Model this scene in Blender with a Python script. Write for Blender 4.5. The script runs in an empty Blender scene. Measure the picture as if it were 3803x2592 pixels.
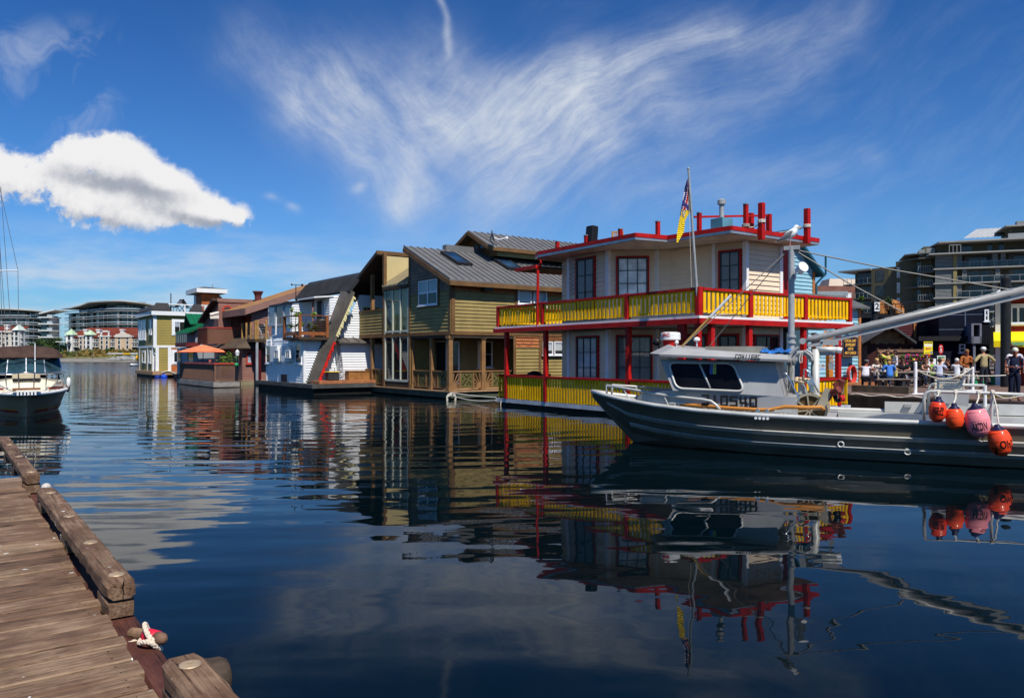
import bpy, bmesh, math, random
from mathutils import Vector, Matrix
random.seed(7)
R = math.radians
scene = bpy.context.scene
col = scene.collection
# ------------------------------------------------------------------ camera
CAMH = 2.1; FPX = 2830.0; CU = 1901.5; HV = 1323.0
cam_d = bpy.data.cameras.new('camera'); cam = bpy.data.objects.new('camera', cam_d); col.objects.link(cam)
cam.location = (0, 0, CAMH); cam.rotation_euler = (R(90), 0, 0)
cam_d.sensor_width = 36.0; cam_d.lens = 36.0*FPX/3803.0
cam_d.shift_y = (HV-1296.0)/3803.0
cam_d.clip_start = 0.1; cam_d.clip_end = 9000
scene.camera = cam
scene.view_settings.view_transform = 'Standard'; scene.view_settings.look = 'None'
scene.view_settings.exposure = 0.15; scene.view_settings.gamma = 1.0
scene.cycles.max_bounces = 8; scene.cycles.transparent_max_bounces = 12
scene.cycles.caustics_reflective = False; scene.cycles.caustics_refractive = False
# ------------------------------------------------------------------ sun
SUN_EL = R(54); SUN_DIR = Vector((0.40*math.cos(SUN_EL), -0.917*math.cos(SUN_EL), math.sin(SUN_EL))).normalized()
sun_d = bpy.data.lights.new('sun', 'SUN'); sun = bpy.data.objects.new('sun', sun_d); col.objects.link(sun)
sun_d.energy = 5.0; sun_d.angle = R(0.53); sun_d.color = (1.0, 0.955, 0.87)
sun.rotation_euler = SUN_DIR.to_track_quat('Z', 'Y').to_euler()
# ------------------------------------------------------------------ node expression helper
class X:
 nt = None
 def __init__(s, sock): s.s = sock
 @staticmethod
 def m(op, *a):
  n = X.nt.nodes.new('ShaderNodeMath'); n.operation = op
  for i, v in enumerate(a):
   if isinstance(v, X): X.nt.links.new(v.s, n.inputs[i])
   else: n.inputs[i].default_value = v
  return X(n.outputs[0])
 def __add__(s, o): return X.m('ADD', s, o)
 __radd__ = __add__
 def __sub__(s, o): return X.m('SUBTRACT', s, o)
 def __rsub__(s, o): return X.m('SUBTRACT', o, s)
 def __mul__(s, o): return X.m('MULTIPLY', s, o)
 __rmul__ = __mul__
 def __truediv__(s, o): return X.m('DIVIDE', s, o)
 def exp(s): return X.m('EXPONENT', s)
 def mx(s, o): return X.m('MAXIMUM', s, o)
 def mn(s, o): return X.m('MINIMUM', s, o)
 def sqrt(s): return X.m('SQRT', s)
 def pw(s, o): return X.m('POWER', s, o)
 def clamp(s): return X.m('MAXIMUM', X.m('MINIMUM', s, 1.0), 0.0)
 def ss(s, a, b, o0=0.0, o1=1.0):
  n = X.nt.nodes.new('ShaderNodeMapRange'); n.interpolation_type = 'SMOOTHSTEP'
  X.nt.links.new(s.s, n.inputs[0])
  for i, v in enumerate((a, b, o0, o1)): n.inputs[i+1].default_value = v
  return X(n.outputs[0])
def vec(x, y, z=0.0):
 n = X.nt.nodes.new('ShaderNodeCombineXYZ')
 for i, v in enumerate((x, y, z)):
  if isinstance(v, X): X.nt.links.new(v.s, n.inputs[i])
  else: n.inputs[i].default_value = v
 return X(n.outputs[0])
def noise(v, scale, detail=4, rough=.55, dist=0.0):
 n = X.nt.nodes.new('ShaderNodeTexNoise'); n.inputs['Scale'].default_value = scale
 n.inputs['Detail'].default_value = detail; n.inputs['Roughness'].default_value = rough
 n.inputs['Distortion'].default_value = dist
 if v is not None: X.nt.links.new(v.s, n.inputs['Vector'])
 return X(n.outputs['Fac'])
def mixc(f, a, b):
 n = X.nt.nodes.new('ShaderNodeMix'); n.data_type = 'RGBA'
 for k, v in ((0, f), (6, a), (7, b)):
  if isinstance(v, X): X.nt.links.new(v.s, n.inputs[k])
  elif k == 0: n.inputs[0].default_value = v
  else: n.inputs[k].default_value = (*v[:3], 1)
 return X(n.outputs[2])
# ------------------------------------------------------------------ sky: Nishita + clouds far away in the dome
def build_world():
 w = bpy.data.worlds.new('World'); scene.world = w; w.use_nodes = True
 nt = w.node_tree; nt.nodes.clear(); X.nt = nt
 sky = nt.nodes.new('ShaderNodeTexSky'); sky.sky_type = 'NISHITA'; sky.sun_disc = False
 sky.sun_elevation = SUN_EL; sky.sun_rotation = math.atan2(SUN_DIR.x, SUN_DIR.y)
 sky.altitude = 0; sky.air_density = 1.0; sky.dust_density = 0.35; sky.ozone_density = 3.0
 g = nt.nodes.new('ShaderNodeGamma'); g.inputs[1].default_value = SKY_GAMMA
 nt.links.new(sky.outputs[0], g.inputs[0])
 tint = nt.nodes.new('ShaderNodeMix'); tint.data_type = 'RGBA'; tint.blend_type = 'MULTIPLY'; tint.inputs[0].default_value = 1
 nt.links.new(g.outputs[0], tint.inputs[6]); tint.inputs[7].default_value = (*SKY_TINT, 1)
 skyc = X(tint.outputs[2])
 tc = nt.nodes.new('ShaderNodeTexCoord'); sp = nt.nodes.new('ShaderNodeSeparateXYZ')
 nt.links.new(tc.outputs['Generated'], sp.inputs[0])
 dx, dy, dz = (X(sp.outputs[i]) for i in range(3))
 front = dy.ss(0.02, 0.2)
 yy = dy.mx(0.05)
 px = dx/yy; pz = dz/yy                      # tangent-plane coordinates of the direction
 def q(u, v): return ((u-1162)/1729.0, (809-v)/1729.0)
 # --- cirrus: soft strokes x streaky noise
 wob = noise(vec(px, pz, 3.3), 3.0, 3) - 0.5
 wob2 = noise(vec(px, pz, 9.1), 3.4, 3) - 0.5
 ax = px + wob*0.17; az = pz + wob2*0.15
 strokes = [  # u0,v0,u1,v1,width,strength
  (560,120,780,250,60,.5),(690,250,900,410,66,.95),(790,180,960,260,88,.95),(880,440,910,320,34,.75),
  (960,230,1150,300,74,.9),(1150,290,1360,190,70,.72),(1360,190,1640,60,52,.72),(1640,70,1950,30,50,.35),(1050,170,1250,230,60,.45),(1250,250,1450,230,80,.45),
  (1008,-5,1034,110,7,.8),(1000,120,960,220,56,.40),(1110,400,1330,330,92,.85),(1330,330,1500,220,60,.55),
  (1500,350,1800,120,60,.26),(1400,470,1950,330,46,.20)]
 cov = None
 for (u0,v0,u1,v1,wd,st) in strokes:
  a = q(u0,v0); b = q(u1,v1); wdt = wd*1.12/1729.0
  ex, ez = b[0]-a[0], b[1]-a[1]; L2 = ex*ex+ez*ez
  rx = ax-a[0]; rz = az-a[1]
  t = ((rx*ex+rz*ez)/L2).clamp()
  ddx = rx-t*ex; ddz = rz-t*ez
  gsn = ((ddx*ddx+ddz*ddz)*(-1.0/(wdt*wdt))).exp()*st
  cov = gsn if cov is None else (cov+gsn-cov*gsn*0.65)
 c1 = px*0.86+pz*0.50+wob*.12; s1 = pz*0.86-px*0.50+wob2*.16      # rising to the right
 c2 = px*0.62-pz*0.78+wob2*.12; s2 = pz*0.62+px*0.78+wob*.18      # falling to the right, for the left wing
 f1 = noise(vec(c1*4.0, s1*20.0, 5.0), 1.6, 7, .68)
 f2 = noise(vec(c2*4.5, s2*15.0, 1.0), 1.6, 6, .68)
 cl = noise(vec(px, pz, 2.0), 8.0, 7, .64)
 side = px.ss(-0.22, 0.06)
 fib = f1*side+f2*(1.0-side)
 streak = (fib*0.60+cl*0.48).ss(0.32, 0.80)
 cir = (cov*(streak*0.98+0.20))*0.76
 veil = (f1*.6+cl*.4).ss(.40,.80)*0.12
 vm = px.ss(-0.40, 0.3)*pz.ss(0.03, 0.14)*pz.ss(0.60, 0.32)
 low = noise(vec(px*3.2, pz*14.0, 4.0), 1.5, 5, .6).ss(0.36, 0.72)
 lowm = pz.ss(0.20, 0.10)*px.ss(0.1, -0.42)*0.72
 wis = noise(vec(px*7.0+wob*3, pz*13.0+wob2*5, 8.0), 1.0, 5, .62).ss(0.47, 0.72)
 wism = px.ss(-0.48, -0.58)*pz.ss(0.24,0.32)*pz.ss(0.46, 0.40)*0.38
 small = [(610,468,17),(652,482,16),(775,420,14)]
 sm = None
 for (u,v,r) in small:
  c = q(u,v); rr = r/1729.0
  f = ((((ax-c[0])*(ax-c[0]))+((az-c[1])*(az-c[1])*2.5))*(-1.0/(rr*rr))).exp()
  sm = f if sm is None else sm+f
 thin = (cir + veil*vm + low*lowm + wis*wism + sm*cl.ss(.35,.7)*.5).clamp()
 skyh = mixc((pz.mx(0.0)*(-7.5)).exp()*0.80, skyc, HORIZON)
 outc = mixc(thin, skyh, CIRRUS)
 # --- cumulus: merged puffs with ragged edge, lit from upper right
 blobs = [(10,392,60),(80,408,56),(152,360,46),(205,345,46),(258,332,42),(300,345,42),(345,390,44),(400,420,40),
    (205,425,80),(290,432,84),(380,450,62),(450,468,48),(505,482,42),(545,490,32),(265,484,50),(350,490,46),(440,492,42),(170,462,44),(-60,380,85)]
 def dens(ox, oz, d1, d2):
  e1 = noise(vec(px+ox, pz+oz, 0.0), 34.0, d1, .60)
  e2 = noise(vec(px+ox, pz+oz, 5.0), 110.0, d2, .6)
  sx = px+ox+(e1-.5)*.030; sz = pz+oz+(e2-.5)*.016
  d = None
  for (u,v,r) in blobs:
   c = q(u,v); rr = r/1729.0
   ddx = sx-c[0]; ddz = (sz-c[1])*1.22
   f = ((ddx*ddx+ddz*ddz)*(-1.0/(rr*rr))).exp()
   d = f if d is None else d+f
  return d+((e1-.5)*2.7+(e2-.5)*.9)*d.ss(.05,.5)
 d0 = dens(0.0, 0.0, 6, 4); dl = dens(0.008, 0.026, 4, 2)
 cum = d0.ss(0.24, 1.10)*(pz+wob*.04+(cl-.5)*.05).ss(0.150, 0.176)
 lit = (d0-dl)*0.15+0.79+(cl-.5)*.35
 def base(u, v, w, h):
  c = q(u,v); a_ = (px-c[0]+wob*.05)/(w/1729.0); b_ = (pz-c[1]+(cl-.5)*.022+(px-c[0])*.20)/(h/1729.0)
  return ((a_*a_+b_*b_)*(-1.0)).exp()
 lit = (lit-base(290,428,170,24)*.55-base(480,508,120,15)*.5-base(260,512,160,14)*.25-base(60,440,120,24)*.18).clamp()
 cc = mixc(lit.ss(0.20, 0.86), CUM_DARK, CUM_LIGHT)
 outcum = mixc(cum, outc, cc)
 def bgn(c):
  bg = nt.nodes.new('ShaderNodeBackground'); bg.inputs[1].default_value = SKY_STRENGTH; nt.links.new(c.s, bg.inputs[0]); return bg
 def gate(f, a, b):
  mx = nt.nodes.new('ShaderNodeMixShader'); nt.links.new(f.s, mx.inputs[0]); nt.links.new(a.outputs[0], mx.inputs[1]); nt.links.new(b.outputs[0], mx.inputs[2]); return mx
 incum = X.m('LESS_THAN', px, -0.30)*X.m('LESS_THAN', pz, 0.36)*X.m('GREATER_THAN', pz, 0.12)*X.m('GREATER_THAN', dy, .3)
 infront = X.m('GREATER_THAN', dy, 0.3)
 top = gate(infront, bgn(mixc((dz.mx(0.0)*(-6.5)).exp()*0.80, skyc, HORIZON)), gate(incum, bgn(outc), bgn(outcum)))
 out = nt.nodes.new('ShaderNodeOutputWorld'); nt.links.new(top.outputs[0], out.inputs[0])
SKY_STRENGTH = 0.06; SKY_GAMMA = 1.35; SKY_TINT = (0.23, 0.61, 0.95)
HORIZON = (5.2,7.7,10.2); CIRRUS = (9.6, 10.4, 11.6); CUM_LIGHT = (13.2, 13.1, 13.2); CUM_DARK = (5.4, 5.9, 7.0)
build_world()
# ------------------------------------------------------------------ materials
MATS = {}
def mat(name, c=(.5,.5,.5), rough=.6, var=.18, scale=2.0, metal=0.0, bump=0.0, bscale=30.0, spec=.18, stretch=(1,1,1), dirt=0.0, dirtc=(.05,.045,.04), coat=0.0):
 if name in MATS: return MATS[name]
 m = bpy.data.materials.new(name); m.use_nodes = True; nt = m.node_tree; X.nt = nt
 b = nt.nodes['Principled BSDF']
 tc = nt.nodes.new('ShaderNodeTexCoord'); mp = nt.nodes.new('ShaderNodeMapping'); mp.inputs['Scale'].default_value = stretch
 nt.links.new(tc.outputs['Object'], mp.inputs[0]); v = X(mp.outputs[0])
 n1 = noise(v, scale, 6, .62)
 lo = tuple(max(0, k*(1-var)) for k in c); hi = tuple(min(1, k*(1+var)) for k in c)
 cc = mixc(n1.ss(.3, .7), lo, hi)
 if dirt > 0:
  n3 = noise(v, scale*.45+.2, 7, .68)
  cc = mixc(n3.ss(.52, .78)*dirt, cc, dirtc)
 nt.links.new(cc.s, b.inputs['Base Color'])
 b.inputs['Metallic'].default_value = metal
 b.inputs['Specular IOR Level'].default_value = spec
 if coat: b.inputs['Coat Weight'].default_value = coat; b.inputs['Coat Roughness'].default_value = .08
 rr = (noise(v, scale*2.3, 3)-.5)*.25+rough
 nt.links.new(rr.s, b.inputs['Roughness'])
 if bump:
  bn = nt.nodes.new('ShaderNodeBump'); bn.inputs['Strength'].default_value = 1; bn.inputs['Distance'].default_value = bump
  nt.links.new(noise(v, bscale, 5).s, bn.inputs['Height']); nt.links.new(bn.outputs[0], b.inputs['Normal'])
 MATS[name] = m; return m
def glass_mat(name, tint=(.92,.94,.94)):
 if name in MATS: return MATS[name]
 m = bpy.data.materials.new(name); m.use_nodes = True; nt = m.node_tree; nt.nodes.clear(); X.nt = nt
 o = nt.nodes.new('ShaderNodeOutputMaterial'); t = nt.nodes.new('ShaderNodeBsdfTransparent'); t.inputs[0].default_value = (*tint, 1)
 g = nt.nodes.new('ShaderNodeBsdfGlossy'); g.inputs['Roughness'].default_value = .015
 ge = nt.nodes.new('ShaderNodeNewGeometry'); dp = nt.nodes.new('ShaderNodeVectorMath'); dp.operation = 'DOT_PRODUCT'
 nt.links.new(ge.outputs['Normal'], dp.inputs[0]); nt.links.new(ge.outputs['Incoming'], dp.inputs[1])
 f2 = ((1.0-X.m('ABSOLUTE', X(dp.outputs['Value']))).pw(5.0)*.94+.05).clamp()
 mx = nt.nodes.new('ShaderNodeMixShader'); nt.links.new(f2.s, mx.inputs[0]); nt.links.new(t.outputs[0], mx.inputs[1]); nt.links.new(g.outputs[0], mx.inputs[2])
 nt.links.new(mx.outputs[0], o.inputs[0]); MATS[name] = m; return m
def dark_glass(name, c=(.012,.015,.018), rough=.03, spec=.5):
 if name in MATS: return MATS[name]
 m = bpy.data.materials.new(name); m.use_nodes = True; nt = m.node_tree; X.nt = nt; b = nt.nodes['Principled BSDF']
 tc = nt.nodes.new('ShaderNodeTexCoord'); v = X(tc.outputs['Object'])
 nt.links.new(mixc(noise(v, 1.1, 3).ss(.35,.7), tuple(k*.5 for k in c), tuple(k*1.6 for k in c)).s, b.inputs['Base Color'])
 b.inputs['Roughness'].default_value = rough; b.inputs['Specular IOR Level'].default_value = spec
 MATS[name] = m; return m
# ------------------------------------------------------------------ scene graph helpers
def tag(o, label=None, cat=None, group=None, kind=None):
 if label: o['label'] = label
 if cat: o['category'] = cat
 if group: o['group'] = group
 if kind: o['kind'] = kind
 return o
def thing(name, label, cat, loc=(0,0,0), rz=0.0, group=None):
 o = bpy.data.objects.new(name, None); col.objects.link(o)
 o.location = loc; o.rotation_euler = (0,0,rz); o.empty_display_size = .3
 return tag(o, label, cat, group)
def kids(o): return [c for c in bpy.data.objects if c.parent == o]
def copy_tree(o, parent=None, child_map=None):
 if child_map is None:
  child_map = {}
  for c in bpy.data.objects:
   if c.parent: child_map.setdefault(c.parent.name, []).append(c)
 c = o.copy(); col.objects.link(c); c.parent = parent
 for ch in child_map.get(o.name, []): copy_tree(ch, c, child_map)
 return c
class MB:
 def __init__(s): s.v = []; s.f = []; s.mi = []; s.cur = 0
 def poly(s, pts, flip=False):
  n = len(s.v); s.v += [tuple(p) for p in pts]
  idx = list(range(n, n+len(pts)));
  s.f.append(idx[::-1] if flip else idx); s.mi.append(s.cur)
 def hexa(s, b, t):
  n = len(s.v); s.v += [tuple(p) for p in b]+[tuple(p) for p in t]
  for q in ((3,2,1,0),(4,5,6,7),(0,1,5,4),(1,2,6,5),(2,3,7,6),(3,0,4,7)):
   s.f.append([n+i for i in q]); s.mi.append(s.cur)
 def box(s, x0,x1,y0,y1,z0,z1):
  s.hexa([(x0,y0,z0),(x1,y0,z0),(x1,y1,z0),(x0,y1,z0)], [(x0,y0,z1),(x1,y0,z1),(x1,y1,z1),(x0,y1,z1)])
 def cbox(s, c, sx,sy,sz): s.box(c[0]-sx/2,c[0]+sx/2,c[1]-sy/2,c[1]+sy/2,c[2]-sz/2,c[2]+sz/2)
 def bar(s, p0, p1, w, h, up=(0,0,1)):
  p0 = Vector(p0); p1 = Vector(p1); d = (p1-p0).normalized(); u = Vector(up)
  if abs(d.dot(u)) > .98: u = Vector((1,0,0))
  a = d.cross(u).normalized()*(w/2); b = a.cross(d).normalized()*(h/2)
  q = [-a-b, a-b, a+b, -a+b]
  s.hexa([p0+k for k in q], [p1+k for k in q])
 def tube(s, pts, r, n=8, caps=True, closed=False):
  pts = [Vector(p) for p in pts]; m = len(pts); rs = r if isinstance(r, (list,tuple)) else [r]*m
  base = len(s.v); prev = None
  for i, p in enumerate(pts):
   if closed: d = pts[(i+1)%m]-pts[i-1]
   else: d = pts[min(i+1,m-1)]-pts[max(i-1,0)]
   d.normalize()
   if prev is None:
    u = Vector((0,0,1)) if abs(d.z) < .9 else Vector((1,0,0))
    a = d.cross(u).normalized()
   else:
    a = (prev-d*prev.dot(d))
    a = a.normalized() if a.length > 1e-6 else d.cross(Vector((0,0,1))).normalized()
   prev = a; b = d.cross(a)
   for k in range(n):
    t = 2*math.pi*k/n; s.v.append(tuple(p+(a*math.cos(t)+b*math.sin(t))*rs[i]))
  for i in range(m if closed else m-1):
   for k in range(n):
    i2 = (i+1)%m
    s.f.append([base+i*n+k, base+i*n+(k+1)%n, base+i2*n+(k+1)%n, base+i2*n+k]); s.mi.append(s.cur)
  if caps and not closed:
   s.f.append([base+k for k in range(n)][::-1]); s.mi.append(s.cur)
   s.f.append([base+(m-1)*n+k for k in range(n)]); s.mi.append(s.cur)
 def lathe(s, prof, c=(0,0,0), n=16, axis=None):
  base = len(s.v); m = len(prof)
  A = Vector(axis).normalized() if axis else Vector((0,0,1))
  u = A.orthogonal().normalized(); w = A.cross(u); c = Vector(c)
  for (r,z) in prof:
   for k in range(n):
    t = 2*math.pi*k/n; s.v.append(tuple(c+u*(r*math.cos(t))+w*(r*math.sin(t))+A*z))
  for i in range(m-1):
   for k in range(n):
    s.f.append([base+i*n+k, base+i*n+(k+1)%n, base+(i+1)*n+(k+1)%n, base+(i+1)*n+k]); s.mi.append(s.cur)
  s.f.append([base+k for k in range(n)][::-1]); s.mi.append(s.cur)
  s.f.append([base+(m-1)*n+k for k in range(n)]); s.mi.append(s.cur)
 def ball(s, c, r, nu=12, nv=8):
  rx,ry,rz = r if isinstance(r,(tuple,list)) else (r,r,r)
  base = len(s.v)
  for j in range(1,nv):
   ph = math.pi*j/nv
   for i in range(nu):
    t = 2*math.pi*i/nu; s.v.append((c[0]+rx*math.sin(ph)*math.cos(t), c[1]+ry*math.sin(ph)*math.sin(t), c[2]+rz*math.cos(ph)))
  s.v.append((c[0],c[1],c[2]+rz)); s.v.append((c[0],c[1],c[2]-rz)); T = len(s.v)-2
  for j in range(nv-2):
   for i in range(nu):
    s.f.append([base+j*nu+i, base+(j+1)*nu+i, base+(j+1)*nu+(i+1)%nu, base+j*nu+(i+1)%nu]); s.mi.append(s.cur)
  for i in range(nu):
   s.f.append([T, base+i, base+(i+1)%nu]); s.mi.append(s.cur)
   q = base+(nv-2)*nu; s.f.append([T+1, q+(i+1)%nu, q+i]); s.mi.append(s.cur)
 def prism(s, poly, z0, z1):
  n = len(s.v); m = len(poly)
  z0f = z0 if callable(z0) else (lambda p: z0); z1f = z1 if callable(z1) else (lambda p: z1)
  s.v += [(p[0],p[1],z0f(p)) for p in poly]+[(p[0],p[1],z1f(p)) for p in poly]
  s.f.append([n+i for i in range(m)][::-1]); s.mi.append(s.cur)
  s.f.append([n+m+i for i in range(m)]); s.mi.append(s.cur)
  for i in range(m):
   s.f.append([n+i, n+(i+1)%m, n+m+(i+1)%m, n+m+i]); s.mi.append(s.cur)
 def slab(s, pts, dv):
  dv = Vector(dv); n = len(s.v); m = len(pts); P = [Vector(p) for p in pts]
  s.v += [tuple(p) for p in P]+[tuple(p+dv) for p in P]
  s.f.append([n+i for i in range(m)][::-1]); s.mi.append(s.cur)
  s.f.append([n+m+i for i in range(m)]); s.mi.append(s.cur)
  for i in range(m):
   s.f.append([n+i, n+(i+1)%m, n+m+(i+1)%m, n+m+i]); s.mi.append(s.cur)
 def build(s, name, m, parent=None, smooth=False, bevel=0.0, loc=None):
  me = bpy.data.meshes.new(name); me.from_pydata(s.v, [], s.f)
  ms = m if isinstance(m, (list,tuple)) else [m]
  for k in ms: me.materials.append(k)
  for i, p in enumerate(me.polygons):
   p.material_index = min(s.mi[i], len(ms)-1); p.use_smooth = smooth
  bm = bmesh.new(); bm.from_mesh(me); bmesh.ops.recalc_face_normals(bm, faces=bm.faces); bm.to_mesh(me); bm.free()
  me.update()
  o = bpy.data.objects.new(name, me); col.objects.link(o); o.parent = parent
  if loc: o.location = loc
  if bevel:
   b = o.modifiers.new('bevel', 'BEVEL'); b.width = bevel; b.segments = 2; b.limit_method = 'ANGLE'
  return o
def P_Y(u, v, Y): return Vector(((u-CU)/FPX*Y, Y, CAMH+(HV-v)/FPX*Y))
def P_Z(u, v, z): return P_Y(u, v, (z-CAMH)*FPX/(HV-v))
class Frame:
 def __init__(s, o, ex):
  s.o = Vector((o[0],o[1])); l = math.hypot(*ex); s.ex = Vector((ex[0]/l, ex[1]/l)); s.ey = Vector((-s.ex.y, s.ex.x))
  s.rz = math.atan2(s.ex.y, s.ex.x)
 def loc(s, p):
  d = Vector((p[0],p[1]))-s.o; return Vector((d.dot(s.ex), d.dot(s.ey), p[2] if len(p) > 2 else 0))
 def world(s, p):
  q = s.o+s.ex*p[0]+s.ey*p[1]; return Vector((q.x,q.y,p[2] if len(p)>2 else 0))
 def pz(s, u, v, z): return s.loc(P_Z(u,v,z))
 def hit(s, u, v, p, q):
  A = s.world((p[0],p[1],0)); B = s.world((q[0],q[1],0)); nx, ny = B.y-A.y, -(B.x-A.x)
  rx = (u-CU)/FPX
  Y = (A.x*nx+A.y*ny)/(rx*nx+ny)
  return s.loc(P_Y(u,v,Y))
class Wall:
 def __init__(s, fr, p, q):
  s.fr = fr; s.p = Vector((p[0],p[1])); s.q = Vector((q[0],q[1])); e = s.q-s.p; s.L = e.length; s.e = e/s.L; s.n = Vector((s.e.y,-s.e.x))
 def p3(s, a, z, d=0.0):
  r = s.p+s.e*a+s.n*d; return (r.x, r.y, z)
 def px(s, u, v):
  h = s.fr.hit(u, v, s.p, s.q); return ((Vector((h.x,h.y))-s.p).dot(s.e), h.z)
 def box(s, mb, a0,a1,z0,z1,d0,d1):
  mb.hexa([s.p3(a0,z0,d1),s.p3(a1,z0,d1),s.p3(a1,z0,d0),s.p3(a0,z0,d0)], [s.p3(a0,z1,d1),s.p3(a1,z1,d1),s.p3(a1,z1,d0),s.p3(a0,z1,d0)])
 def quad(s, mb, a0,a1,z0,z1,d): mb.poly([s.p3(a0,z0,d),s.p3(a1,z0,d),s.p3(a1,z1,d),s.p3(a0,z1,d)])
 def bar(s, mb, a0,z0,a1,z1,w,d0,d1):
  e = Vector((a1-a0,z1-z0)).normalized(); n = Vector((-e.y,e.x))*(w/2)
  c = [(a0-n.x,z0-n.y),(a1-n.x,z1-n.y),(a1+n.x,z1+n.y),(a0+n.x,z0+n.y)]
  mb.hexa([s.p3(x,z,d0) for x,z in c],[s.p3(x,z,d1) for x,z in c])
def clip_span(poly, z):
 xs = []
 m = len(poly)
 for i in range(m):
  (a0,z0),(a1,z1) = poly[i], poly[(i+1)%m]
  if abs(z1-z0) < 1e-9: continue
  if min(z0,z1)-1e-9 <= z <= max(z0,z1)+1e-9: xs.append(a0+(a1-a0)*(z-z0)/(z1-z0))
 return (min(xs), max(xs)) if len(xs) >= 2 else None
def siding(mb, W, poly, pitch=.16, lap=.022, d=0.0):
 lap *= 1.7
 z0 = min(p[1] for p in poly); z1 = max(p[1] for p in poly); z = z0
 while z < z1-1e-4:
  t = min(z+pitch, z1); b = clip_span(poly, z+1e-5); tt = clip_span(poly, t-1e-5)
  if b and tt:
   mb.poly([W.p3(b[0],z,d+lap),W.p3(b[1],z,d+lap),W.p3(tt[1],t,d),W.p3(tt[0],t,d)])
   mb.poly([W.p3(b[0],z,d),W.p3(b[1],z,d),W.p3(b[1],z,d+lap),W.p3(b[0],z,d+lap)])
   mb.poly([W.p3(b[0],z,d),W.p3(b[0],z,d+lap),W.p3(tt[0],t,d)]); mb.poly([W.p3(b[1],z,d),W.p3(tt[1],t,d),W.p3(b[1],z,d+lap)])
  z = t
 mb.poly([W.p3(a,zz,d-.03) for a,zz in poly])
def rect(a0,a1,z0,z1): return [(a0,z0),(a1,z0),(a1,z1),(a0,z1)]
def window(W, parent, a0,a1,z0,z1, frame, pane, nx=1, ny=1, fw=.07, mw=.03, proud=.105, curtain=None, blind=None, sill=True, name='window', trim=None, tw=.1, backing=True):
 mb = MB()
 if a1 < a0: a0,a1 = a1,a0
 if z1 < z0: z0,z1 = z1,z0
 if trim:
  t = MB()
  W.box(t,a0-tw,a1+tw,z1,z1+tw,0,proud-.012); W.box(t,a0-tw,a1+tw,z0-tw,z0,0,proud-.012)
  W.box(t,a0-tw,a0,z0,z1,0,proud-.012); W.box(t,a1,a1+tw,z0,z1,0,proud-.012)
 W.box(mb,a0,a1,z1-fw,z1,.0,proud); W.box(mb,a0,a1,z0,z0+fw,0,proud)
 W.box(mb,a0,a0+fw,z0+fw,z1-fw,0,proud); W.box(mb,a1-fw,a1,z0+fw,z1-fw,0,proud)
 for i in range(1,nx):
  a = a0+(a1-a0)*i/nx; W.box(mb,a-mw/2,a+mw/2,z0+fw,z1-fw,.072,proud-.006)
 for j in range(1,ny):
  z = z0+(z1-z0)*j/ny; W.box(mb,a0+fw,a1-fw,z-mw/2,z+mw/2,.072,proud-.009)
 if sill: W.box(mb,a0-.06,a1+.06,z0-.06,z0-.004,0,proud+.05)
 f = mb.build(name, frame, parent)
 if trim: t.build('window_trim', trim, f)
 p = MB(); W.quad(p,a0+fw,a1-fw,z0+fw,z1-fw,.070); p.build('pane', pane, f)
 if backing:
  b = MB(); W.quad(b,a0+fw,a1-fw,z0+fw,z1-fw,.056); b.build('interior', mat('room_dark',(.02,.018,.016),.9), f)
 if curtain:
  c = MB(); n = 18
  for (s0,s1,t0,t1) in curtain[1]:
   for i in range(n):
    x0 = a0+fw+(a1-a0-2*fw)*(s0+(s1-s0)*i/n); x1 = a0+fw+(a1-a0-2*fw)*(s0+(s1-s0)*(i+1)/n)
    za = z0+fw+(z1-z0-2*fw)*t0; zb = z0+fw+(z1-z0-2*fw)*t1
    d0 = .060+.004*(i%2); d1 = .060+.004*((i+1)%2)
    c.poly([W.p3(x0,za,d0),W.p3(x1,za,d1),W.p3(x1,zb,d1),W.p3(x0,zb,d0)])
  c.build('curtain', curtain[0], f)
 if blind:
  c = MB(); zt = z1-fw; zb = z0+fw+(z1-z0-2*fw)*blind[1]; z = zb
  while z < zt-.01:
   c.poly([W.p3(a0+fw+.01,z,.066),W.p3(a1-fw-.01,z,.066),W.p3(a1-fw-.01,min(z+.038,zt),.060),W.p3(a0+fw+.01,min(z+.038,zt),.060)]); z += .05
  c.build('blind', blind[0], f)
 return f
def win_px(W, parent, u0,v0,u1,v1, frame, pane, **k):
 a0,z1 = W.px(u0,v0); a1,z0 = W.px(u1,v1)
 return window(W, parent, a0,a1,z0,z1, frame, pane, **k)
def text_mesh(txt, size, W=None, a=0, z=0, d=.0, parent=None, m=None, name='lettering', width=None, depth=.004, align='CENTER', bold=0.0, squash=1.0):
 cu = bpy.data.curves.new('lettering', 'FONT'); cu.body = txt; cu.size = size; cu.align_x = align; cu.align_y = 'CENTER'; cu.extrude = depth; cu.offset = bold
 t = bpy.data.objects.new('lettering', cu); col.objects.link(t)
 dg = bpy.context.evaluated_depsgraph_get(); dg.update()
 me = bpy.data.meshes.new_from_object(t.evaluated_get(dg)); bpy.data.objects.remove(t)
 xs = [v.co.x for v in me.vertices] or [0]
 sc = squash if not width else width/max(1e-4, max(xs)-min(xs))
 for v in me.vertices:
  x, y, zz = v.co.x*sc, v.co.y, v.co.z
  v.co = Vector(W.p3(a+x, z+y, d+zz)) if W else Vector((a+x, -d-zz, z+y))
 me.materials.clear(); me.materials.append(m)
 o = bpy.data.objects.new(name, me); col.objects.link(o); o.parent = parent
 return o
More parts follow.
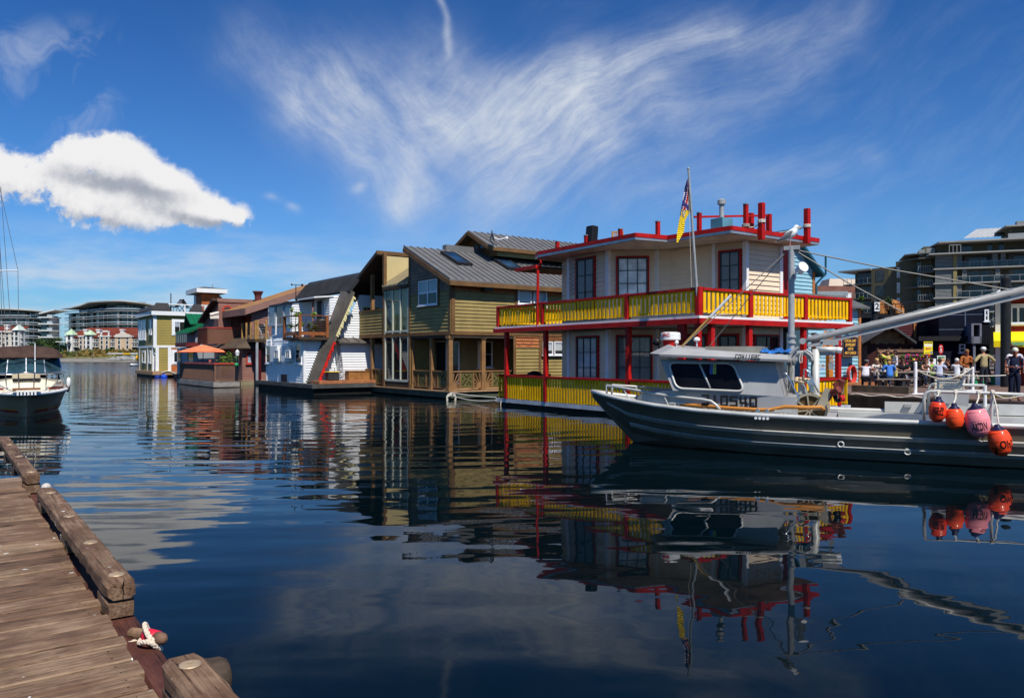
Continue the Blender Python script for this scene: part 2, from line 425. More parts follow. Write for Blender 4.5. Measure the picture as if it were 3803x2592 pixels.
# ------------------------------------------------------------------ foliage
leaf_bright = mat('leaf_bright',(.10,.17,.022),.5,.45,9); leaf_mid = mat('leaf_mid',(.045,.085,.018),.55,.45,5); leaf_dark = mat('leaf_dark',(.022,.048,.014),.6,.5,2)
petal_pink = mat('petal_pink',(.42,.02,.11),.6,.3,9); petal_purple = mat('petal_purple',(.07,.015,.15),.6,.3,9); petal_yellow=mat('petal_yellow',(.5,.36,.03),.6,.2,9); petal_red=mat('petal_red',(.6,.05,.02),.6,.3,9)
bark = mat('bark',(.07,.05,.035),.9,.3,5)
def leaves(parent, name, base, h, r, n, size, m=None, shape='column', taper=.5):
 b=MB(); clumps=[]
 for k in range(max(5,n//22)):
  t=random.random(); rr=r*(1-taper*abs(t-.45)*1.6) if shape=='column' else r*math.sqrt(max(.05,1-(2*t-1)**2))
  a=random.uniform(0,6.28); q=rr*math.sqrt(random.random())
  clumps.append((base[0]+q*math.cos(a),base[1]+q*math.sin(a),base[2]+h*t,r*random.uniform(.22,.5)))
 for i in range(n):
  c=random.choice(clumps); p=Vector((random.gauss(c[0],c[3]*.5),random.gauss(c[1],c[3]*.5),max(base[2],random.gauss(c[2],c[3]*.5))))
  s=size*random.uniform(.6,1.4); u=Vector((random.gauss(0,1),random.gauss(0,1),random.gauss(.2,.8))).normalized(); w=u.orthogonal().normalized()
  w=Matrix.Rotation(random.uniform(0,6.28),3,u)@w; x=u.cross(w)
  b.poly([p-w*s,p+x*s*.45,p+w*s,p-x*s*.45])
 st=MB(); st.tube([(base[0],base[1],base[2]-.02),(base[0]+.02,base[1],base[2]+h*.6)],[.02+.03*r,.012],6)
 o=b.build(name,m or leaf_bright,parent); st.build('stem',bark,parent); return o
# ------------------------------------------------------------------ water
def build_water():
 m = bpy.data.materials.new('sea_water'); m.use_nodes = True; nt = m.node_tree; X.nt = nt; b = nt.nodes['Principled BSDF']
 b.inputs['Base Color'].default_value = (.0008,.0040,.0060,1); b.inputs['Roughness'].default_value = .004
 b.inputs['IOR'].default_value = 1.205; b.inputs['Specular IOR Level'].default_value = .5
 tc = nt.nodes.new('ShaderNodeTexCoord'); sp = nt.nodes.new('ShaderNodeSeparateXYZ'); nt.links.new(tc.outputs['Object'], sp.inputs[0])
 x, y = X(sp.outputs[0]), X(sp.outputs[1])
 calm = (x*0.9-y*0.55).ss(-16.0, 6.0, 1.0, 0.0)           # 1 = open water on the left, 0 = sheltered right
 far = y.ss(22.0, 70.0)
 warp = noise(vec(x*.35, y*.35, 0.0), 1.0, 3)
 w1 = noise(vec(x*.16+warp*.3, y*.62+warp*.5, 1.0), 1.0, 3, .40)*0.046
 w2 = noise(vec(x*.40, y*1.5+warp*.8, 4.0), 1.0, 2, .5)*0.010
 w3 = noise(vec(x*1.0, y*1.3, 6.0), 0.85, 2, .4)*0.016
 w4 = noise(vec(x*2.2, y*4.2, 8.0), 1.4, 3, .5)*0.006
 rings = X.m('SINE', (((x+9.0)*(x+9.0)*.25+(y-26.0)*(y-26.0)).sqrt()*7.0+warp*5.0))*0.0038
 h = (w1+w2)*(calm*.58+.10)+w3*(calm*.06+.30)+w4*(calm*.08+far*.9)+rings*calm*.5+noise(vec(x*.5,y*1.6,2.0),1.0,3,.6)*.05*y.ss(55.0,120.0)
 nt.links.new((y.ss(40.0,140.0)*.20+.004).s, b.inputs['Roughness'])
 bn = nt.nodes.new('ShaderNodeBump'); bn.inputs['Strength'].default_value = 1.0; bn.inputs['Distance'].default_value = 1.0
 nt.links.new(h.s, bn.inputs['Height']); nt.links.new(bn.outputs[0], b.inputs['Normal'])
 mb = MB(); mb.poly([(-1500,-300,0),(1500,-300,0),(1500,4000,0),(-1500,4000,0)])
 o = mb.build('water', m); tag(o, kind='structure'); return o
build_water()
# ------------------------------------------------------------------ shared materials
white_paint = mat('white_paint', (.74,.74,.72), .5, .06, 1.5, dirt=.15, dirtc=(.5,.48,.44))
red_paint = mat('red_paint', (.40,.008,.006), .5, .22, 2.2, spec=.2, dirt=.25, dirtc=(.2,.02,.015))
yellow_paint = mat('yellow_paint', (.94,.485,.001), .55, .14, 2.0, dirt=.2, dirtc=(.5,.28,.01))
cream_siding = mat('cream_siding', (.74,.60,.43), .55, .07, .8, dirt=.18, dirtc=(.5,.42,.33))
black_float = mat('black_float', (.012,.012,.011), .7, .3, 1.2, dirt=.5, dirtc=(.03,.028,.02))
metal_flash = mat('grey_flashing', (.42,.43,.45), .4, .12, 3, metal=.6)
shingle_dark = mat('roof_shingle_dark', (.055,.050,.048), .85, .3, 5, bump=.01, bscale=25)
clear_glass = glass_mat('clear_glass'); glass_dark = dark_glass('dark_window_glass')
glass_grey = dark_glass('grey_window_glass', (.05,.055,.055), .06)
floral = mat('curtain_floral', (.80,.80,.80), .8, .28, 2.6)
pale_curtain = mat('curtain_pale', (.42,.45,.50), .7, .35, 1.6)
muntin_dark = mat('muntin_dark', (.04,.045,.045), .5)
rope_white = mat('rope_white', (.62,.57,.48), .8, .2, 20, bump=.004, bscale=90)
galv = mat('galvanised_steel', (.36,.365,.36), .5, .15, 4, metal=.2)
soffit_grey = mat('soffit_grey', (.26,.24,.21), .7, .1)
ridge_orange = mat('orange_wood', (.60,.20,.03), .55, .25, 3, stretch=(1,1,4))
black_plastic = mat('black_plastic', (.015,.015,.016), .4, .2)
YF = Frame((5.77,23.5), (.826,.563))
def yellow_house():
 F = YF
 H = thing('float_house', 'cream two storey float house with red posts and bright yellow slatted balcony railings', 'house', (F.o.x,F.o.y,0), F.rz, 'float houses moored in a row')
 L, W_ = 11.5, 8.15
 m = MB(); m.box(.12,W_-.1,.12,L-.1,-.5,.13); m.build('hull_float', black_float, H)
 m = MB(); m.box(0.02,W_,0.02,L,.14,.30); m.build('lower_deck', mat('deck_edge',(.46,.49,.52),.6,.2,2,dirt=.5,dirtc=(.2,.19,.17)), H)
 m = MB(); m.box(.0,W_,.0,L,3.12,3.36); m.build('upper_deck', soffit_grey, H)
 m = MB()
 m.bar((-.05,L+.05,3.19),(-.05,-.1,3.19),.1,.17); m.bar((-.1,-.05,3.19),(W_+.05,-.05,3.19),.1,.17); m.build('gutter', red_paint, H)
 m = MB(); m.bar((-.03,L,3.315),(-.03,-.06,3.315),.07,.075); m.bar((-.06,-.03,3.315),(W_,-.03,3.315),.07,.075); m.build('deck_flashing', white_paint, H)
 plan = [(1.15,8.3),(1.15,7.5),(.88,7.5),(.88,5.2),(2.28,4.08),(2.57,3.7),(2.87,1.86),(3.15,.76),(5.0,.76),(5.0,2.4),(7.0,2.4),(7.0,8.3)]
 for lo,(z0,z1) in (('lower_wall',(.30,3.10)),('upper_wall',(3.37,6.02))):
  m = MB(); t = MB()
  for i in range(len(plan)-1):
   w = Wall(F, plan[i], plan[i+1]); siding(m, w, rect(0,w.L,z0,z1), .17, .02)
  w = Wall(F, plan[-1], plan[0]); siding(m, w, rect(0,w.L,z0,z1), .17, .02)
  o = m.build(lo, cream_siding, H)
  for i in (2,3,4,6,7,8):
   t = MB(); p = Vector(plan[i]); t.cbox((p.x,p.y,(z0+z1)/2), .15,.15,z1-z0-.004); t.build('corner_board', white_paint, o)
 wl = [Wall(F,plan[i],plan[i+1]) for i in range(len(plan)-1)]
 GF, FE, ED, DC, CB, BA, AA, RD = wl[2], wl[3], wl[4], wl[5], wl[6], wl[7], wl[8], wl[9]
 c5 = lambda x,y: (1820+.543*x, 700+.543*y); c6 = lambda x,y: (2480+.4418*x, 600+.4418*y)
 def wp(W,c,x0,y0,x1,y1,**k):
  u0,v0 = c(x0,y0); u1,v1 = c(x1,y1); return win_px(W,H,u0,v0,u1,v1,muntin_dark,clear_glass,trim=red_paint,tw=.06,sill=False,mw=.025,fw=.05,**k)
 a = wp(GF,c5,602,492,720,820,nx=2,ny=3,curtain=(mat('curtain_grey',(.20,.20,.20),.8,.2),[(0,1,0,1)]))
 wp(FE,c5,872,475,1076,740,nx=3,ny=3,curtain=(floral,[(0,1,0,1)]))
 wp(CB,c6,446,766,612,1110,nx=2,ny=3,curtain=(mat('curtain_grey'),[(0,1,0,1)]))
 wp(GF,c5,604,1020,744,1330,nx=3,ny=3,curtain=(pale_curtain,[(0,1,0,1)]))
 wp(FE,c5,870,1012,1100,1330,nx=3,ny=3,curtain=(mat('curtain_grey2',(.24,.25,.24),.8,.25),[(0,1,0,1)]))
 wp(DC,c6,150,1465,330,1700,nx=2,ny=2); wp(CB,c6,440,1463,590,1700,nx=2,ny=2); wp(BA,c6,722,1465,912,1700,nx=2,ny=2)
 m = MB(); a0,z1 = GF.px(*c5(552,478)); a1,z0 = GF.px(*c5(598,728)); n=9
 for i in range(n):
  h = (z1-z0)/n; za = z0+h*i; GF.bar(m,a0,za,a1,za+h,.035,.045,.06); GF.bar(m,a0,za+h,a1,za,.035,.06,.075)
 m.build('lattice_panel', mat('lattice_grey',(.45,.42,.40),.6), H)
 eave = [(0,8.3),(0,2.8),(1.30,2.6),(1.55,0.05),(6.15,.05),(6.15,2.2),(7.3,2.2),(7.3,8.9),(.3,8.9)]
 m = MB(); m.prism(eave, 6.03, 6.10); m.build('soffit', mat('soffit_cream',(.55,.48,.40),.6), H)
 cx = Vector((3.6,5.2))
 m = MB(); top = [tuple(cx+(Vector(p)-cx)*.45) for p in eave]; n=len(eave)
 for i in range(n):
  a,b = eave[i],eave[(i+1)%n]; c,d = top[(i+1)%n],top[i]
  m.poly([(a[0],a[1],6.27),(b[0],b[1],6.27),(c[0],c[1],6.36),(d[0],d[1],6.36)])
 m.poly([(p[0],p[1],6.36) for p in top]); m.build('roof', shingle_dark, H)
 m = MB(); g = MB()
 for i in range(n):
  a,b = Vector(eave[i]),Vector(eave[(i+1)%n]); e=(b-a).normalized()*.03
  m.bar((a.x-e.x,a.y-e.y,6.20),(b.x+e.x,b.y+e.y,6.20),.14,.14); g.bar((a.x-e.x,a.y-e.y,6.085),(b.x+e.x,b.y+e.y,6.085),.10,.085)
 m.build('roof_edge', red_paint, H); g.build('eave_flashing', metal_flash, H)
 m = MB(); m.box(-.1,2.6,8.32,9.7,5.62,5.70); m.build('rear_roof', shingle_dark, H)
 m = MB(); m.bar((-.14,9.75,5.66),(-.14,8.3,5.66),.1,.13); m.bar((-.14,9.78,5.66),(2.6,9.78,5.66),.1,.13); m.build('rear_roof_edge', red_paint, H)
 m = MB(); w = Wall(F,(5.09,.95),(6.0,.95))
 w.box(m,0,.9,3.38,6.02,-.5,.06); m.build('red_door_panel', red_paint, H)
 LW = Wall(F,(0,L),(0,0)); RW = Wall(F,(0,0),(W_,0))
 def rail(W, a0, a1, z0, z1, pitch, sw, name):
  m = MB(); n = max(2, round((a1-a0)/pitch))
  for i in range(n):
   a = a0+(i+.5)*(a1-a0)/n; jz = random.uniform(-.012,.012)
   W.box(m,a-sw/2,a+sw/2,z0+jz,z1-.05,-.06,-.025)
  W.box(m,a0,a1,z0+.03,z0+.085,-.09,-.062); W.box(m,a0,a1,z1-.10,z1-.05,-.09,-.062)
  o = m.build(name, yellow_paint, H)
  r = MB(); W.box(r,a0,a1,z1-.048,z1+.03,-.13,.02); r.build('handrail', red_paint, o)
  return o
 def posts(W, al, z0, z1, name='railing_post', w=.16):
  for a in al:
   m = MB(); W.box(m,a-w/2,a+w/2,z0,z1,-.15,.012); m.build(name, red_paint, H, bevel=.01)
 aL = [LW.px(u,1160)[0] for u in (1841+6,2012,2325)]+[L-.08]
 aR = [.09]+[RW.px(u,1160)[0] for u in (2791,2995,3160)]
 posts(LW,aL,3.37,4.25); posts(RW,aR,3.37,4.25)
 for W,al in ((LW,aL),(RW,aR)):
  for i in range(len(al)-1): rail(W,al[i]+.09,al[i+1]-.09,3.45,4.2,.205,.112,'balcony_railing')
 rail(Wall(F,(W_,0),(W_,6)),.1,5.9,3.45,4.2,.205,.112,'balcony_railing')
 rail(Wall(F,(5.2,L),(0,L)),.1,5.1,3.45,4.2,.205,.112,'balcony_railing')
 bL = [LW.px(u,1400)[0] for u in (1877,2022,2329)]+[LW.px(2533,1400)[0]]
 bR = [RW.px(u,1300)[0] for u in (2648,2788,2990,3119)]
 posts(LW,bL,.30,3.11,'porch_post',.17); posts(RW,bR,.30,3.11,'porch_post',.17)
 posts(LW,[L-.1,L-.08-.75],.30,3.11,'porch_post',.15)
 for i in range(3): rail(LW,bL[i]+.09,bL[i+1]-.09,.32,1.28,.17,.10,'porch_railing')
 rail(Wall(F,(3.0,L),(0.0,L)),.1,2.9,.32,1.28,.17,.10,'porch_railing')
 rr = [.0]+bR
 for i in range(4): rail(RW,rr[i]+.09,rr[i+1]-.09,.32,1.28,.19,.115,'porch_railing')
 rail(Wall(F,(W_,0),(W_,4)),.1,3.9,.32,1.28,.19,.115,'porch_railing')
 m = MB(); q = [F.hit(u,v,(-.02,11),(-.02,0)) for u,v in ((2009,965),(2010,975),(1998,1000),(1996,1212))]
 m.tube([(p.x,p.y,p.z) for p in q],.055,8); m.build('downpipe', red_paint, H)
 def rpost(u, vt, vb, z=6.24, w=.13):
  p = F.pz(u,vb,z); Y = F.world(p).y; zt = CAMH+(HV-vt)/FPX*Y
  m = MB(); m.box(p.x-w/2,p.x+w/2,p.y-w/2,p.y+w/2,z-.05,zt); o = m.build('roof_post', red_paint, H, bevel=.008)
  c = MB(); c.box(p.x-w/2-.01,p.x+w/2+.01,p.y-w/2-.01,p.y+w/2+.01,zt-.004,zt+.03); c.build('post_cap', metal_flash, o)
  return Vector((p.x,p.y,zt)), Vector((p.x,p.y,z))
 tops = []
 for (u,vt,vb) in ((2070,898,934),(2177,876,917),(2304,852,896),(2443,824,892),(2597,792,876),(2770,760,860)):
  tops.append(rpost(u,vt,vb))
 def fpost(a, z0, z1):
  m = MB(); RWe = Wall(F,(1.55,.05),(5.6,.05)); RWe.box(m,a-.085,a+.085,z0,z1,.08,.25); m.build('roof_post', red_paint, H, bevel=.008)
  p = RWe.p3(a,z1,.16); return Vector(p), Vector(RWe.p3(a,z0,.16))
 RWe = Wall(F,(1.55,.05),(5.6,.05))
 for (u,vt,vb) in ((2813,757,893),(2982,778,907)):
  a,z1 = RWe.px(u,vt); a,z0 = RWe.px(u,vb); tops.append(fpost(a,z0,z1))
 for (x,y,zt) in ((5.0,2.0,7.35),(5.5,1.6,7.30)):
  m = MB(); m.box(x-.08,x+.08,y-.08,y+.08,6.2,zt); m.build('roof_post', red_paint, H, bevel=.008)
 tops.append((Vector((5.0,2.0,7.35)),Vector((5.0,2.0,6.2))))
 m = MB(); m.bar((2.2,2.2,6.95),(5.5,1.6,7.25),.05,.07); m.build('roof_rail', red_paint, H)
 p = F.pz(2680,868,6.3)
 m = MB(); m.box(p.x-.26,p.x+.26,p.y-.26,p.y+.26,6.2,6.80); cb = m.build('chimney_box', mat('teal_siding',(.10,.26,.33),.6,.15), H)
 m = MB(); m.lathe([(.08,6.8),(.08,7.28),(.07,7.29),(.14,7.30),(.14,7.44),(.08,7.48)],(p.x,p.y,0),12); m.build('flue', galv, cb, smooth=False)
 W = Wall(F,(4.9,1.5),(8.0,1.5)); m = MB()
 a0,z1 = W.px(3024,1262); a1,_ = W.px(3078,1262)
 W.box(m,a0-.05,a0+.08,.3,3.0,-.1,.05); W.box(m,a1-.05,a1+.22,.3,3.05,-.1,.05); W.bar(m,a0,1.9,a1+.1,2.95,.14,.0,.06); W.bar(m,a0-.1,2.5,a1-.2,3.05,.12,.0,.06)
 m.build('entrance_frame', ridge_orange, H)
 m = MB(); m.tube([F.hit(2910,1205,(3,.9),(6,.9))-Vector((0,0,0)), F.hit(2910,1300,(3,.9),(6,.9))],.11,10); m.lathe([(.17,0),(.17,.22)], F.hit(2910,1236,(3,.9),(6,.9)),12); m.build('stove_pipe', black_plastic, H)
 def wrap_rope(label, pts, sag=.12, r=.022):
  m = MB()
  for a,b in zip(pts[:-1],pts[1:]):
   q = []
   for i in range(9):
    t = i/8; p = a.lerp(b,t); q.append((p.x,p.y,p.z-sag*4*t*(1-t)))
   m.tube(q, r, 6)
  for p in pts:
   for k in range(3): m.tube([(p.x+.115*math.cos(t), p.y+.115*math.sin(t), p.z-.02+.035*k) for t in [i*math.pi/5 for i in range(10)]], r, 6, closed=True)
  o = m.build('rope', rope_white); o.location = (F.o.x,F.o.y,0); o.rotation_euler=(0,0,F.rz)
  tag(o, label, 'rope'); return o
 def at(k, dz): t,b = tops[k]; return Vector((t.x,t.y,t.z-dz))
 wrap_rope('white rope slung between the red posts along the roof edge behind the flag', [at(3,.62),at(4,.70),at(5,.72)])
 wrap_rope('white rope tied round the tall red posts on the right roof edge above the gull', [at(5,.72),at(6,.62),at(8,.75),at(7,.62)], .1)
 b = F.hit(2592,1066,(0,.1),(8,.1)); Yb = F.world(b).y
 tp = F.loc(P_Y(2557,630,Yb-.2))
 m = MB(); m.tube([(b.x,b.y,b.z-.6),(tp.x,tp.y,tp.z)],[.045,.032],10); m.ball((tp.x,tp.y,tp.z+.02),.045,8,6)
 fp = m.build('flagpole', galv); fp.location=(F.o.x,F.o.y,0); fp.rotation_euler=(0,0,F.rz)
 tag(fp,'thin grey metal flagpole leaning from the corner of the yellow balcony railing','flagpole')
 hl = MB(); q=[F.loc(P_Y(u,v,Yb-.15)) for u,v in ((2556,640),(2560,800),(2565,960),(2568,1066))]; hl.tube([tuple(k) for k in q],.007,5); hl.build('halyard', rope_white, fp)
 rows = [(2551,668,2553,664),(2543,700,2560,700),(2536,740,2563,740),(2530,770,2564,765),(2526,800,2566,783),(2520,830,2545,815),(2515,862,2540,860),(2512,902,2516,903)]
 fm = [mat('flag_red',(.50,.03,.03),.7), mat('flag_white',(.66,.62,.62),.7), mat('flag_blue',(.05,.04,.18),.7), mat('flag_yellow',(.80,.55,.02),.7)]
 m = MB(); NC = 12
 grid = []
 def row_at(t):
  k = t*(len(rows)-1); i = min(int(k),len(rows)-2); f=k-i; return [rows[i][j]*(1-f)+rows[i+1][j]*f for j in range(4)]
 NR = 36
 for i in range(NR+1):
  u0,v0,u1,v1 = row_at(i/NR); rr=[]
  for j in range(NC+1):
   s=j/NC; w = .10*math.sin(s*8+i*.16)*math.sin(math.pi*min(1,i/8+.1))
   rr.append(F.loc(P_Y(u0+(u1-u0)*s, v0+(v1-v0)*s+1.2*math.sin(s*7), Yb-.12+w)))
  grid.append(rr)
 for i in range(NR):
  for j in range(NC):
   t=(i+.5)/NR; s=(j+.5)/NC; g = t+.16*(1-s)
   if g<.60:
    k = (s*1.6+t*2.4)*2.2 % 3; m.cur = 0 if .25<k<1.2 else (1 if k<1.75 and k>1.2 or k<.25 else 2)
    if .46<g<.54: m.cur=2
   else:
    k = (s*5+t*2)%1; m.cur = (2 if k<.4 else 1 if k<.55 else 3) if g<.74 and s<.6 else 3
   m.poly([grid[i][j],grid[i][j+1],grid[i+1][j+1],grid[i+1][j]])
 fo = m.build('flag', fm, smooth=True); fo.location=(F.o.x,F.o.y,0); fo.rotation_euler=(0,0,F.rz)
 sm = fo.modifiers.new('thick','SOLIDIFY'); sm.thickness=.004
 tag(fo,'limp red white and blue flag with yellow lower half hanging from the flagpole','flag')
 p = F.pz(2290,903,6.26)
 ch = thing('wooden_chair','slatted orange wood garden chair standing on the cream house roof','chair', (lambda Y:((2290-CU)/FPX*Y,Y,6.33))(F.world(p).y+3.0), F.rz+2.6); ch.scale=(.86,.86,.86)
 wood = mat('chair_wood',(.42,.20,.05),.5,.25,4)
 m=MB(); m.box(-.27,.27,-.25,.25,.38,.42); m.build('seat',wood,ch)
 for sx in (-.25,.25):
  for sy in (-.23,.23):
   m=MB(); m.box(sx-.03,sx+.03,sy-.03,sy+.03,0,.42 if sy<0 else .95); m.build('leg',wood,ch)
  m=MB(); m.box(sx-.04,sx+.04,-.28,.26,.60,.64); m.build('armrest',wood,ch)
 m=MB()
 for k in range(6): x=-.21+k*.084; m.box(x-.02,x+.02,.21,.235,.44,.90)
 m.box(-.28,.28,.20,.245,.88,.95); m.build('backrest',wood,ch)
 p = F.pz(2195,915,6.26)
 bc = MB(); bc.box(-.16,.16,-.2,.2,0,.78); o=bc.build('speaker_case', black_plastic, bevel=.05); o.location=F.world((p.x,p.y,6.25)); o.rotation_euler=(0,.08,F.rz)
 tag(o,'black upright speaker case beside a red post on the roof edge','speaker case')
 W2 = Wall(F,(4.9,.3),(8.0,.3)); a0,z1=W2.px(3045,1352); a1,z0=W2.px(3062,1373)
 S = thing('open_sign','small white OPEN sign hanging by the orange entrance frame','sign',(F.o.x,F.o.y,0),F.rz)
 m=MB(); W2.box(m,a0,a1,z0,z1,0,.02); m.build('sign_board',white_paint,S)
 text_mesh('OPEN',.15,W2,(a0+a1)/2,(z0+z1)/2+.03,.022,S,mat('sign_black',(.02,.02,.02),.5),'lettering',width=(a1-a0)*.8)
 m=MB(); W2.box(m,a0+.02,a1-.02,z0+.02,z0+.06,.021,.024); m.build('blue_stripe',mat('sign_blue',(.05,.2,.6),.5),S)
 m=MB(); m.tube([W2.p3((a0+a1)/2,z1,.01),W2.p3((a0+a1)/2,z1+.25,.01)],.008,5); m.build('hanging_cord',rope_white,S)
 b = F.hit(1985,1392,(.9,11),(.9,0)); p=F.world((b.x,b.y,.31))
 g=thing('covered_barbecue','black covered barbecue behind the yellow porch railing','barbecue',p,F.rz)
 m=MB(); m.box(-.4,.4,-.28,.28,0,.9); m.build('cover_skirt',black_plastic,g,bevel=.06)
 m=MB(); m.ball((0,0,.9),(.42,.3,.28),14,8); m.build('lid_cover',black_plastic,g,smooth=True)
yellow_house()
# ------------------------------------------------------------------ tan shingled float house
def brick_mat(name, cols, sx, sz, rough=.75, bump=.01):
 if name in MATS: return MATS[name]
 m = bpy.data.materials.new(name); m.use_nodes = True; nt = m.node_tree; X.nt = nt; b = nt.nodes['Principled BSDF']
 tc = nt.nodes.new('ShaderNodeTexCoord'); sp = nt.nodes.new('ShaderNodeSeparateXYZ'); nt.links.new(tc.outputs['Object'], sp.inputs[0])
 x,y,z = (X(sp.outputs[i]) for i in range(3)); al = x+y
 br = nt.nodes.new('ShaderNodeTexBrick'); nt.links.new(vec(al, z, 0).s, br.inputs['Vector'])
 br.inputs['Scale'].default_value = 1.0; br.inputs['Brick Width'].default_value = sx; br.inputs['Row Height'].default_value = sz
 br.inputs['Mortar Size'].default_value = .008; br.inputs['Color1'].default_value=(*cols[0],1); br.inputs['Color2'].default_value=(*cols[1],1); br.inputs['Mortar'].default_value=(*cols[2],1)
 n = noise(vec(al*1.0,z*1.0,0), 1.4, 5, .6)
 c = mixc(n.ss(.35,.75)*.6, X(br.outputs['Color']), cols[3])
 nt.links.new(c.s, b.inputs['Base Color']); b.inputs['Roughness'].default_value = rough
 bn = nt.nodes.new('ShaderNodeBump'); bn.inputs['Distance'].default_value = bump; bn.inputs['Strength'].default_value=.8
 nt.links.new(br.outputs['Fac'], bn.inputs['Height']); bn.invert = True; nt.links.new(bn.outputs[0], b.inputs['Normal'])
 MATS[name] = m; return m
tan_siding = mat('tan_siding', (.29,.21,.078), .6, .14, 1.2, dirt=.2, dirtc=(.22,.16,.07))
brown_trim = mat('brown_trim', (.16,.085,.035), .6, .2, 2)
brown_post = mat('brown_post', (.24,.13,.055), .6, .2, 2)
olive_panel = mat('olive_panel', (.11,.10,.035), .6, .15)
metal_roof = mat('standing_seam_roof', (.165,.16,.155), .42, .12, 1.0, metal=.15)
grey_shingle = brick_mat('weathered_shingle', [(.30,.21,.15),(.15,.11,.09),(.03,.022,.02),(.36,.19,.10)], .24,.18)
cedar_shingle = brick_mat('cedar_shingle', [(.46,.15,.04),(.30,.085,.025),(.05,.02,.01),(.55,.20,.05)], .14,.16)
beige_panel = mat('beige_panel', (.56,.45,.22), .6, .06, .8)
vinyl_white = mat('vinyl_white', (.78,.79,.80), .4, .04)
green_white = mat('pale_frame', (.55,.56,.45), .5, .08)
blind_white = mat('blind_white', (.62,.63,.64), .6, .05)
wood_deck = mat('deck_wood', (.36,.22,.12), .7, .25, 3, stretch=(1,6,1))
c4 = lambda x,y: (1280+.4673*x, 820+.4673*y)
def seams(mb, p00, p10, p01, n, h=.05, w=.04):
 A,B,C = Vector(p00),Vector(p10),Vector(p01)
 nrm = (B-A).cross(C-A).normalized()
 if nrm.z < 0: nrm = -nrm
 for i in range(n+1):
  s = A+(B-A)*(i/n)+nrm*h*.5; mb.bar(s, s+(C-A), w, h, up=nrm)
def tan_house():
 F = Frame((-2.96,37.0), (.807,.59))
 H = thing('float_house','tan clapboard float house with grey metal roof, skylights and sunburst porch railings','house',(F.o.x,F.o.y,0),F.rz,'float houses moored in a row')
 L = 10.2; W_ = 10.5
 LW = Wall(F,(0,L),(0,0)); RW = Wall(F,(0,0),(W_,0))
 m=MB(); m.box(.25,W_,.25,L-.2,-.5,.12); m.build('hull_float',black_float,H)
 m=MB(); m.box(-.05,W_,-.05,L+.05,.07,.34); m.build('float_fascia',mat('green_fascia',(.075,.085,.06),.6,.25,1.5,dirt=.4),H)
 m=MB(); m.box(-.15,W_,-.15,L+.1,.345,.405); m.build('porch_deck',wood_deck,H)
 def a4(W,x,y): return W.px(*c4(x,y))
 aA = a4(LW,515,700)[0]; aG = a4(LW,318,700)[0]; aC0 = a4(LW,62,800)[0]
 zb = a4(LW,840,905)[1]; zband = a4(LW,840,876)[1]
 # --- section A
 rL = a4(LW,514,205); rR = a4(LW,848,436)
 m=MB(); zs = a4(LW,840,550)[1]
 siding(m,LW,rect(aA,L,zband,zs),.175,.022); siding(m,RW,rect(0,W_,zband,a4(RW,855,552)[1]),.175,.022)
 up = m.build('upper_wall',tan_siding,H)
 m=MB(); zt = rR[1]-.02
 siding(m,LW,[(aA,zs),(L,zs),(L,zt-.1),(aA,rL[1]-.05)],.18,.03); m.build('shingle_gable',grey_shingle,H)
 m=MB(); z0=a4(RW,855,552)[1]; siding(m,RW,rect(0,W_,z0,zt-.12),.17,.03); m.build('shingle_frieze',cedar_shingle,H)
 yA = L-aA; sl = (rL[1]-rR[1])/yA
 m=MB(); pts=[(-.35,-.45,rR[1]-.45*sl),(W_+1.5,-.45,rR[1]-.45*sl),(W_+1.5,yA,rL[1]),(-.35,yA,rL[1])]
 m.slab(pts,(0,0,-.10)); seams(m,pts[0],pts[1],pts[3],30); rf=m.build('roof',metal_roof,H)
 m=MB(); m.bar((-.36,-.46,pts[0][2]-.19),(W_+1,-.46,pts[0][2]-.19),.06,.22); m.bar((-.37,-.45,pts[0][2]-.2),(-.37,yA,rL[1]-.2),.06,.22); m.build('fascia',brown_trim,H)
 m=MB(); w=Wall(F,(W_,yA),(0,yA)); siding(m,w,rect(0,W_,.4,rL[1]-.1),.18); m.build('rear_wall',tan_siding,H)
 m=MB(); x0=F.hit(*c4(800,225),(0,yA),(9,yA)).x
 m.box(x0,W_,yA-.1,yA+.3,rL[1]-.05,rL[1]+.28); m.build('ridge_curb',metal_roof,H)
 nrm = Vector((0,-sl,1)).normalized()
 def onroof(u,v):
  A=F.world((0,-.45,0)); d=Vector(((u-CU)/FPX,1,(HV-v)/FPX));
  lo=F.loc((0,0,0)); l1=F.loc(d)-F.loc((0,0,0)); z0=pts[0][2]
  t=(z0+sl*(lo.y+.45)-CAMH)/(d.z-sl*l1.y); p=d*t; q=F.loc((p.x,p.y)); return Vector((q.x,q.y,CAMH+d.z*t))
 for (a,b,c) in (((757,262),(858,262),(868,352)),((1157,308),(1262,306),(1275,392))):
  pa,pb,pc = onroof(*c4(*a)),onroof(*c4(*b)),onroof(*c4(*c))
  wdt = max(.6,abs(pb.x-pa.x)); y0,y1=pc.y,pa.y
  def R3(x,y,h): return Vector((x,y,pts[0][2]+sl*(y+.45)))+nrm*h
  m=MB(); x0=pa.x; x1=pa.x+wdt
  for (xa,xb,ya,yb) in ((x0,x0+.1,y0,y1),(x1-.1,x1,y0,y1),(x0+.1,x1-.1,y0,y0+.1),(x0+.1,x1-.1,y1-.1,y1)):
   m.hexa([R3(xa,ya,.0),R3(xb,ya,.0),R3(xb,yb,.0),R3(xa,yb,.0)],[R3(xa,ya,.17),R3(xb,ya,.17),R3(xb,yb,.17),R3(xa,yb,.17)])
  s=m.build('skylight',mat('skylight_frame',(.03,.03,.032),.5),H)
  m=MB(); m.poly([R3(x0+.1,y0+.1,.14),R3(x1-.1,y0+.1,.14),R3(x1-.1,y1-.1,.14),R3(x0+.1,y1-.1,.14)]); m.build('pane',dark_glass('skylight_glass',(.02,.05,.10),.02),s)
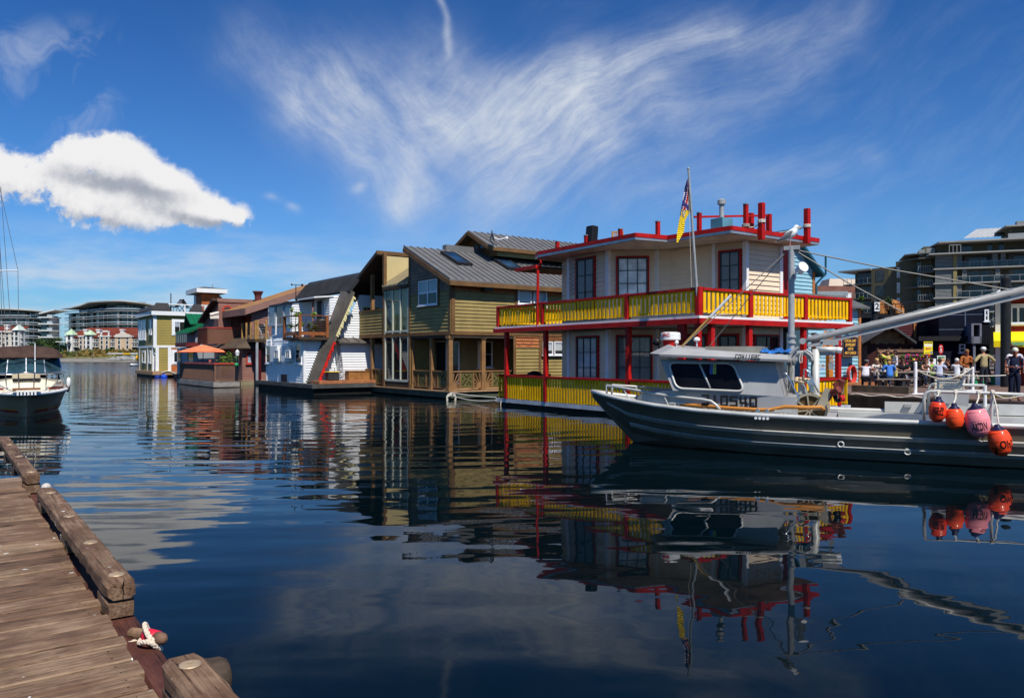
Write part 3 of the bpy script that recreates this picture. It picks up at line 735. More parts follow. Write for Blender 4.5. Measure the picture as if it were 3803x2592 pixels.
 def trim(W,a0,a1,z0,z1,d0=.026,d1=.06,mt=brown_trim,name='trim_board'):
  m=MB(); W.box(m,a0,a1,z0,z1,d0,d1); m.build(name,mt,H)
 trim(LW,-.02,L,zb,zband); trim(RW,-.06,W_,zb,zband)
 trim(LW,L-.12,L+.03,zband,zt-.1); trim(RW,.0,.20,zband,zt-.1); trim(LW,aA,aA+.14,.4,rL[1]-.05)
 trim(RW,a4(RW,1350,700)[0],a4(RW,1368,700)[0],zband,zt-.12)
 def w4(W,x0,y0,x1,y1,fr=vinyl_white,**k):
  u0,v0=c4(x0,y0); u1,v1=c4(x1,y1); return win_px(W,H,u0,v0,u1,v1,fr,clear_glass,**k)
 w4(LW,598,484,748,662,nx=2,ny=2,trim=brown_trim,blind=(blind_white,.55),fw=.06,mw=.09)
 w4(RW,1371,520,1478,668,trim=None,blind=(blind_white,.08),fw=.07)
 w4(RW,1494,528,1600,690,trim=None,blind=(blind_white,.08),fw=.07)
 m=MB(); p=RW.px(*c4(1113,545)); RW.box(m,p[0]-.28,p[0]+.28,p[1]-.12,p[1]+.22,.03,.4); m.build('wall_lamp',black_plastic,H,bevel=.05)
 # --- sun room between
 m=MB(); zu0=a4(LW,330,885)[1]; zu1=a4(LW,510,535)[1]; zl0=a4(LW,330,1265)[1]; zl1=a4(LW,330,922)[1]
 ztl=a4(LW,325,560)[1]; zu1=ztl
 for i in range(4):
  a=aG+.12+(aA-aG-.2)*i/3; LW.box(m,a-.05,a+.05,zl0,ztl+(zu1-ztl)*i/3,-.05,.05)
 for z in (zl0,zl1,zu0): LW.box(m,aG+.17,aA-.13,z-.05,z+.06,-.045,.045)
 sr=m.build('sunroom_frame',green_white,H)
 m=MB(); LW.quad(m,aG+.15,aA-.1,zl0,zl1,0); m.build('pane',glass_dark,sr)
 m=MB(); m.poly([LW.p3(aG+.15,zu0,0),LW.p3(aA-.1,zu0,0),LW.p3(aA-.1,zu1,0),LW.p3(aG+.15,ztl,0)]); m.build('pane',glass_mat('sunroom_glass',(.75,.75,.62)),sr)
 m=MB(); m.poly([LW.p3(aG+.15,zu0,-.25),LW.p3(aA-.1,zu0,-.25),LW.p3(aA-.1,zu1,-.25),LW.p3(aG+.15,ztl,-.25)]); m.build('curtain',mat('sunroom_blind',(.62,.58,.38),.7,.1),sr)
 m=MB(); LW.box(m,aG,aA,zl1+.02,zu0-.03,-.08,.02); m.build('spandrel',mat('dark_brown_board',(.06,.04,.025),.7),H); m=MB(); LW.box(m,aG,aA,.4,zl0-.03,-.08,.02); m.build('kickboard',mat('dark_brown_board'),H)
 trim(LW,aG-.08,aG+.07,.4,a4(LW,318,260)[1],-.1,.08)
 zc0=a4(LW,325,510)[1]; yg=L-a4(LW,305,255)[0]; qh=F.hit(*c4(510,380),(0,yg),(6,yg)); sl2=(qh.z-zc0)/qh.x; X2=qh.x+1
 m=MB(); pts2=[(-.1,L-aG+.1,zc0-.1*sl2),(-.1,L-aA,zc0-.1*sl2),(X2,L-aA,zc0+X2*sl2),(X2,yg,zc0+X2*sl2)]; m.slab(pts2,(0,0,-.08)); seams(m,pts2[0],pts2[1],pts2[3],6); m.build('sunroom_roof',mat('tan_metal',(.30,.25,.15),.5,.1,metal=.2),H)
 m=MB(); LW.box(m,aG,aA,zc0-.32,zc0-.17,.02,.14); m.build('sunroom_fascia',mat('dark_brown_board'),H)
 # --- tall shed roof over the balcony
 t1=a4(LW,305,255); t0=a4(LW,42,590)
 xr=.4
 y1=L-t1[0]; y0=L-t0[0]
 m=MB(); pts3=[(-xr,y1,t1[1]),(-xr,y0,t0[1]),(6.0,y0,t0[1]),(6.0,y1,t1[1])]
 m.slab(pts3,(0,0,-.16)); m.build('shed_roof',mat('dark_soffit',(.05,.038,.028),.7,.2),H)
 m=MB(); m.slab([(p[0],p[1],p[2]+.03) for p in pts3],(0,0,.05)); m.build('shed_roof_metal',metal_roof,H)
 w=Wall(F,(0,y1),(6,y1)); m=MB(); zz=t1[1]; w.box(m,0,5.9,zc0-.4,zz-.06,-.06,0); m.build('end_wall',beige_panel,H)
 m=MB(); w.box(m,-.4,5.9,zz-.1,zz+.1,-.03,.03); m.build('end_wall_cap',brown_trim,H)
 zp0=a4(LW,66,930)[1]; zp1=a4(LW,66,735)[1]
 ac=a4(LW,62,800)[0]
 m=MB(); siding(m,LW,rect(ac,aG-.08,zp0+.15,zp1),.175,.022); siding(m,Wall(F,(6,L-ac),(0,L-ac)),rect(0,6,zp0+.15,zp1),.175,.022); m.build('balcony_parapet',tan_siding,H)
 m=MB(); m.box(.02,6,y1,L-ac-.02,zp0-.02,zp0+.12); m.build('balcony_floor',brown_trim,H)
 trim(LW,ac-.02,aG-.08,zp1,zp1+.07,-.1,.07); trim(LW,ac-.02,aG-.08,zp0-.05,zp0+.16,.0,.05)
 m=MB(); siding(m,Wall(F,(2.6,L-ac),(2.6,y1)),rect(0,L-ac-y1,.4,zp0),.175); m.build('porch_rear_wall',tan_siding,H)
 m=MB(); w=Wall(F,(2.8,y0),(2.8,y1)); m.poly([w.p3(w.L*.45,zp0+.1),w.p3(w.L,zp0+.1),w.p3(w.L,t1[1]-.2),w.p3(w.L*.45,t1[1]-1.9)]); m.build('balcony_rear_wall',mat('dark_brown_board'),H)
 w=Wall(F,(2.75,y0),(2.75,y1)); m=MB(); q=w.px(*c4(255,498)); q2=w.px(*c4(306,462)); m.poly([w.p3(q[0],q[1],.0),w.p3(q2[0],q[1],.0),w.p3(q2[0],q2[1],.0)]); m.build('orange_gable_panel',cedar_shingle,H)  # orange cedar triangle set on the dark rear wall
 for (x,yt,yb,wd) in ((78,600,735,.16),(195,440,735,.20)):
  a,zt_=a4(LW,x,yt); _,zb_=a4(LW,x,yb); m=MB(); LW.box(m,a-wd/2,a+wd/2,zb_,zt_+.1,-.3,-.12); m.build('balcony_post',brown_post,H)
 # --- lower porch
 mlow=MB(); w1=Wall(F,(1.7,yA),(1.7,1.8)); w2=Wall(F,(1.7,1.8),(W_,1.8)); siding(mlow,w1,rect(0,w1.L,.4,zb),.175); siding(mlow,w2,rect(0,w2.L,.4,zb),.175); mlow.build('lower_wall',tan_siding,H)
 w4(w1,728,955,822,1290,nx=1); w4(w2,836,955,905,1290,nx=1); w4(w2,1056,955,1168,1165,ny=2)
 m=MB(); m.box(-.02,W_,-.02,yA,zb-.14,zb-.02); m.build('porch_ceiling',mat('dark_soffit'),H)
 aB=a4(RW,1345,1100)[0]
 mb=MB(); z1=a4(RW,1350,1005)[1]; siding(mb,RW,rect(aB,W_,.4,z1),.175); mb.build('bay_wall',tan_siding,H)
 mb=MB(); siding(mb,RW,rect(aB,W_,z1,zb-.02),.17,.03); mb.build('bay_shingles',cedar_shingle,H)
 trim(RW,aB-.06,aB+.1,.4,zb-.02); trim(RW,a4(RW,1540,1000)[0],a4(RW,1558,1000)[0],.4,zb-.02)
 w4(RW,1566,960,1648,1066,trim=brown_trim,fw=.06,blind=(blind_white,.3)); w4(RW,1657,960,1730,1066,trim=brown_trim,fw=.06,blind=(blind_white,.3))
 def post(W,x,name='porch_post',w=.22):
  a=a4(W,x,1100)[0]; m=MB(); W.box(m,a-w/2,a+w/2,.4,zb-.03,-w-.05,-.05); W.box(m,a-w/2-.04,a+w/2+.04,zb-.2,zb-.04,-w-.09,-.01); W.box(m,a-w/2-.04,a+w/2+.04,.41,.6,-w-.09,-.01)
  m.build(name,brown_post,H); return a
 pa=[post(LW,x,w=.18) for x in (84,204,303,524,675)]; pc=post(RW,849); pr=[post(RW,x) for x in (1110,)]
 def burst_rail(W,a0,a1,side=1):
  m=MB(); zt=.4+.98; n=W
  n.box(m,a0,a1,zt-.06,zt,-.2,-.08); n.box(m,a0,a1,.5,.56,-.18,-.1)
  L_=a1-a0; pw=min(L_*.42,.85); pm=(a0+a1)/2
  for e in (pm-pw/2-.04,pm+pw/2+.04): n.box(m,e-.035,e+.035,.56,zt-.06,-.175,-.105)
  for sgn,ae in ((1,a0),(-1,a1)):
   span=(pm-pw/2-.08-a0)
   for k in range(5):
    t=math.radians(8+k*18.5); r=min(span/max(.15,math.cos(t)) if math.cos(t)>.05 else 9,.78/max(.12,math.sin(t)))
    n.bar(m,ae+sgn*.1*math.cos(t),.58+.1*math.sin(t),ae+sgn*r*math.cos(t),.58+r*math.sin(t),.045,-.165,-.12)
   fan=[n.p3(ae+sgn*.26*math.cos(t),.56+.26*math.sin(t),-.11) for t in [i*math.pi/12 for i in range(7)]]+[n.p3(ae,.56,-.11)]
   m.slab(fan,Vector(n.p3(0,0,-.06))-Vector(n.p3(0,0,0)))
  o=m.build('sunburst_railing',brown_post,H)
  p=MB(); holes={(2,1),(5,1),(3,2),(4,2),(1,3),(6,3),(2,5),(5,5),(3,4),(4,6),(1,6),(6,6)}
  cw=pw/8; ch=(zt-.08-.58)/8
  for i in range(8):
   for j in range(8):
    if (i,7-j) in holes: continue
    n.box(p,pm-pw/2+i*cw,pm-pw/2+(i+1)*cw,.58+j*ch,.58+(j+1)*ch,-.15,-.125)
  p.build('cutout_panel',olive_panel,o)
 aCn=LW.L
 for a0,a1 in ((pa[0]+.1,pa[1]-.1),(pa[1]+.1,pa[2]-.1),(pa[3]+.1,pa[4]-.1),(pa[4]+.1,L-.12)): burst_rail(LW,a0,a1)
 burst_rail(RW,pc+.12,pr[0]-.12); burst_rail(RW,pr[0]+.12,aB-.1)
 # --- pop-up clerestory on the roof
 q0=F.hit(*c4(1052,88),(0,yA),(9,yA)); xg=q0.x+.3
 w=Wall(F,(xg,yA+2.9),(xg,yA-.6))
 pk=w.px(*c4(1050,90)); el=w.px(*c4(915,225)); er=w.px(*c4(1212,190))
 m=MB(); zb2=rL[1]-.3
 m.poly([w.p3(el[0],zb2),w.p3(er[0],zb2),w.p3(er[0],er[1]),w.p3(*pk),w.p3(*el)])
 m.build('clerestory_gable',brown_trim,H)
 pkx,erx=w.p3(*pk),w.p3(*er); elx=w.p3(*el); Lr=7.4
 m=MB(); pp=[(erx[0]-.6,erx[1]-.12,erx[2]-.12),(erx[0]+Lr,erx[1]-.12,erx[2]-.12),(pkx[0]+Lr,pkx[1],pkx[2]),(pkx[0]-.6,pkx[1],pkx[2])]
 m.slab(pp,(0,0,-.09)); seams(m,pp[0],pp[1],pp[3],18)
 pl=[(pkx[0]-.6,pkx[1],pkx[2]),(pkx[0]+Lr,pkx[1],pkx[2]),(elx[0]+Lr,elx[1]+.1,elx[2]-.1),(elx[0]-.6,elx[1]+.1,elx[2]-.1)]; m.slab(pl,(0,0,-.09)); m.build('clerestory_roof',metal_roof,H)
 m=MB(); m.bar((erx[0]-.6,erx[1]-.14,erx[2]-.26),(erx[0]+Lr,erx[1]-.14,erx[2]-.26),.06,.2); m.bar((erx[0]-.62,erx[1]-.1,erx[2]-.24),(pkx[0]-.62,pkx[1],pkx[2]-.12),.06,.2); m.bar((elx[0]-.62,elx[1]+.1,elx[2]-.24),(pkx[0]-.62,pkx[1],pkx[2]-.12),.06,.2); m.build('clerestory_fascia',brown_trim,H)
 wr=Wall(F,(xg,erx[1]+.06),(xg+Lr-.6,erx[1]+.06)); m=MB(); siding(m,wr,rect(0,wr.L,zb2,erx[2]-.2),.175); m.build('clerestory_wall',tan_siding,H)
 a=w.px(*c4(1035,240)); b=w.px(*c4(1120,175))
 window(w,H,a[0],w.px(*c4(1070,240))[0],a[1],w.px(*c4(1070,190))[1],brown_trim,clear_glass,fw=.05,sill=False)
 window(w,H,w.px(*c4(1078,240))[0],b[0],a[1],b[1],brown_trim,clear_glass,fw=.05,sill=False)
 m=MB(); ww=w.px(*c4(1190,190)); m.poly([w.p3(w.px(*c4(1136,240))[0],a[1],.03),w.p3(ww[0],a[1],.03),w.p3(ww[0],ww[1]-.3,.03),w.p3(w.px(*c4(1136,150))[0],w.px(*c4(1136,165))[1],.03)]); m.build('clerestory_glass',glass_dark,H)
 b0=F.hit(*c4(1165,130),(xg-.7,yA+3),(xg-.7,yA-2))
 D=thing('satellite_dish','grey satellite dish on the gable of the small upper roof of the tan house','satellite dish',F.world(b0),F.rz)
 m=MB(); ax=Vector((.80,-.6,.25)); m.lathe([(.0,.0),(.12,.015),(.24,.06),(.33,.12),(.335,.13),(.24,.08),(.12,.035),(.0,.02)],(0,.0,.05),18,ax); m.build('dish',mat('dish_grey',(.16,.17,.18),.5),D,smooth=True)
 m=MB(); m.tube([(0,0,.05),(.3,-.25,-.15),(.62,-.48,-.05)],.03,6); m.cbox((.66,-.5,-.03),.12,.1,.14); m.build('feed_arm',vinyl_white,D)
 m=MB(); m.tube([(-.02,.02,.05),(.0,.1,-.2),(.3,.0,-.55)],.04,6); m.build('mount',galv,D)
 cpt=F.world((-.1,-.2,.22)); e=YF.world((-.05,11.4,.2))
 m=MB()
 for off,sg in ((0,.25),(.12,.06)):
  q=[]
  for i in range(13):
   t=i/12; p=cpt.lerp(e,t); q.append((p.x,p.y,p.z+off-sg*4*t*(1-t)*.5))
  m.tube(q,.025,6)
 for k in range(3): m.tube([(cpt.x+.22*math.cos(i*.63),cpt.y-.1,cpt.z-.1-.05*k+.2*math.sin(i*.63)) for i in range(10)],.03,6,closed=True)
 tag(m.build('mooring_line',rope_white),'white mooring lines from the tan house corner across to the yellow railing house','mooring line')
 m=MB(); q=YF.world((-.12,10.9,.2)); m.tube([q,(q.x-.03,q.y,-.15)],.018,5); tag(m.build('rope_end',rope_white),'thin white rope end dangling into the water below the yellow porch corner','rope')
tan_house()
# ------------------------------------------------------------------ white house with a gambrel roof
c3 = lambda x,y: (940+.3283*x, 980+.3283*y)
white_siding = mat('white_siding',(.76,.77,.78),.5,.05,1.0,dirt=.12,dirtc=(.5,.5,.5))
charcoal_roof = mat('charcoal_metal',(.040,.041,.044),.5,.2,1.2,metal=.2)
grey_rib = mat('ribbed_roof',(.13,.115,.10),.45,.2,1.5,metal=.3)
redbrown_wood = mat('redbrown_wood',(.25,.085,.03),.55,.25,2.5)
def white_house():
 F=Frame((-11.87,43.5),(.8,.6))
 H=thing('float_house','white clapboard float house with steep charcoal roof and a ribbed slope down to deck','house',(F.o.x,F.o.y,0),F.rz,'float houses moored in a row')
 zf=.57
 m=MB(); m.box(-.4,9,-2.2,7.2,.34,zf-.02); m.build('deck',mat('grey_deck_edge',(.07,.07,.068),.7,.3,2,dirt=.5),H)
 m=MB(); m.box(-.25,8.8,-2.0,7.0,-.5,.34); m.build('hull_float',black_float,H)
 Lb=6.2
 LW=Wall(F,(0,Lb),(0,0)); RW=Wall(F,(0,0),(6,0)); LU=Wall(F,(.22,5.9),(.22,2.4))
 z1=RW.px(*c3(580,832))[1]
 m=MB(); siding(m,LW,rect(0,Lb,zf,z1),.145,.024); siding(m,RW,rect(0,4.4,zf,z1),.145,.024); m.build('lower_wall',white_siding,H)
 for W,a in ((LW,Lb-.06),(LW,.06)):
  m=MB(); W.box(m,a-.06,a+.07,zf,z1,.02,.055); m.build('corner_board',white_paint,H)
 m=MB(); RW.box(m,-.045,.08,zf,z1,.02,.055); m.build('corner_board',white_paint,H)
 q0=LU.px(*c3(182,700)); tl=LU.px(*c3(182,492)); tr=LU.px(*c3(440,445));
 W2=Wall(F,(.22,2.4),(2.9,2.4)); t2=W2.px(*c3(665,386)); t1=W2.px(*c3(440,430))
 m=MB(); siding(m,LU,rect(0,LU.L,z1,tr[1]-.1),.145,.024)
 a2=W2.px(*c3(665,500))[0]
 siding(m,W2,[(0,z1),(a2,z1),(a2,t2[1]),(0,t1[1])],.145,.022)
 xB=F.hit(*c3(868,500),(0,.02),(6,.02)).x
 W3=Wall(F,(xB,2.4),(xB,.02)); zB=RW.px(*c3(1085,320))[1]; zBl=RW.px(*c3(868,375))[1]
 siding(m,W3,rect(0,W3.L,z1,zBl),.145,.022)
 RB=Wall(F,(xB,.02),(5,.02)); xr=F.hit(*c3(1090,320),(0,.02),(6,.02)).x-xB
 siding(m,RB,[(0,z1-.4),(xr,z1-.4),(xr,zB),(0,zBl)],.145,.022)
 m.build('upper_wall',white_siding,H)
 m=MB(); m.slab([(.05,5.98,tl[1]+.0),(.05,2.3,tr[1]),(3.2,2.3,t2[1]+.05),(3.2,5.98,t2[1]-.3)],(0,0,.09)); m.build('upper_roof',charcoal_roof,H)
 m=MB(); m.slab([(xB-1.0,2.5,zBl-.1),(xB-1.0,-.06,zBl-.1),(xB+.2,-.06,zBl+.02),(xB+.2,2.5,zBl+.02)],(0,0,.08)); m.build('door_canopy',white_paint,H)
 frame_grey=mat('blue_grey_frame',(.34,.38,.42),.5,.08)
 def w3(W,x0,y0,x1,y1,fr=vinyl_white,**k):
  u0,v0=c3(x0,y0); u1,v1=c3(x1,y1); return win_px(W,H,u0,v0,u1,v1,fr,k.pop('pane',clear_glass),**k)
 w3(LU,187,485,262,692,frame_grey,curtain=(pale_curtain,[(0,1,0,1)])); w3(LU,270,478,358,690,frame_grey,curtain=(mat('curtain_dim',(.12,.09,.08),.8,.4),[(0,1,0,1)])); w3(LU,364,468,434,680,frame_grey,curtain=(pale_curtain,[(0,1,0,.9)]))
 w3(LW,160,920,216,1126,ny=2,pane=glass_dark); w3(LW,492,902,564,1130,ny=2,pane=glass_dark)
 w3(W3,735,412,800,700,frame_grey,pane=glass_dark)
 for x0,x1,wx0,wx1 in ((243,326,255,300),(368,458,382,430)):
  a0,zt=LW.px(*c3(x0,930)); a1,zb=LW.px(*c3(x1,1108)); m=MB(); LW.box(m,a0,a1,zb,zt,.02,.30); bx=m.build('bay_box',white_paint,H)
  LWd=Wall(F,(-.30,Lb),(-.30,0)); w3(LWd,wx0,975,wx1,1066,nx=2,ny=3,pane=glass_dark,sill=False,fw=.06)
 a0,zt=LW.px(*c3(326,1248)); a1,zb=LW.px(*c3(397,1335)); m=MB(); LW.box(m,a0,a1,zb,zt,.0,.055); hp=m.build('hatch',mat('maroon_hatch',(.07,.006,.008),.5),H)
 m=MB(); LW.box(m,a0-.08,a0,zb,zt+.06,.0,.07); LW.box(m,a1,a1+.06,zb,zt+.06,.0,.07); LW.box(m,a0,a1,zt,zt+.06,0,.07); m.build('hatch_trim',white_paint,hp)
 m=MB(); pts=[LW.px(*c3(x,y)) for x,y in ((262,600),(258,800),(222,822),(218,1090),(208,1118))]; m.tube([LW.p3(a,z,.09 if i>1 else .0) for i,(a,z) in enumerate(pts)],.05,8); m.build('downpipe',white_paint,H)
 G=Wall(F,(0,-.9),(8,-.9))
 p1=G.px(*c3(1090,300)); p2=G.px(*c3(1232,120)); p3_=G.px(*c3(1270,85)); b0=G.px(*c3(720,1335));
 yb=7.6
 m=MB()
 def quad_roof(pa,pb,ya,yb_):
  m.slab([(pa[0],ya,pa[1]),(pb[0],ya,pb[1]),(pb[0],yb_,pb[1]),(pa[0],yb_,pa[1])],(0.05,0,-.12))
 quad_roof(p1,p2,-.9,yb); seams(m,(p1[0],yb,p1[1]),(p1[0],-.9,p1[1]),(p2[0],yb,p2[1]),34,.035,.035)
 quad_roof(p2,p3_,-.9,yb)
 pe=(p3_[0]+1.0,p3_[1]+.15); quad_roof(p3_,pe,-.9,yb)
 m.slab([(pe[0],-.9,pe[1]),(pe[0]+2.5,-.9,p1[1]),(pe[0]+2.5,yb,p1[1]),(pe[0],yb,pe[1])],(0,0,-.1))
 m.build('gambrel_roof',charcoal_roof,H)
 m=MB(); pb=(b0[0]-.0,.62); ya,yb_=-.92,.0
 lo=F.hit(*c3(600,1345),(0,.0),(8,.0))
 A=Vector((b0[0],ya,b0[1])); B=Vector((p1[0]+.18,ya,p1[1]-.02)); C=Vector((lo.x,.0,lo.z)); D=Vector((p1[0]-.15,.0,p1[1]))
 m.slab([A,B,D,C],(.16,0,-.10)); seams(m,A,C,B,7,.05,.05); m.build('lower_slope',grey_rib,H)
 def scallop(A,B,name,mt,flip=1):
  m=MB(); n=18; d=(B-A);
  for i in range(n):
   s0=A+d*(i/n); s1=A+d*((i+1)/n); dep=.10+.04*math.sin(i*1.9)
   m.slab([s0,s1,s1+Vector((dep,0,-.10)),s0+Vector((dep+.07,0,-.10))],(0,.05,0))
  m.build(name,mt,H)
 mid=A.lerp(B,.47)
 scallop(A+Vector((.05,-.03,0)),A.lerp(B,.44)+Vector((.05,-.03,0)),'bargeboard',mat('bright_red',(.55,.02,.015),.45,.15))
 scallop(A.lerp(B,.50)+Vector((.05,-.03,0)),B+Vector((.05,-.03,-.3)),'bargeboard',mat('cream_trim',(.70,.62,.33),.5,.06))
 GW=Wall(F,(0,-.2),(9,-.2)); gb=GW.px(*c3(735,1330)); gt=GW.px(*c3(1185,350))
 m=MB(); siding(m,GW,[(gb[0],zf),(9,zf),(9,gt[1]),(gt[0]+.12,gt[1]),(gb[0]+.0,zf+.1)],.145,.022); m.build('gable_wall',white_siding,H)
 w3(GW,1232,482,1420,585,mat('cream_trim'),nx=4,ny=2,pane=glass_dark,fw=.07)
 AF=Wall(F,(2.1,-.75),(8,-.75)); a0=AF.px(*c3(996,1000))[0]; x0=2.1+a0; zt=AF.px(*c3(1000,880))[1]
 m=MB(); AF2=Wall(F,(x0,-.75),(8.0,-.75)); siding(m,AF2,rect(0,8-x0,zf+.05,zt),.145,.022); AL=Wall(F,(x0,1.2),(x0,-.75)); siding(m,AL,rect(0,AL.L,zf+.05,zt),.145,.022); m.build('annex_wall',white_siding,H)
 m=MB(); pp=[(x0-.3,-1.15,zt-.02),(8,-1.15,zt-.02),(8,.4,zt+.45),(x0-.3,.4,zt+.45)]; m.slab(pp,(0,0,-.08)); seams(m,pp[0],pp[1],pp[3],10); m.build('annex_roof',grey_rib,H)
 m=MB(); m.box(F.hit(*c3(735,1340),(0,-1.9),(8,-1.9)).x,8,-2.1,-.9,zf,zf+.16); m.build('boardwalk',mat('orange_plank',(.36,.14,.06),.65,.25,3),H)
 a0=AF2.px(*c3(1030,1210))[0]; a1=AF2.px(*c3(1140,1305))[0]
 z0=z1+.02
 m=MB(); m.box(-.45,xB-.15,-.5,2.2,z0-.16,z0); m.build('balcony_floor',mat('dark_brown_board'),H)
 BW=Wall(F,(-.4,-.45),(4,-.45)); BL=Wall(F,(-.4,2.2),(-.4,-.45)); zt=BW.px(*c3(600,575))[1]
 xe=BW.px(*c3(840,700))[0]
 m=MB(); BW.box(m,0,xe+.3,zt-.05,zt,-.1,.03); BL.box(m,0,2.62,zt-.05,zt,-.1,.03); BW.box(m,0,xe,z0+.10,z0+.30,-.05,.0); BL.box(m,0,2.6,z0+.1,z0+.3,-.05,0)
 for k in range(5): BW.box(m,.05,xe,z0+.4+k*.14,z0+.41+k*.14,-.04,-.03)
 o=m.build('balcony_railing',redbrown_wood,H)
 for W,a in ((BW,.0),(BW,xe),(BL,.05)):
  m=MB(); W.box(m,a-.07,a+.08,z0-.1,zt,-.12,.02); m.build('balcony_post',redbrown_wood,H)
 def plant(label,p,hh,seed,r=.35,parent=None):
  random.seed(seed); T=thing('potted_plant',label,'plant',p,0)
  m=MB(); m.lathe([(.14,0),(.19,.28),(.21,.30),(.18,.30)],(0,0,0),12); m.build('pot',mat('terracotta',(.30,.09,.04),.7),T)
  leaves(T,'foliage',(0,0,.3),hh,r,160,.09)
 plant('leafy potted plant in front of the grey framed window on the white house balcony',F.world((-.05,1.2,z0)),1.55,3,.42)
 plant('tall thin potted plant by the corner post of the white house balcony',F.world((.55,.1,z0)),1.2,4,.3)
 b=F.world((1.5,.55,z0)); g=thing('covered_barbecue','black covered barbecue behind the cable railing of the white house balcony','barbecue',b,F.rz)
 m=MB(); m.box(-.7,.75,-.25,.3,0,.95); m.build('cover_skirt',black_plastic,g,bevel=.05); m=MB(); m.ball((0,0,.95),(.6,.3,.25),12,8); m.build('lid_cover',black_plastic,g,smooth=True)
 p=F.hit(*c3(895,1315),(0,-1.3),(8,-1.3)); t=thing('storage_tub','dark grey plastic tub with a yellow lid on the white house boardwalk','tub',F.world((p.x,-1.3,zf+.16)),F.rz)
 m=MB(); m.prism([(-.33,-.25),(.33,-.25),(.33,.25),(-.33,.25)],0,.46); m.build('tub_body',mat('tub_grey',(.035,.037,.04),.5),t,bevel=.06); m=MB(); m.box(-.37,.37,-.28,.28,.465,.51); m.build('tub_lid',mat('tub_yellow',(.75,.5,.02),.5),t,bevel=.02)
 p=F.hit(*c3(965,1315),(0,-1.0),(8,-1.0)); t=thing('stepladder','aluminium stepladder leaning against the white annex wall','ladder',F.world((p.x+.1,-1.0,zf+.16)),F.rz)
 for sx in (-.2,.2):
  m=MB(); m.bar((sx,-.1,0),(sx*.7,.15,1.55),.05,.03); m.build('rail',galv,t)
 m=MB();
 for k in range(5): m.bar((-.19,-.08+.05*k,.25+.27*k),(.19,-.08+.05*k,.25+.27*k),.06,.02)
 m.build('rungs',galv,t)
 p0=AF2.p3(a0,0); t=thing('wooden_chest','orange brown wooden chest against the white annex wall','chest',F.world((p0[0]+.9,-1.12,zf+.16)),F.rz)
 m=MB(); m.box(-.9,.9,-.25,.25,0,.48); m.build('chest_body',mat('chest_wood',(.28,.13,.04),.6,.25,3),t); m=MB(); m.box(-.93,.93,-.28,.25,.485,.54); m.build('chest_lid',mat('chest_wood'),t)
 p=F.hit(*c3(484,395),(.5,6),(.5,0)); t=thing('weather_vane','little anemometer mast on the corner of the white house roof','weather vane',F.world((p.x,p.y,p.z-.1)),0)
 m=MB(); m.tube([(0,0,-.2),(0,0,.95)],.025,6); m.build('mast',black_plastic,t); m=MB(); m.tube([(-.25,0,.95),(.38,0,.92)],.02,6); m.ball((-.25,0,.95),.06,8,6); m.ball((.38,0,.92),.08,8,6); m.build('arms',black_plastic,t)
white_house()
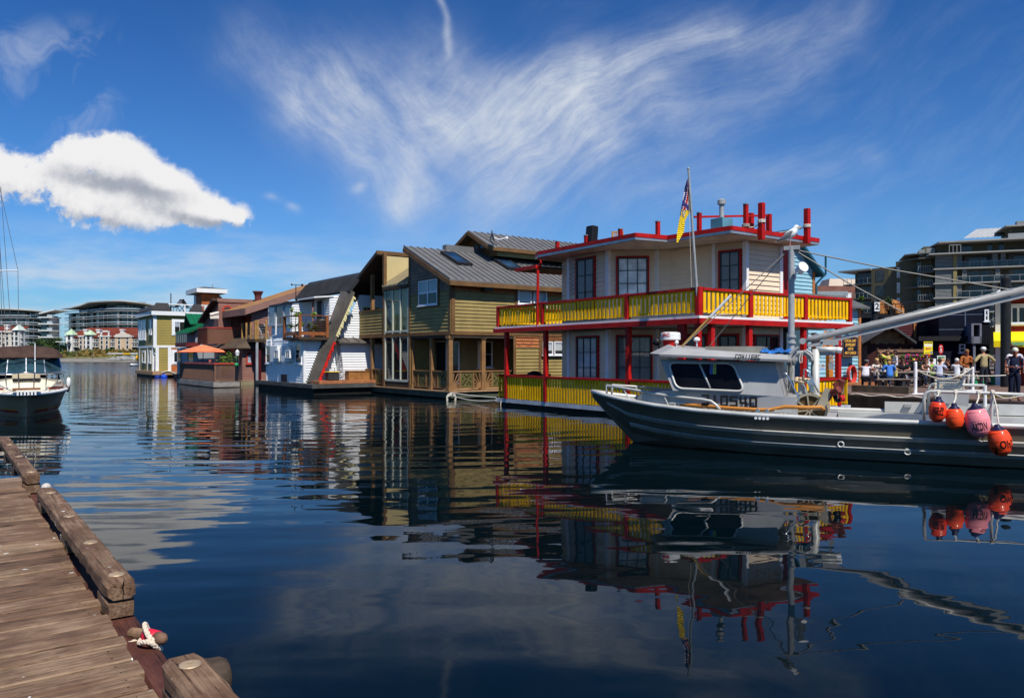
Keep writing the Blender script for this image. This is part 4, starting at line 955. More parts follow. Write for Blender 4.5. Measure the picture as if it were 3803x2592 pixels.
# ------------------------------------------------------------------ brown house with patio, grey house, green-gold house, tower
c2 = lambda x,y: (480+.303*x, 1000+.303*y)
brown_siding = mat('brown_siding',(.26,.125,.095),.6,.12,1.2,dirt=.2,dirtc=(.10,.05,.04))
brown_fascia = mat('brown_fascia',(.25,.135,.105),.6,.12)
rust_red = mat('rust_red_trim',(.42,.055,.035),.5,.15)
brown_metal = mat('brown_metal_roof',(.115,.085,.06),.45,.15,metal=.25)
def brown_house():
 F=Frame((-19.8,56.0),(.8,.6))
 H=thing('float_house','brown clapboard float house with rust red window frames and stepped shed roofs','house',(F.o.x,F.o.y,0),F.rz,'float houses moored in a row')
 LW=Wall(F,(0,9),(0,0)); RW=Wall(F,(0,0),(7,0)); zf=.32
 m=MB(); m.box(-.2,7,-.25,9,-.5,zf-.02); m.build('hull_float',mat('float_tan',(.22,.18,.11),.8,.35,1.5,dirt=.6,dirtc=(.05,.045,.03)),H)
 zs=RW.px(*c2(1385,958))[1]
 m=MB(); siding(m,RW,rect(0,7,zf,zs),.17,.024); aL=LW.px(*c2(1135,1000))[0]; siding(m,LW,rect(aL-2,9,zf,zs),.17,.024); m.build('lower_wall',brown_siding,H)
 RU=Wall(F,(.9,.8),(7,.8)); LU=Wall(F,(.9,9),(.9,.8))
 a0=RU.px(*c2(1458,500)); a1=RU.px(*c2(1914,352)); aS=RU.px(*c2(1458,545))
 zl=LU.px(*c2(1140,590))
 k0=F.hit(*c2(1440,492),(.4,.4),(7,.4))
 m=MB(); siding(m,RU,[(0,zs),(6,zs),(6,aS[1]+1.45),(0,aS[1])],.17,.024)
 aD=LU.px(*c2(1248,700))[0]; siding(m,LU,rect(LU.px(*c2(1135,700))[0],aD,zs,zl[1]-.05),.17,.024)
 W5=Wall(F,(2.1,9),(2.1,.8)); siding(m,W5,rect(0,W5.L,zs,zl[1]-.05),.17,.024)
 m.build('upper_wall',brown_siding,H)
 zc=k0.z; yL=F.hit(*c2(1130,575),(.35,9),(.35,0)).y
 slope=(a1[1]-a0[1])/max(.5,a1[0]-a0[0])
 m=MB(); m.slab([(.3,.35,zc-.05),(7.2,.35,zc-.05+6.9*slope),(7.2,yL,zc+6.9*slope),(.3,yL,zc)],(0,0,.12)); m.build('shed_roof',mat('orange_shingle_roof',(.30,.155,.06),.8,.25,4),H)
 m=MB(); m.slab([(.26,.3,zc+.08),(7.2,.3,zc+.08+6.9*slope),(7.2,.3,zc-.42+6.9*slope),(.26,.3,zc-.42)],(0,.06,0)); m.slab([(.25,.3,zc+.08),(.25,yL,zc+.08),(.25,yL,zc-.42),(.25,.3,zc-.42)],(.06,0,0)); m.build('roof_fascia',brown_fascia,H)
 m=MB(); m.slab([(-.55,-.5,zs-.02),(6.9,-.5,zs-.02),(6.9,.78,zs+.95),(.88,.78,zs+.95)],(0,0,-.07)); seams(m,(-.4,-.5,zs),(6.9,-.5,zs),(.9,.75,zs+.95),1,.02,.02)
 m.slab([(-.55,-.5,zs-.02),(-.55,6.0,zs-.02),(.88,6.0,zs+.95),(.88,.78,zs+.95)],(0,0,-.07))
 for k in range(8): m.bar((-.53,.2+k*.75,zs+.0),(.86,min(6,.9+k*.72),zs+.96),.05,.05)
 m.build('skirt_roof',brown_metal,H)
 def w2(W,x0,y0,x1,y1,**k):
  u0,v0=c2(x0,y0); u1,v1=c2(x1,y1); return win_px(W,H,u0,v0,u1,v1,k.pop('fr',rust_red),k.pop('pane',clear_glass),**k)
 w2(RW,1432,1005,1510,1160,fw=.1,curtain=(pale_curtain,[(0,1,0,.8)])); w2(RW,1526,1005,1606,1160,fw=.1,curtain=(pale_curtain,[(0,1,0,1)])); w2(RW,1662,1000,1740,1160,fw=.12,pane=glass_dark)
 w2(LW,1320,1005,1368,1160,fw=.1,pane=glass_dark)
 w2(W5,1262,595,1312,820,pane=glass_dark,fw=.1); w2(W5,1392,580,1440,800,pane=glass_dark,fw=.1)
 BW=Wall(F,(0,-1.6),(8,-1.6)); a0=BW.px(*c2(1545,860)); a1=BW.px(*c2(1690,860)); zt=BW.px(*c2(1550,625))[1]; z0=BW.px(*c2(1560,855))[1]
 xL=a0[0];
 m=MB(); m.box(xL-.05,a1[0]+.1,-1.6,.75,z0-.22,z0); m.build('side_balcony_floor',mat('dark_brown_board'),H)
 gold=mat('gold_post',(.35,.19,.06),.6,.2)
 for a in (a0[0]-.03,a0[0]+.12,a1[0]-.12):
  m=MB(); BW.box(m,a,a+.13,z0-.2,zt,-.13,0); m.build('balcony_post',gold,H)
 BLs=Wall(F,(xL,.7),(xL,-1.6))
 for x in (1375,1425,1480):
  a=BLs.px(*c2(x,700))[0]; m=MB(); BLs.box(m,a-.05,a+.06,z0-.2,zt-.1,-.12,0); m.build('balcony_post',gold,H)
 m=MB();
 for k in range(5): BLs.box(m,0,2.3,z0+.15+k*.2,z0+.165+k*.2,-.07,-.055); BW.box(m,xL,a1[0],z0+.15+k*.2,z0+.165+k*.2,-.07,-.055)
 m.build('cable_rail',galv,H)
 m=MB(); p=BW.px(*c2(1572,900)); m.tube([(p[0],-1.5,.2),(p[0],-1.5,z0-.2)],.10,10); m.build('support_post',mat('grey_post',(.30,.32,.34),.5),H)
 m=MB(); p=BW.px(*c2(1617,900)); m.box(p[0]-.14,p[0]+.14,-1.2,-.95,.1,z0-.2); m.build('support_post',mat('maroon_hatch'),H)
 pc=F.world((a0[0]+.75,-1.0,z0)); ch=thing('sling_chair','dark sling chair on the small wooden balcony between brown and white houses','chair',pc,F.rz+.3)
 m=MB(); m.slab([(-.28,-.2,.42),(.28,-.2,.42),(.26,.25,1.12),(-.26,.25,1.12)],(0,.03,0)); m.build('sling',black_plastic,ch)
 for sx in (-.3,.3):
  m=MB(); m.tube([(sx,-.35,0),(sx,-.25,.45),(sx,.3,1.15)],.02,6); m.tube([(sx,.35,0),(sx,-.2,.62),(sx,-.3,.62)],.02,6); m.build('side_frame',galv,ch)
 # ---- taller volume at the back left
 TA=Wall(F,(1.2,6.0),(9,6.0)); t0=TA.px(*c2(1095,358)); t1=TA.px(*c2(1640,378)); x0=1.2+t0[0]
 TA=Wall(F,(x0,6.0),(x0+6.5,6.0)); t0=TA.px(*c2(1098,360)); zc2=TA.px(*c2(1098,400))[1]
 m=MB(); siding(m,TA,rect(0,6.5,zs,zc2),.17,.024)
 TL=Wall(F,(x0,11),(x0,6.0)); e=TL.px(*c2(912,632)); top=t0[1]
 siding(m,TL,[(e[0],zs),(TL.L,zs),(TL.L,top-.3),(e[0],e[1]-.2)],.17,.024); m.build('tall_wall',brown_siding,H)
 m=MB(); m.box(x0-.12,x0+6.6,5.9,5.99,zc2,top+.02); m.build('parapet',brown_fascia,H)
 m=MB(); ye=11-e[0]; m.slab([(x0-.5,5.95,top),(x0-.5,ye,e[1]-.05),(x0+6,ye,e[1]-.05),(x0+6,5.95,top)],(0,0,-.18)); m.build('tall_roof',mat('brown_roof_edge',(.075,.05,.042),.7),H)
 c=TA.px(*c2(1200,505)); rt=TA.px(*c2(1255,505))[0]-c[0]
 m=MB(); arc=[(c[0]+rt*math.cos(t),c[1]+rt*1.0*math.sin(t)) for t in [i*math.pi/14 for i in range(15)]]
 for i in range(14): TA.bar(m,*arc[i],*arc[i+1],.12,.02,.07)
 TA.box(m,c[0]-rt-.05,c[0]+rt+.05,c[1]-.14,c[1],.02,.08); o=m.build('arched_window',rust_red,H)
 m=MB(); m.poly([TA.p3(a,z,.03) for a,z in arc]); m.build('pane',glass_dark,o)
 w2(TL,1085,615,1130,700,pane=glass_dark,fr=white_paint) if False else None
 DB=Wall(F,(x0-1.6,3.9),(x0+2,3.9)); a0=DB.px(*c2(955,710)); xx=x0-1.6+a0[0]
 DB=Wall(F,(xx,3.9),(xx+2.6,3.9)); zt=DB.px(*c2(957,708))[1]; zb=DB.px(*c2(957,912))[1]; DL=Wall(F,(xx,6.6),(xx,3.9))
 db=mat('diagonal_boards',(.17,.085,.055),.6,.1,1)
 m=MB()
 for W,Lx in ((DB,2.6),(DL,2.7)):
  W.box(m,0,Lx,zb,zt-.08,-.08,0); n=int((Lx+zt-zb)/.16)
  for k in range(n):
   s=k*.16; a_0,z_0=(s,zt-.1) if s<Lx else (Lx,zt-.1-(s-Lx)); h=zt-.1-zb; a_1,z_1=(s-h,zb) if s-h>0 else (0,zt-.1-s)
   if z_0>zb+.05 and abs(a_0-a_1)>.05: W.bar(m,a_1,z_1,a_0,z_0,.03,.0,.02)
 m.build('balcony_parapet',db,H)
 m=MB(); DB.box(m,-.05,2.6,zt-.07,zt,-.12,.05); DL.box(m,0,2.7,zt-.07,zt,-.12,.05); m.build('balcony_cap',rust_red,H)
 m=MB(); p=F.hit(*c2(990,560),(x0+.5,5.0),(x0+3,5.0)); q=F.hit(*c2(1095,535),(x0+.5,5.0),(x0+3,5.0)); m.tube([p,q],.13,8); m.slab([p-Vector((0,.02,0)),q-Vector((0,.02,0)),q-Vector((0,.1,.45)),p-Vector((0,.1,.3))],(0,.02,0)); m.build('rolled_awning',mat('awning_cream',(.62,.55,.47),.7,.15),H)
 p=F.hit(*c2(1578,415),(0,5.5),(9,5.5)); zt=F.hit(*c2(1578,348),(0,5.5),(9,5.5)).z
 m=MB(); m.lathe([(.26,p.z-.5),(.26,p.z+.55),(.22,p.z+.6),(.22,p.z+.85),(.42,p.z+.86),(.42,p.z+.96),(.2,zt)],(p.x,p.y,0),12); m.build('chimney_pipe',mat('maroon_pipe',(.11,.03,.03),.5),H)
 # ---- patio float with lattice
 PF=Frame((-19.9+.12,50.7),(.8,.6))
 T=thing('patio_float','floating patio deck with brown lattice screen and red rail beside the brown house','patio',(PF.o.x,PF.o.y,0),PF.rz)
 z0=.40; PR=Wall(PF,(0,0),(4,0)); aE=PR.px(*c2(1292,1300))[0]; PLn=9.2
 PL=Wall(PF,(0,PLn),(0,0)); zt=PR.px(*c2(1062,1148))[1]
 m=MB(); m.box(-.12,aE+.3,-.15,PLn+.4,z0-.35,z0-.02); m.build('float_beam',mat('weathered_beam',(.26,.235,.21),.8,.3,2,stretch=(1,.4,6),dirt=.4),T)
 m=MB(); m.box(.1,aE,.1,PLn,-.4,z0-.36); m.build('hull_float',black_float,T)
 def lattice(W,a0,a1,za,zb_,pitch,name,mt,backing=None):
  m=MB(); h=zb_-za; s=a0-h
  while s<a1:
   for sg in (1,-1):
    A=(s,za) if sg>0 else (s,zb_); B=(s+h,zb_) if sg>0 else (s+h,za)
    t0=max(0,(a0-A[0])/h); t1=min(1,(a1-A[0])/h)
    if t1>t0+.02:
     f=lambda t:(A[0]+(B[0]-A[0])*t,A[1]+(B[1]-A[1])*t)
     W.bar(m,*f(t0),*f(t1),.045,-.04 if sg>0 else -.02,-.02 if sg>0 else 0)
   s+=pitch
  W.box(m,a0,a0+.07,za,zb_,-.06,.02); W.box(m,a1-.07,a1,za,zb_,-.06,.02); W.box(m,a0,a1,za-.05,za+.03,-.06,.02)
  return m.build(name,mt,T)
 latt=mat('lattice_brown',(.20,.105,.07),.65,.12)
 lattice(PR,0,aE,z0+.08,zt-.1,.16,'lattice_panel',latt); lattice(PL,0,PLn,z0+.08,zt-.1,.16,'lattice_panel',latt)
 m=MB(); PL.quad(m,.1,PLn-.1,z0+.1,zt-.12,-.09); m.build('dark_mesh',mat('windbreak_mesh',(.035,.02,.016),.7,.35,1.5),T)
 m=MB(); PR.box(m,-.08,aE+.1,zt-.1,zt,-.14,.06); PL.box(m,0,PLn+.05,zt-.1,zt,-.14,.06); m.build('top_rail',rust_red,T)
 s=PF.hit(*c2(905,925),(1.4,9),(1.4,0)); s=Vector((1.4,s.y,s.z)); e0=PF.hit(*c2(700,1035),(1.4,12),(1.4,0));
 U=thing('patio_umbrella','orange and white striped patio umbrella opened over the lattice patio','umbrella',PF.world((s.x,s.y,z0)),PF.rz)
 hp=s.z-z0; ze=P_Y(*c2(905,1018),PF.world((s.x,s.y,0)).y).z-z0; rad=2.05
 m=MB(); N=8; rings=9
 pts=[[(rad*(j/rings)*math.cos(2*math.pi*i/N+.2),rad*(j/rings)*math.sin(2*math.pi*i/N+.2),hp-(hp-ze)*(j/rings)**1.1) for i in range(N)] for j in range(rings+1)]
 for j in range(rings):
  m.cur=j%2
  for i in range(N): m.poly([pts[j][i],pts[j+1][i],pts[j+1][(i+1)%N],pts[j][(i+1)%N]])
 o=m.build('canopy',[mat('umbrella_orange',(.62,.10,.03),.7,.1),mat('umbrella_peach',(.72,.33,.17),.7,.1)],U); sd=o.modifiers.new('thick','SOLIDIFY'); sd.thickness=.01
 m=MB(); m.tube([(0,0,0),(0,0,hp+.08)],.03,8); m.build('pole',mat('pole_wood',(.15,.07,.03),.6),U)
 m=MB()
 for i in range(N): m.bar((0,0,hp-.28),pts[-2][i],.02,.02)
 m.build('ribs',mat('pole_wood'),U)
 m=MB(); m.lathe([(.3,0),(.3,.08),(.05,.12)],(0,0,0),12); m.build('base',black_plastic,U)
 p=PR.px(*c2(1220,1140)); q=PF.world((p[0]-.1,.5,zt-.35)); T2=thing('potted_plant','bushy bright green plant behind the patio rail next to the brown house','plant',q,0)
 random.seed(9); m=MB(); m.lathe([(.2,-.5),(.26,0),(.22,0)],(0,0,0),12); m.build('pot',mat('terracotta'),T2); leaves(T2,'foliage',(0,0,-.05),1.1,.62,420,.07,shape='ball')
 p=PR.px(*c2(1308,1170)); m=MB(); m.ball((0,0,0),.14,16,10); m.tube([(0,0,.12),(0,0,.5)],.015,5); o=m.build('net_float',mat('green_float',(.02,.25,.09),.4),smooth=True); o.location=PF.world((p[0],-.1,p[1])); tag(o,'green ball float hung at the right end of the patio rail','float')
 m=MB(); p=PR.px(*c2(1308,1060)); q=PF.world((p[0],-.02,z0)); m.tube([(0,0,0),(0,0,p[1]-z0+.2)],.04,6); m.build('x',black_plastic) if False else None
 L_=thing('dock_lamp','small lamp post with a white lantern at the right corner of the patio','lamp',PF.world((aE+.18,.0,z0)),0)
 m.build('post',black_plastic,L_); m=MB(); m.lathe([(.1,p[1]-z0),(.15,p[1]-z0+.28),(.12,p[1]-z0+.3),(.02,p[1]-z0+.42)],(0,0,0),8); m.build('lantern',white_paint,L_)
 return PF,z0
PATIO=brown_house()
def grey_house():
 F=Frame((-27.4,66.0),(.81,.586))
 H=thing('float_house','small grey clapboard float house with bright green metal gable roof','house',(F.o.x,F.o.y,0),F.rz,'float houses moored in a row')
 gs=mat('grey_siding',(.27,.29,.31),.6,.08,1,dirt=.15); gr=mat('green_metal',(.01,.135,.058),.4,.12,1,metal=.2)
 LW=Wall(F,(0,9),(0,0)); a0=LW.px(*c2(588,1200))[0]; zl=LW.px(*c2(760,765))[1]
 m=MB(); m.box(-.2,6,-.2,9.2-a0+.3,-.4,.45); m.build('hull_float',black_float,H)
 m=MB(); siding(m,LW,rect(LW.px(*c2(705,900))[0],9,.46,zl),.17,.024); zm=LW.px(*c2(620,960))[1]; siding(m,LW,rect(a0,LW.px(*c2(705,900))[0],.46,zm),.17,.024); siding(m,Wall(F,(0,0),(6,0)),rect(0,6,.46,zl),.17,.024); m.build('lower_wall',gs,H)
 r0=LW.px(*c2(678,762)); r1=LW.px(*c2(870,750))
 m=MB(); pp=[(-.7,9-r0[0]+.3,zl-.1),(-.7,-.5,zl-.1),(2.2,-.5,zl+1.25),(2.2,9-r0[0]+.3,zl+1.25)]; m.slab(pp,(0,0,-.1)); seams(m,pp[1],pp[0],pp[2],12,.05,.04); m.build('eave_roof',gr,H)
 LG=Wall(F,(.9,9),(.9,0)); g0=LG.px(*c2(752,700)); g1=LG.px(*c2(822,660)); pk=LG.px(*c2(772,545))
 m=MB(); zb=zl+.4; m.poly([LG.p3(g0[0],zb),LG.p3(g1[0],zb),LG.p3(g1[0],g1[1]),LG.p3(*pk),LG.p3(g0[0],pk[1]-1.1)]); m.build('gable_face',mat('gable_shingle',(.085,.055,.04),.8,.4,6),H)
 W2=Wall(F,LG.p3(g1[0],0)[:2],(5,LG.p3(g1[0],0)[1])); m=MB(); siding(m,W2,rect(0,W2.L,zb,g1[1]),.2,.02); m.build('gable_side',mat('maroon_siding',(.14,.02,.02),.6),H)
 P=LG.p3(*pk); E=LG.p3(g1[0]+.25,g1[1]-.05); G0=LG.p3(g0[0]-.4,pk[1]-1.5)
 m=MB()
 pp=[(E[0]-.6,E[1],E[2]),(E[0]+5,E[1],E[2]),(P[0]+5,P[1],P[2]),(P[0]-.6,P[1],P[2])]; m.slab(pp,(0,0,-.1)); seams(m,pp[0],pp[1],pp[3],12,.05,.05)
 m.slab([(P[0]-.6,P[1],P[2]),(P[0]+5,P[1],P[2]),(P[0]+5,G0[1],G0[2]),(P[0]-.6,G0[1],G0[2])],(0,0,-.1)); m.build('gable_roof',gr,H)
 BW=Wall(F,(-1.1,9),(-1.1,0)); b0=BW.px(*c2(570,940)); b1=BW.px(*c2(702,920)); zt=BW.px(*c2(600,795))[1]
 y0,y1=BW.p3(b1[0],0)[1],BW.p3(b0[0],0)[1]
 m=MB(); m.box(-1.15,.0,y0,y1,b0[1]-.1,b0[1]+.25); m.build('balcony_floor',mat('maroon_siding'),H)
 m=MB()
 for k in range(7):
  a=b0[0]+(b1[0]-b0[0])*k/6; BW.box(m,a-.03,a+.03,b0[1]+.2,zt,-.06,0)
 BW.box(m,b0[0],b1[0],zt-.06,zt,-.08,.02); o=m.build('balcony_railing',black_plastic,H); m=MB(); BW.quad(m,b0[0],b1[0],b0[1]+.25,zt-.06,-.03); m.build('pane',dark_glass('green_dark_glass',(.02,.03,.015),.08),o)
 u0,v0=c2(604,985); u1,v1=c2(642,1145); win_px(LW,H,u0,v0,u1,v1,mat('grey_frame',(.2,.21,.22),.5),glass_dark)
 u0,v0=c2(730,985); u1,v1=c2(800,1160); win_px(LW,H,u0,v0,u1,v1,mat('grey_frame'),glass_dark)
grey_house()
def gold_house():
 F=Frame((-35.7,76.0),(.81,.586))
 H=thing('float_house','olive gold clapboard float house with white trim and glass railed roof deck','house',(F.o.x,F.o.y,0),F.rz,'float houses moored in a row')
 gold=mat('gold_siding',(.31,.235,.062),.6,.08,1,dirt=.12,dirtc=(.3,.24,.08)); cedar2=brick_mat('cedar_shingle_far',[(.50,.13,.02),(.38,.09,.015),(.15,.04,.01),(.55,.16,.03)],.25,.2)
 L=8.2; W_=7.5; LW=Wall(F,(0,L),(0,0)); RW=Wall(F,(0,0),(W_,0))
 zt=RW.px(*c2(312,562))[1]; zb1=RW.px(*c2(305,932))[1]; zb0=RW.px(*c2(305,960))[1]; zf=.62
 m=MB(); m.box(-.15,W_,-.3,L+.1,-.4,.25); m.build('hull_float',black_float,H); m=MB(); m.box(-.3,W_,-.9,L+.2,.26,.6); m.build('deck',wood_deck,H)
 m=MB(); siding(m,RW,rect(0,W_,zb1,zt),.16,.024); siding(m,LW,rect(0,L,zb1,zt),.16,.024); siding(m,LW,rect(0,L-1.1,zf,zb0),.16,.024)
 a1=RW.px(*c2(350,1100))[0]; a2=RW.px(*c2(485,1100))[0]; a3=RW.px(*c2(508,1100))[0]
 Wr=Wall(F,(0,.9),(W_,.9)); siding(m,RW,rect(a1,a2,zf,zb0),.16,.024); m.build('wall',gold,H)
 m=MB(); m.box(.5,a1,.9,1.2,zf,zb0); m.build('recess_wall',gold,H)
 m=MB(); siding(m,RW,rect(a3,W_,zf,zb0),.18,.03); m.build('shingle_wall',cedar2,H)
 m=MB(); RW.box(m,-.1,W_,zb0,zb1,.0,.06); LW.box(m,0,L+.05,zb0,zb1,.0,.06); m.build('belt_board',white_paint,H)
 for W,a in ((RW,.0),(LW,L-.14),(LW,.1)):
  m=MB(); W.box(m,a-.08,a+.24,zb1,zt,.02,.06); m.build('corner_board',white_paint,H)
 for W,x in ((RW,342),(RW,493),(LW,132),(LW,228),(LW,288)):
  a=W.px(*c2(x,1100))[0]; m=MB(); W.box(m,a-.15,a+.15,zf,zb0,-.1,.06); m.build('porch_post',white_paint,H)
 m=MB(); RW.box(m,-.3,W_,zt,zt+.40,-.3,.35); LW.box(m,0,L+.3,zt,zt+.40,-.3,.30); m.build('cornice',white_paint,H)
 def w2(W,x0,y0,x1,y1,**k):
  u0,v0=c2(x0,y0); u1,v1=c2(x1,y1); return win_px(W,H,u0,v0,u1,v1,vinyl_white,k.pop('pane',glass_dark),**k)
 w2(RW,548,638,682,788,nx=2,trim=white_paint,tw=.22,curtain=(pale_curtain,[(0,.5,.55,1)]),pane=clear_glass)
 w2(RW,540,1010,600,1145,trim=white_paint,tw=.2)
 w2(LW,128,645,208,860,nx=4,mw=.22,trim=white_paint,tw=.12,curtain=(blind_white,[(0,1,0,1)]),pane=clear_glass); w2(LW,254,632,280,795,trim=white_paint,tw=.12)
 w2(LW,168,1010,202,1140,trim=white_paint,tw=.12); w2(LW,248,1010,272,1145,trim=white_paint,tw=.12)
 tile=mat('dark_tile',(.035,.032,.033),.7,.35,8)
 z2=zt+.40; m=MB(); x1=RW.px(*c2(500,520))[0]
 def hip(x0,x1_,y0,y1): m.slab([(x0,y0,z2),(x1_,y0,z2),(x1_-.1,y0+.7,z2+.75),(x0+.6,y0+.7,z2+.75)],(0,0,.12));
 hip(-.35,x1,-.35,1); m.slab([(-.3,L+.3,z2),(-.35,-.35,z2),(.5,.4,z2+.62),(.5,L-.6,z2+.62)],(0,0,.12)); xa=RW.px(*c2(722,520))[0]; xb=RW.px(*c2(900,520))[0]; hip(xa,xb,-.35,1); m.build('tile_skirt',tile,H)
 m=MB(); m.box(0,W_,.6,L,z2-.02,z2+.08); m.build('roof_deck',wood_deck,H)
 RR=Wall(F,(.8,.6),(W_,.6)); RL=Wall(F,(.8,L-.4),(.8,.6)); zr=RR.px(*c2(380,418))[1]
 m=MB()
 for W in (RR,RL):
  W.box(m,0,W.L,zr-.1,zr,-.1,.02)
  n=max(2,int(W.L/1.9))
  for k in range(n+1): W.box(m,W.L*k/n-.05,W.L*k/n+.05,z2,zr,-.1,.0)
 o=m.build('deck_railing',white_paint,H);
 for W in (RR,RL):
  m=MB(); W.quad(m,.05,W.L-.05,z2+.4,zr-.12,-.05); m.build('pane',glass_mat('rail_glass',(.8,.86,.88)),o)
 for i,(x,lab) in enumerate(((640,'grey sling chair on the gold house roof deck, facing left'),(705,'grey sling chair on the gold house roof deck, near the tower'),)):
  p=RR.px(*c2(x,520)); ch=thing('sling_chair',lab,'chair',F.world((.8+p[0],1.6,z2+.08)),F.rz+(-1.2 if i==0 else 1.9))
  m=MB(); m.slab([(-.32,-.3,.45),(.32,-.3,.45),(.3,.3,1.3),(-.3,.3,1.3)],(0,.04,0)); m.slab([(-.32,-.85,.5),(.32,-.85,.5),(.32,-.3,.45),(-.32,-.3,.45)],(0,0,.04)); m.build('sling',mat('sling_grey',(.12,.12,.125),.6),ch)
  for sx in (-.34,.34):
   m=MB(); m.tube([(sx,-.9,0),(sx,-.8,.5),(sx,-.3,.46),(sx,.32,1.32)],.03,6); m.tube([(sx,.4,0),(sx,-.2,.7),(sx,-.75,.7)],.03,6); m.build('side_frame',black_plastic,ch)
 p=RR.px(*c2(540,480)); t=thing('patio_table','dark round patio table with folded parasol on the gold house roof deck','table',F.world((.8+p[0],1.7,z2+.08)),0)
 m=MB(); m.lathe([(.75,.70),(.75,.75)],(0,0,0),16); m.build('tabletop',black_plastic,t)
 for k in range(4):
  a=k*1.57+.5; m=MB(); m.bar((.6*math.cos(a),.6*math.sin(a),0),(.4*math.cos(a),.4*math.sin(a),.7),.05,.05); m.build('leg',black_plastic,t)
 m=MB(); m.tube([(0,0,0),(0,0,1.9)],[.05,.05],8); m.build('parasol_pole',black_plastic,t)
 for i,(x,y,sc,lab) in enumerate(((425,1320,.22,'bright blue ball float at the waterline below the gold house deck'),(345,1322,.19,'darker blue ball float partly sunk below the gold house deck'))):
  p=F.hit(*c2(x,y),(0,-1.25),(7,-1.25)); m=MB(); m.ball((0,0,0),(sc*1.5,sc*1.3,sc*1.15),16,10); m.lathe([(.06,sc*1.1),(.06,sc*1.4)],(0,0,0),8); o=m.build('ball_float',mat('blue_float',(.01,.06,.45),.35) if i==0 else mat('blue_float_dark',(.008,.03,.20),.4),smooth=True); o.location=F.world((p.x,-1.25,p.z)); tag(o,lab,'float','blue floats under the gold house')
 m=MB(); p=F.world((.2,-.95,.5)); q=[]
 for i in range(24):
  a=i*.5; q.append(F.world((.5+i*.17,-.96,.45+.16*math.sin(a)+(.25 if i>14 else 0)*math.sin(i*.3))))
 m.tube(q,.05,6); tag(m.build('mooring_rope',rope_white),'pale rope draped along the deck edge of the gold house','rope')
 G=Frame((-32.6,88.0),(.81,.586)); T=thing('tower_house','orange shingled tower house with hipped dark roof behind the gold house','house',(G.o.x,G.o.y,0),G.rz)
 cor=G.pz(480+.303*892,1100,0) if False else None
 u=750; X_=(u-CU)/FPX*88; T.location=(X_,88,0); G=Frame((X_,88.0),(.81,.586))
 LW=Wall(G,(0,4),(0,0)); RW=Wall(G,(0,0),(7,0)); zt=RW.px(*c2(892,300))[1]; aR=RW.px(*c2(1100,350))[0]; aL=LW.px(*c2(822,330))[0]
 m=MB(); m.box(-.3,7,-.3,5,-.3,.5); m.build('hull_float',black_float,T)
 m=MB(); siding(m,RW,rect(0,aR,.5,zt),.2,.03); siding(m,LW,rect(aL,4,.5,zt),.2,.03); siding(m,Wall(G,(0,4-aL),(-1.2,4-aL)) if False else Wall(G,(aR,0),(aR,4)),rect(0,4,.5,zt),.2,.03); m.build('tower_wall',cedar2,T)
 m=MB(); a=LW.px(*c2(792,330))[0]; LW.box(m,a,aL,.5,zt,-.2,.0); m.build('corner_window_wall',white_paint,T)
 pk=RW.px(*c2(925,213)); o_=.75; zb=zt+.1
 e=[(-o_,-o_),(aR+o_,-o_),(aR+o_,4-a+o_),(-o_,4-a+o_)]; top=(aR*.30,2.0,zt+3.0)
 m=MB()
 pkz=P_Y(*c2(925,215),G.world((aR*.35,2,0)).y).z; cc=(aR*.38,2.0,pkz)
 for i in range(4):
  A_,B_=e[i],e[(i+1)%4]; m.poly([(*A_,zb+.5),(*B_,zb+.5),cc])
 m.build('hip_roof',tile,T)
 m=MB(); m.prism(e,zb,zb+.48); m.build('eave_fascia',white_paint,T)
 u0,v0=c2(945,478); u1,v1=c2(1000,560); win_px(RW,T,u0,v0,u1,v1,vinyl_white,glass_dark,trim=white_paint,tw=.25)
 p=G.hit(*c2(1022,300),(0,2),(7,2)); zt2=G.hit(*c2(1024,185),(0,2),(7,2)).z
 fp=thing('flagpole','slim pole with a red and white flag on the tower roof','flagpole',G.world((p.x,2,0)),G.rz)
 m=MB(); m.tube([(0,0,p.z-1),(0,0,zt2)],.05,6); m.build('pole',galv,fp)
 m=MB(); z1=zt2-.4
 for i in range(6):
  for j in range(6):
   f=lambda s,t:(.15+1.5*s*.9+.0*t, .25*math.sin(s*5), z1-.3-1.9*t-1.2*s)
   m.cur=0 if (i<2 or i>=5) else 1; m.poly([f(i/6,j/6),f((i+1)/6,j/6),f((i+1)/6,(j+1)/6),f(i/6,(j+1)/6)])
 fl=m.build('flag',[mat('flag_red'),mat('flag_white')]); fl.location=fp.location; fl.rotation_euler=fp.rotation_euler; tag(fl,'drooping red and white flag above the dark tower roof','flag'); sd=fl.modifiers.new('thick','SOLIDIFY'); sd.thickness=.01
gold_house()
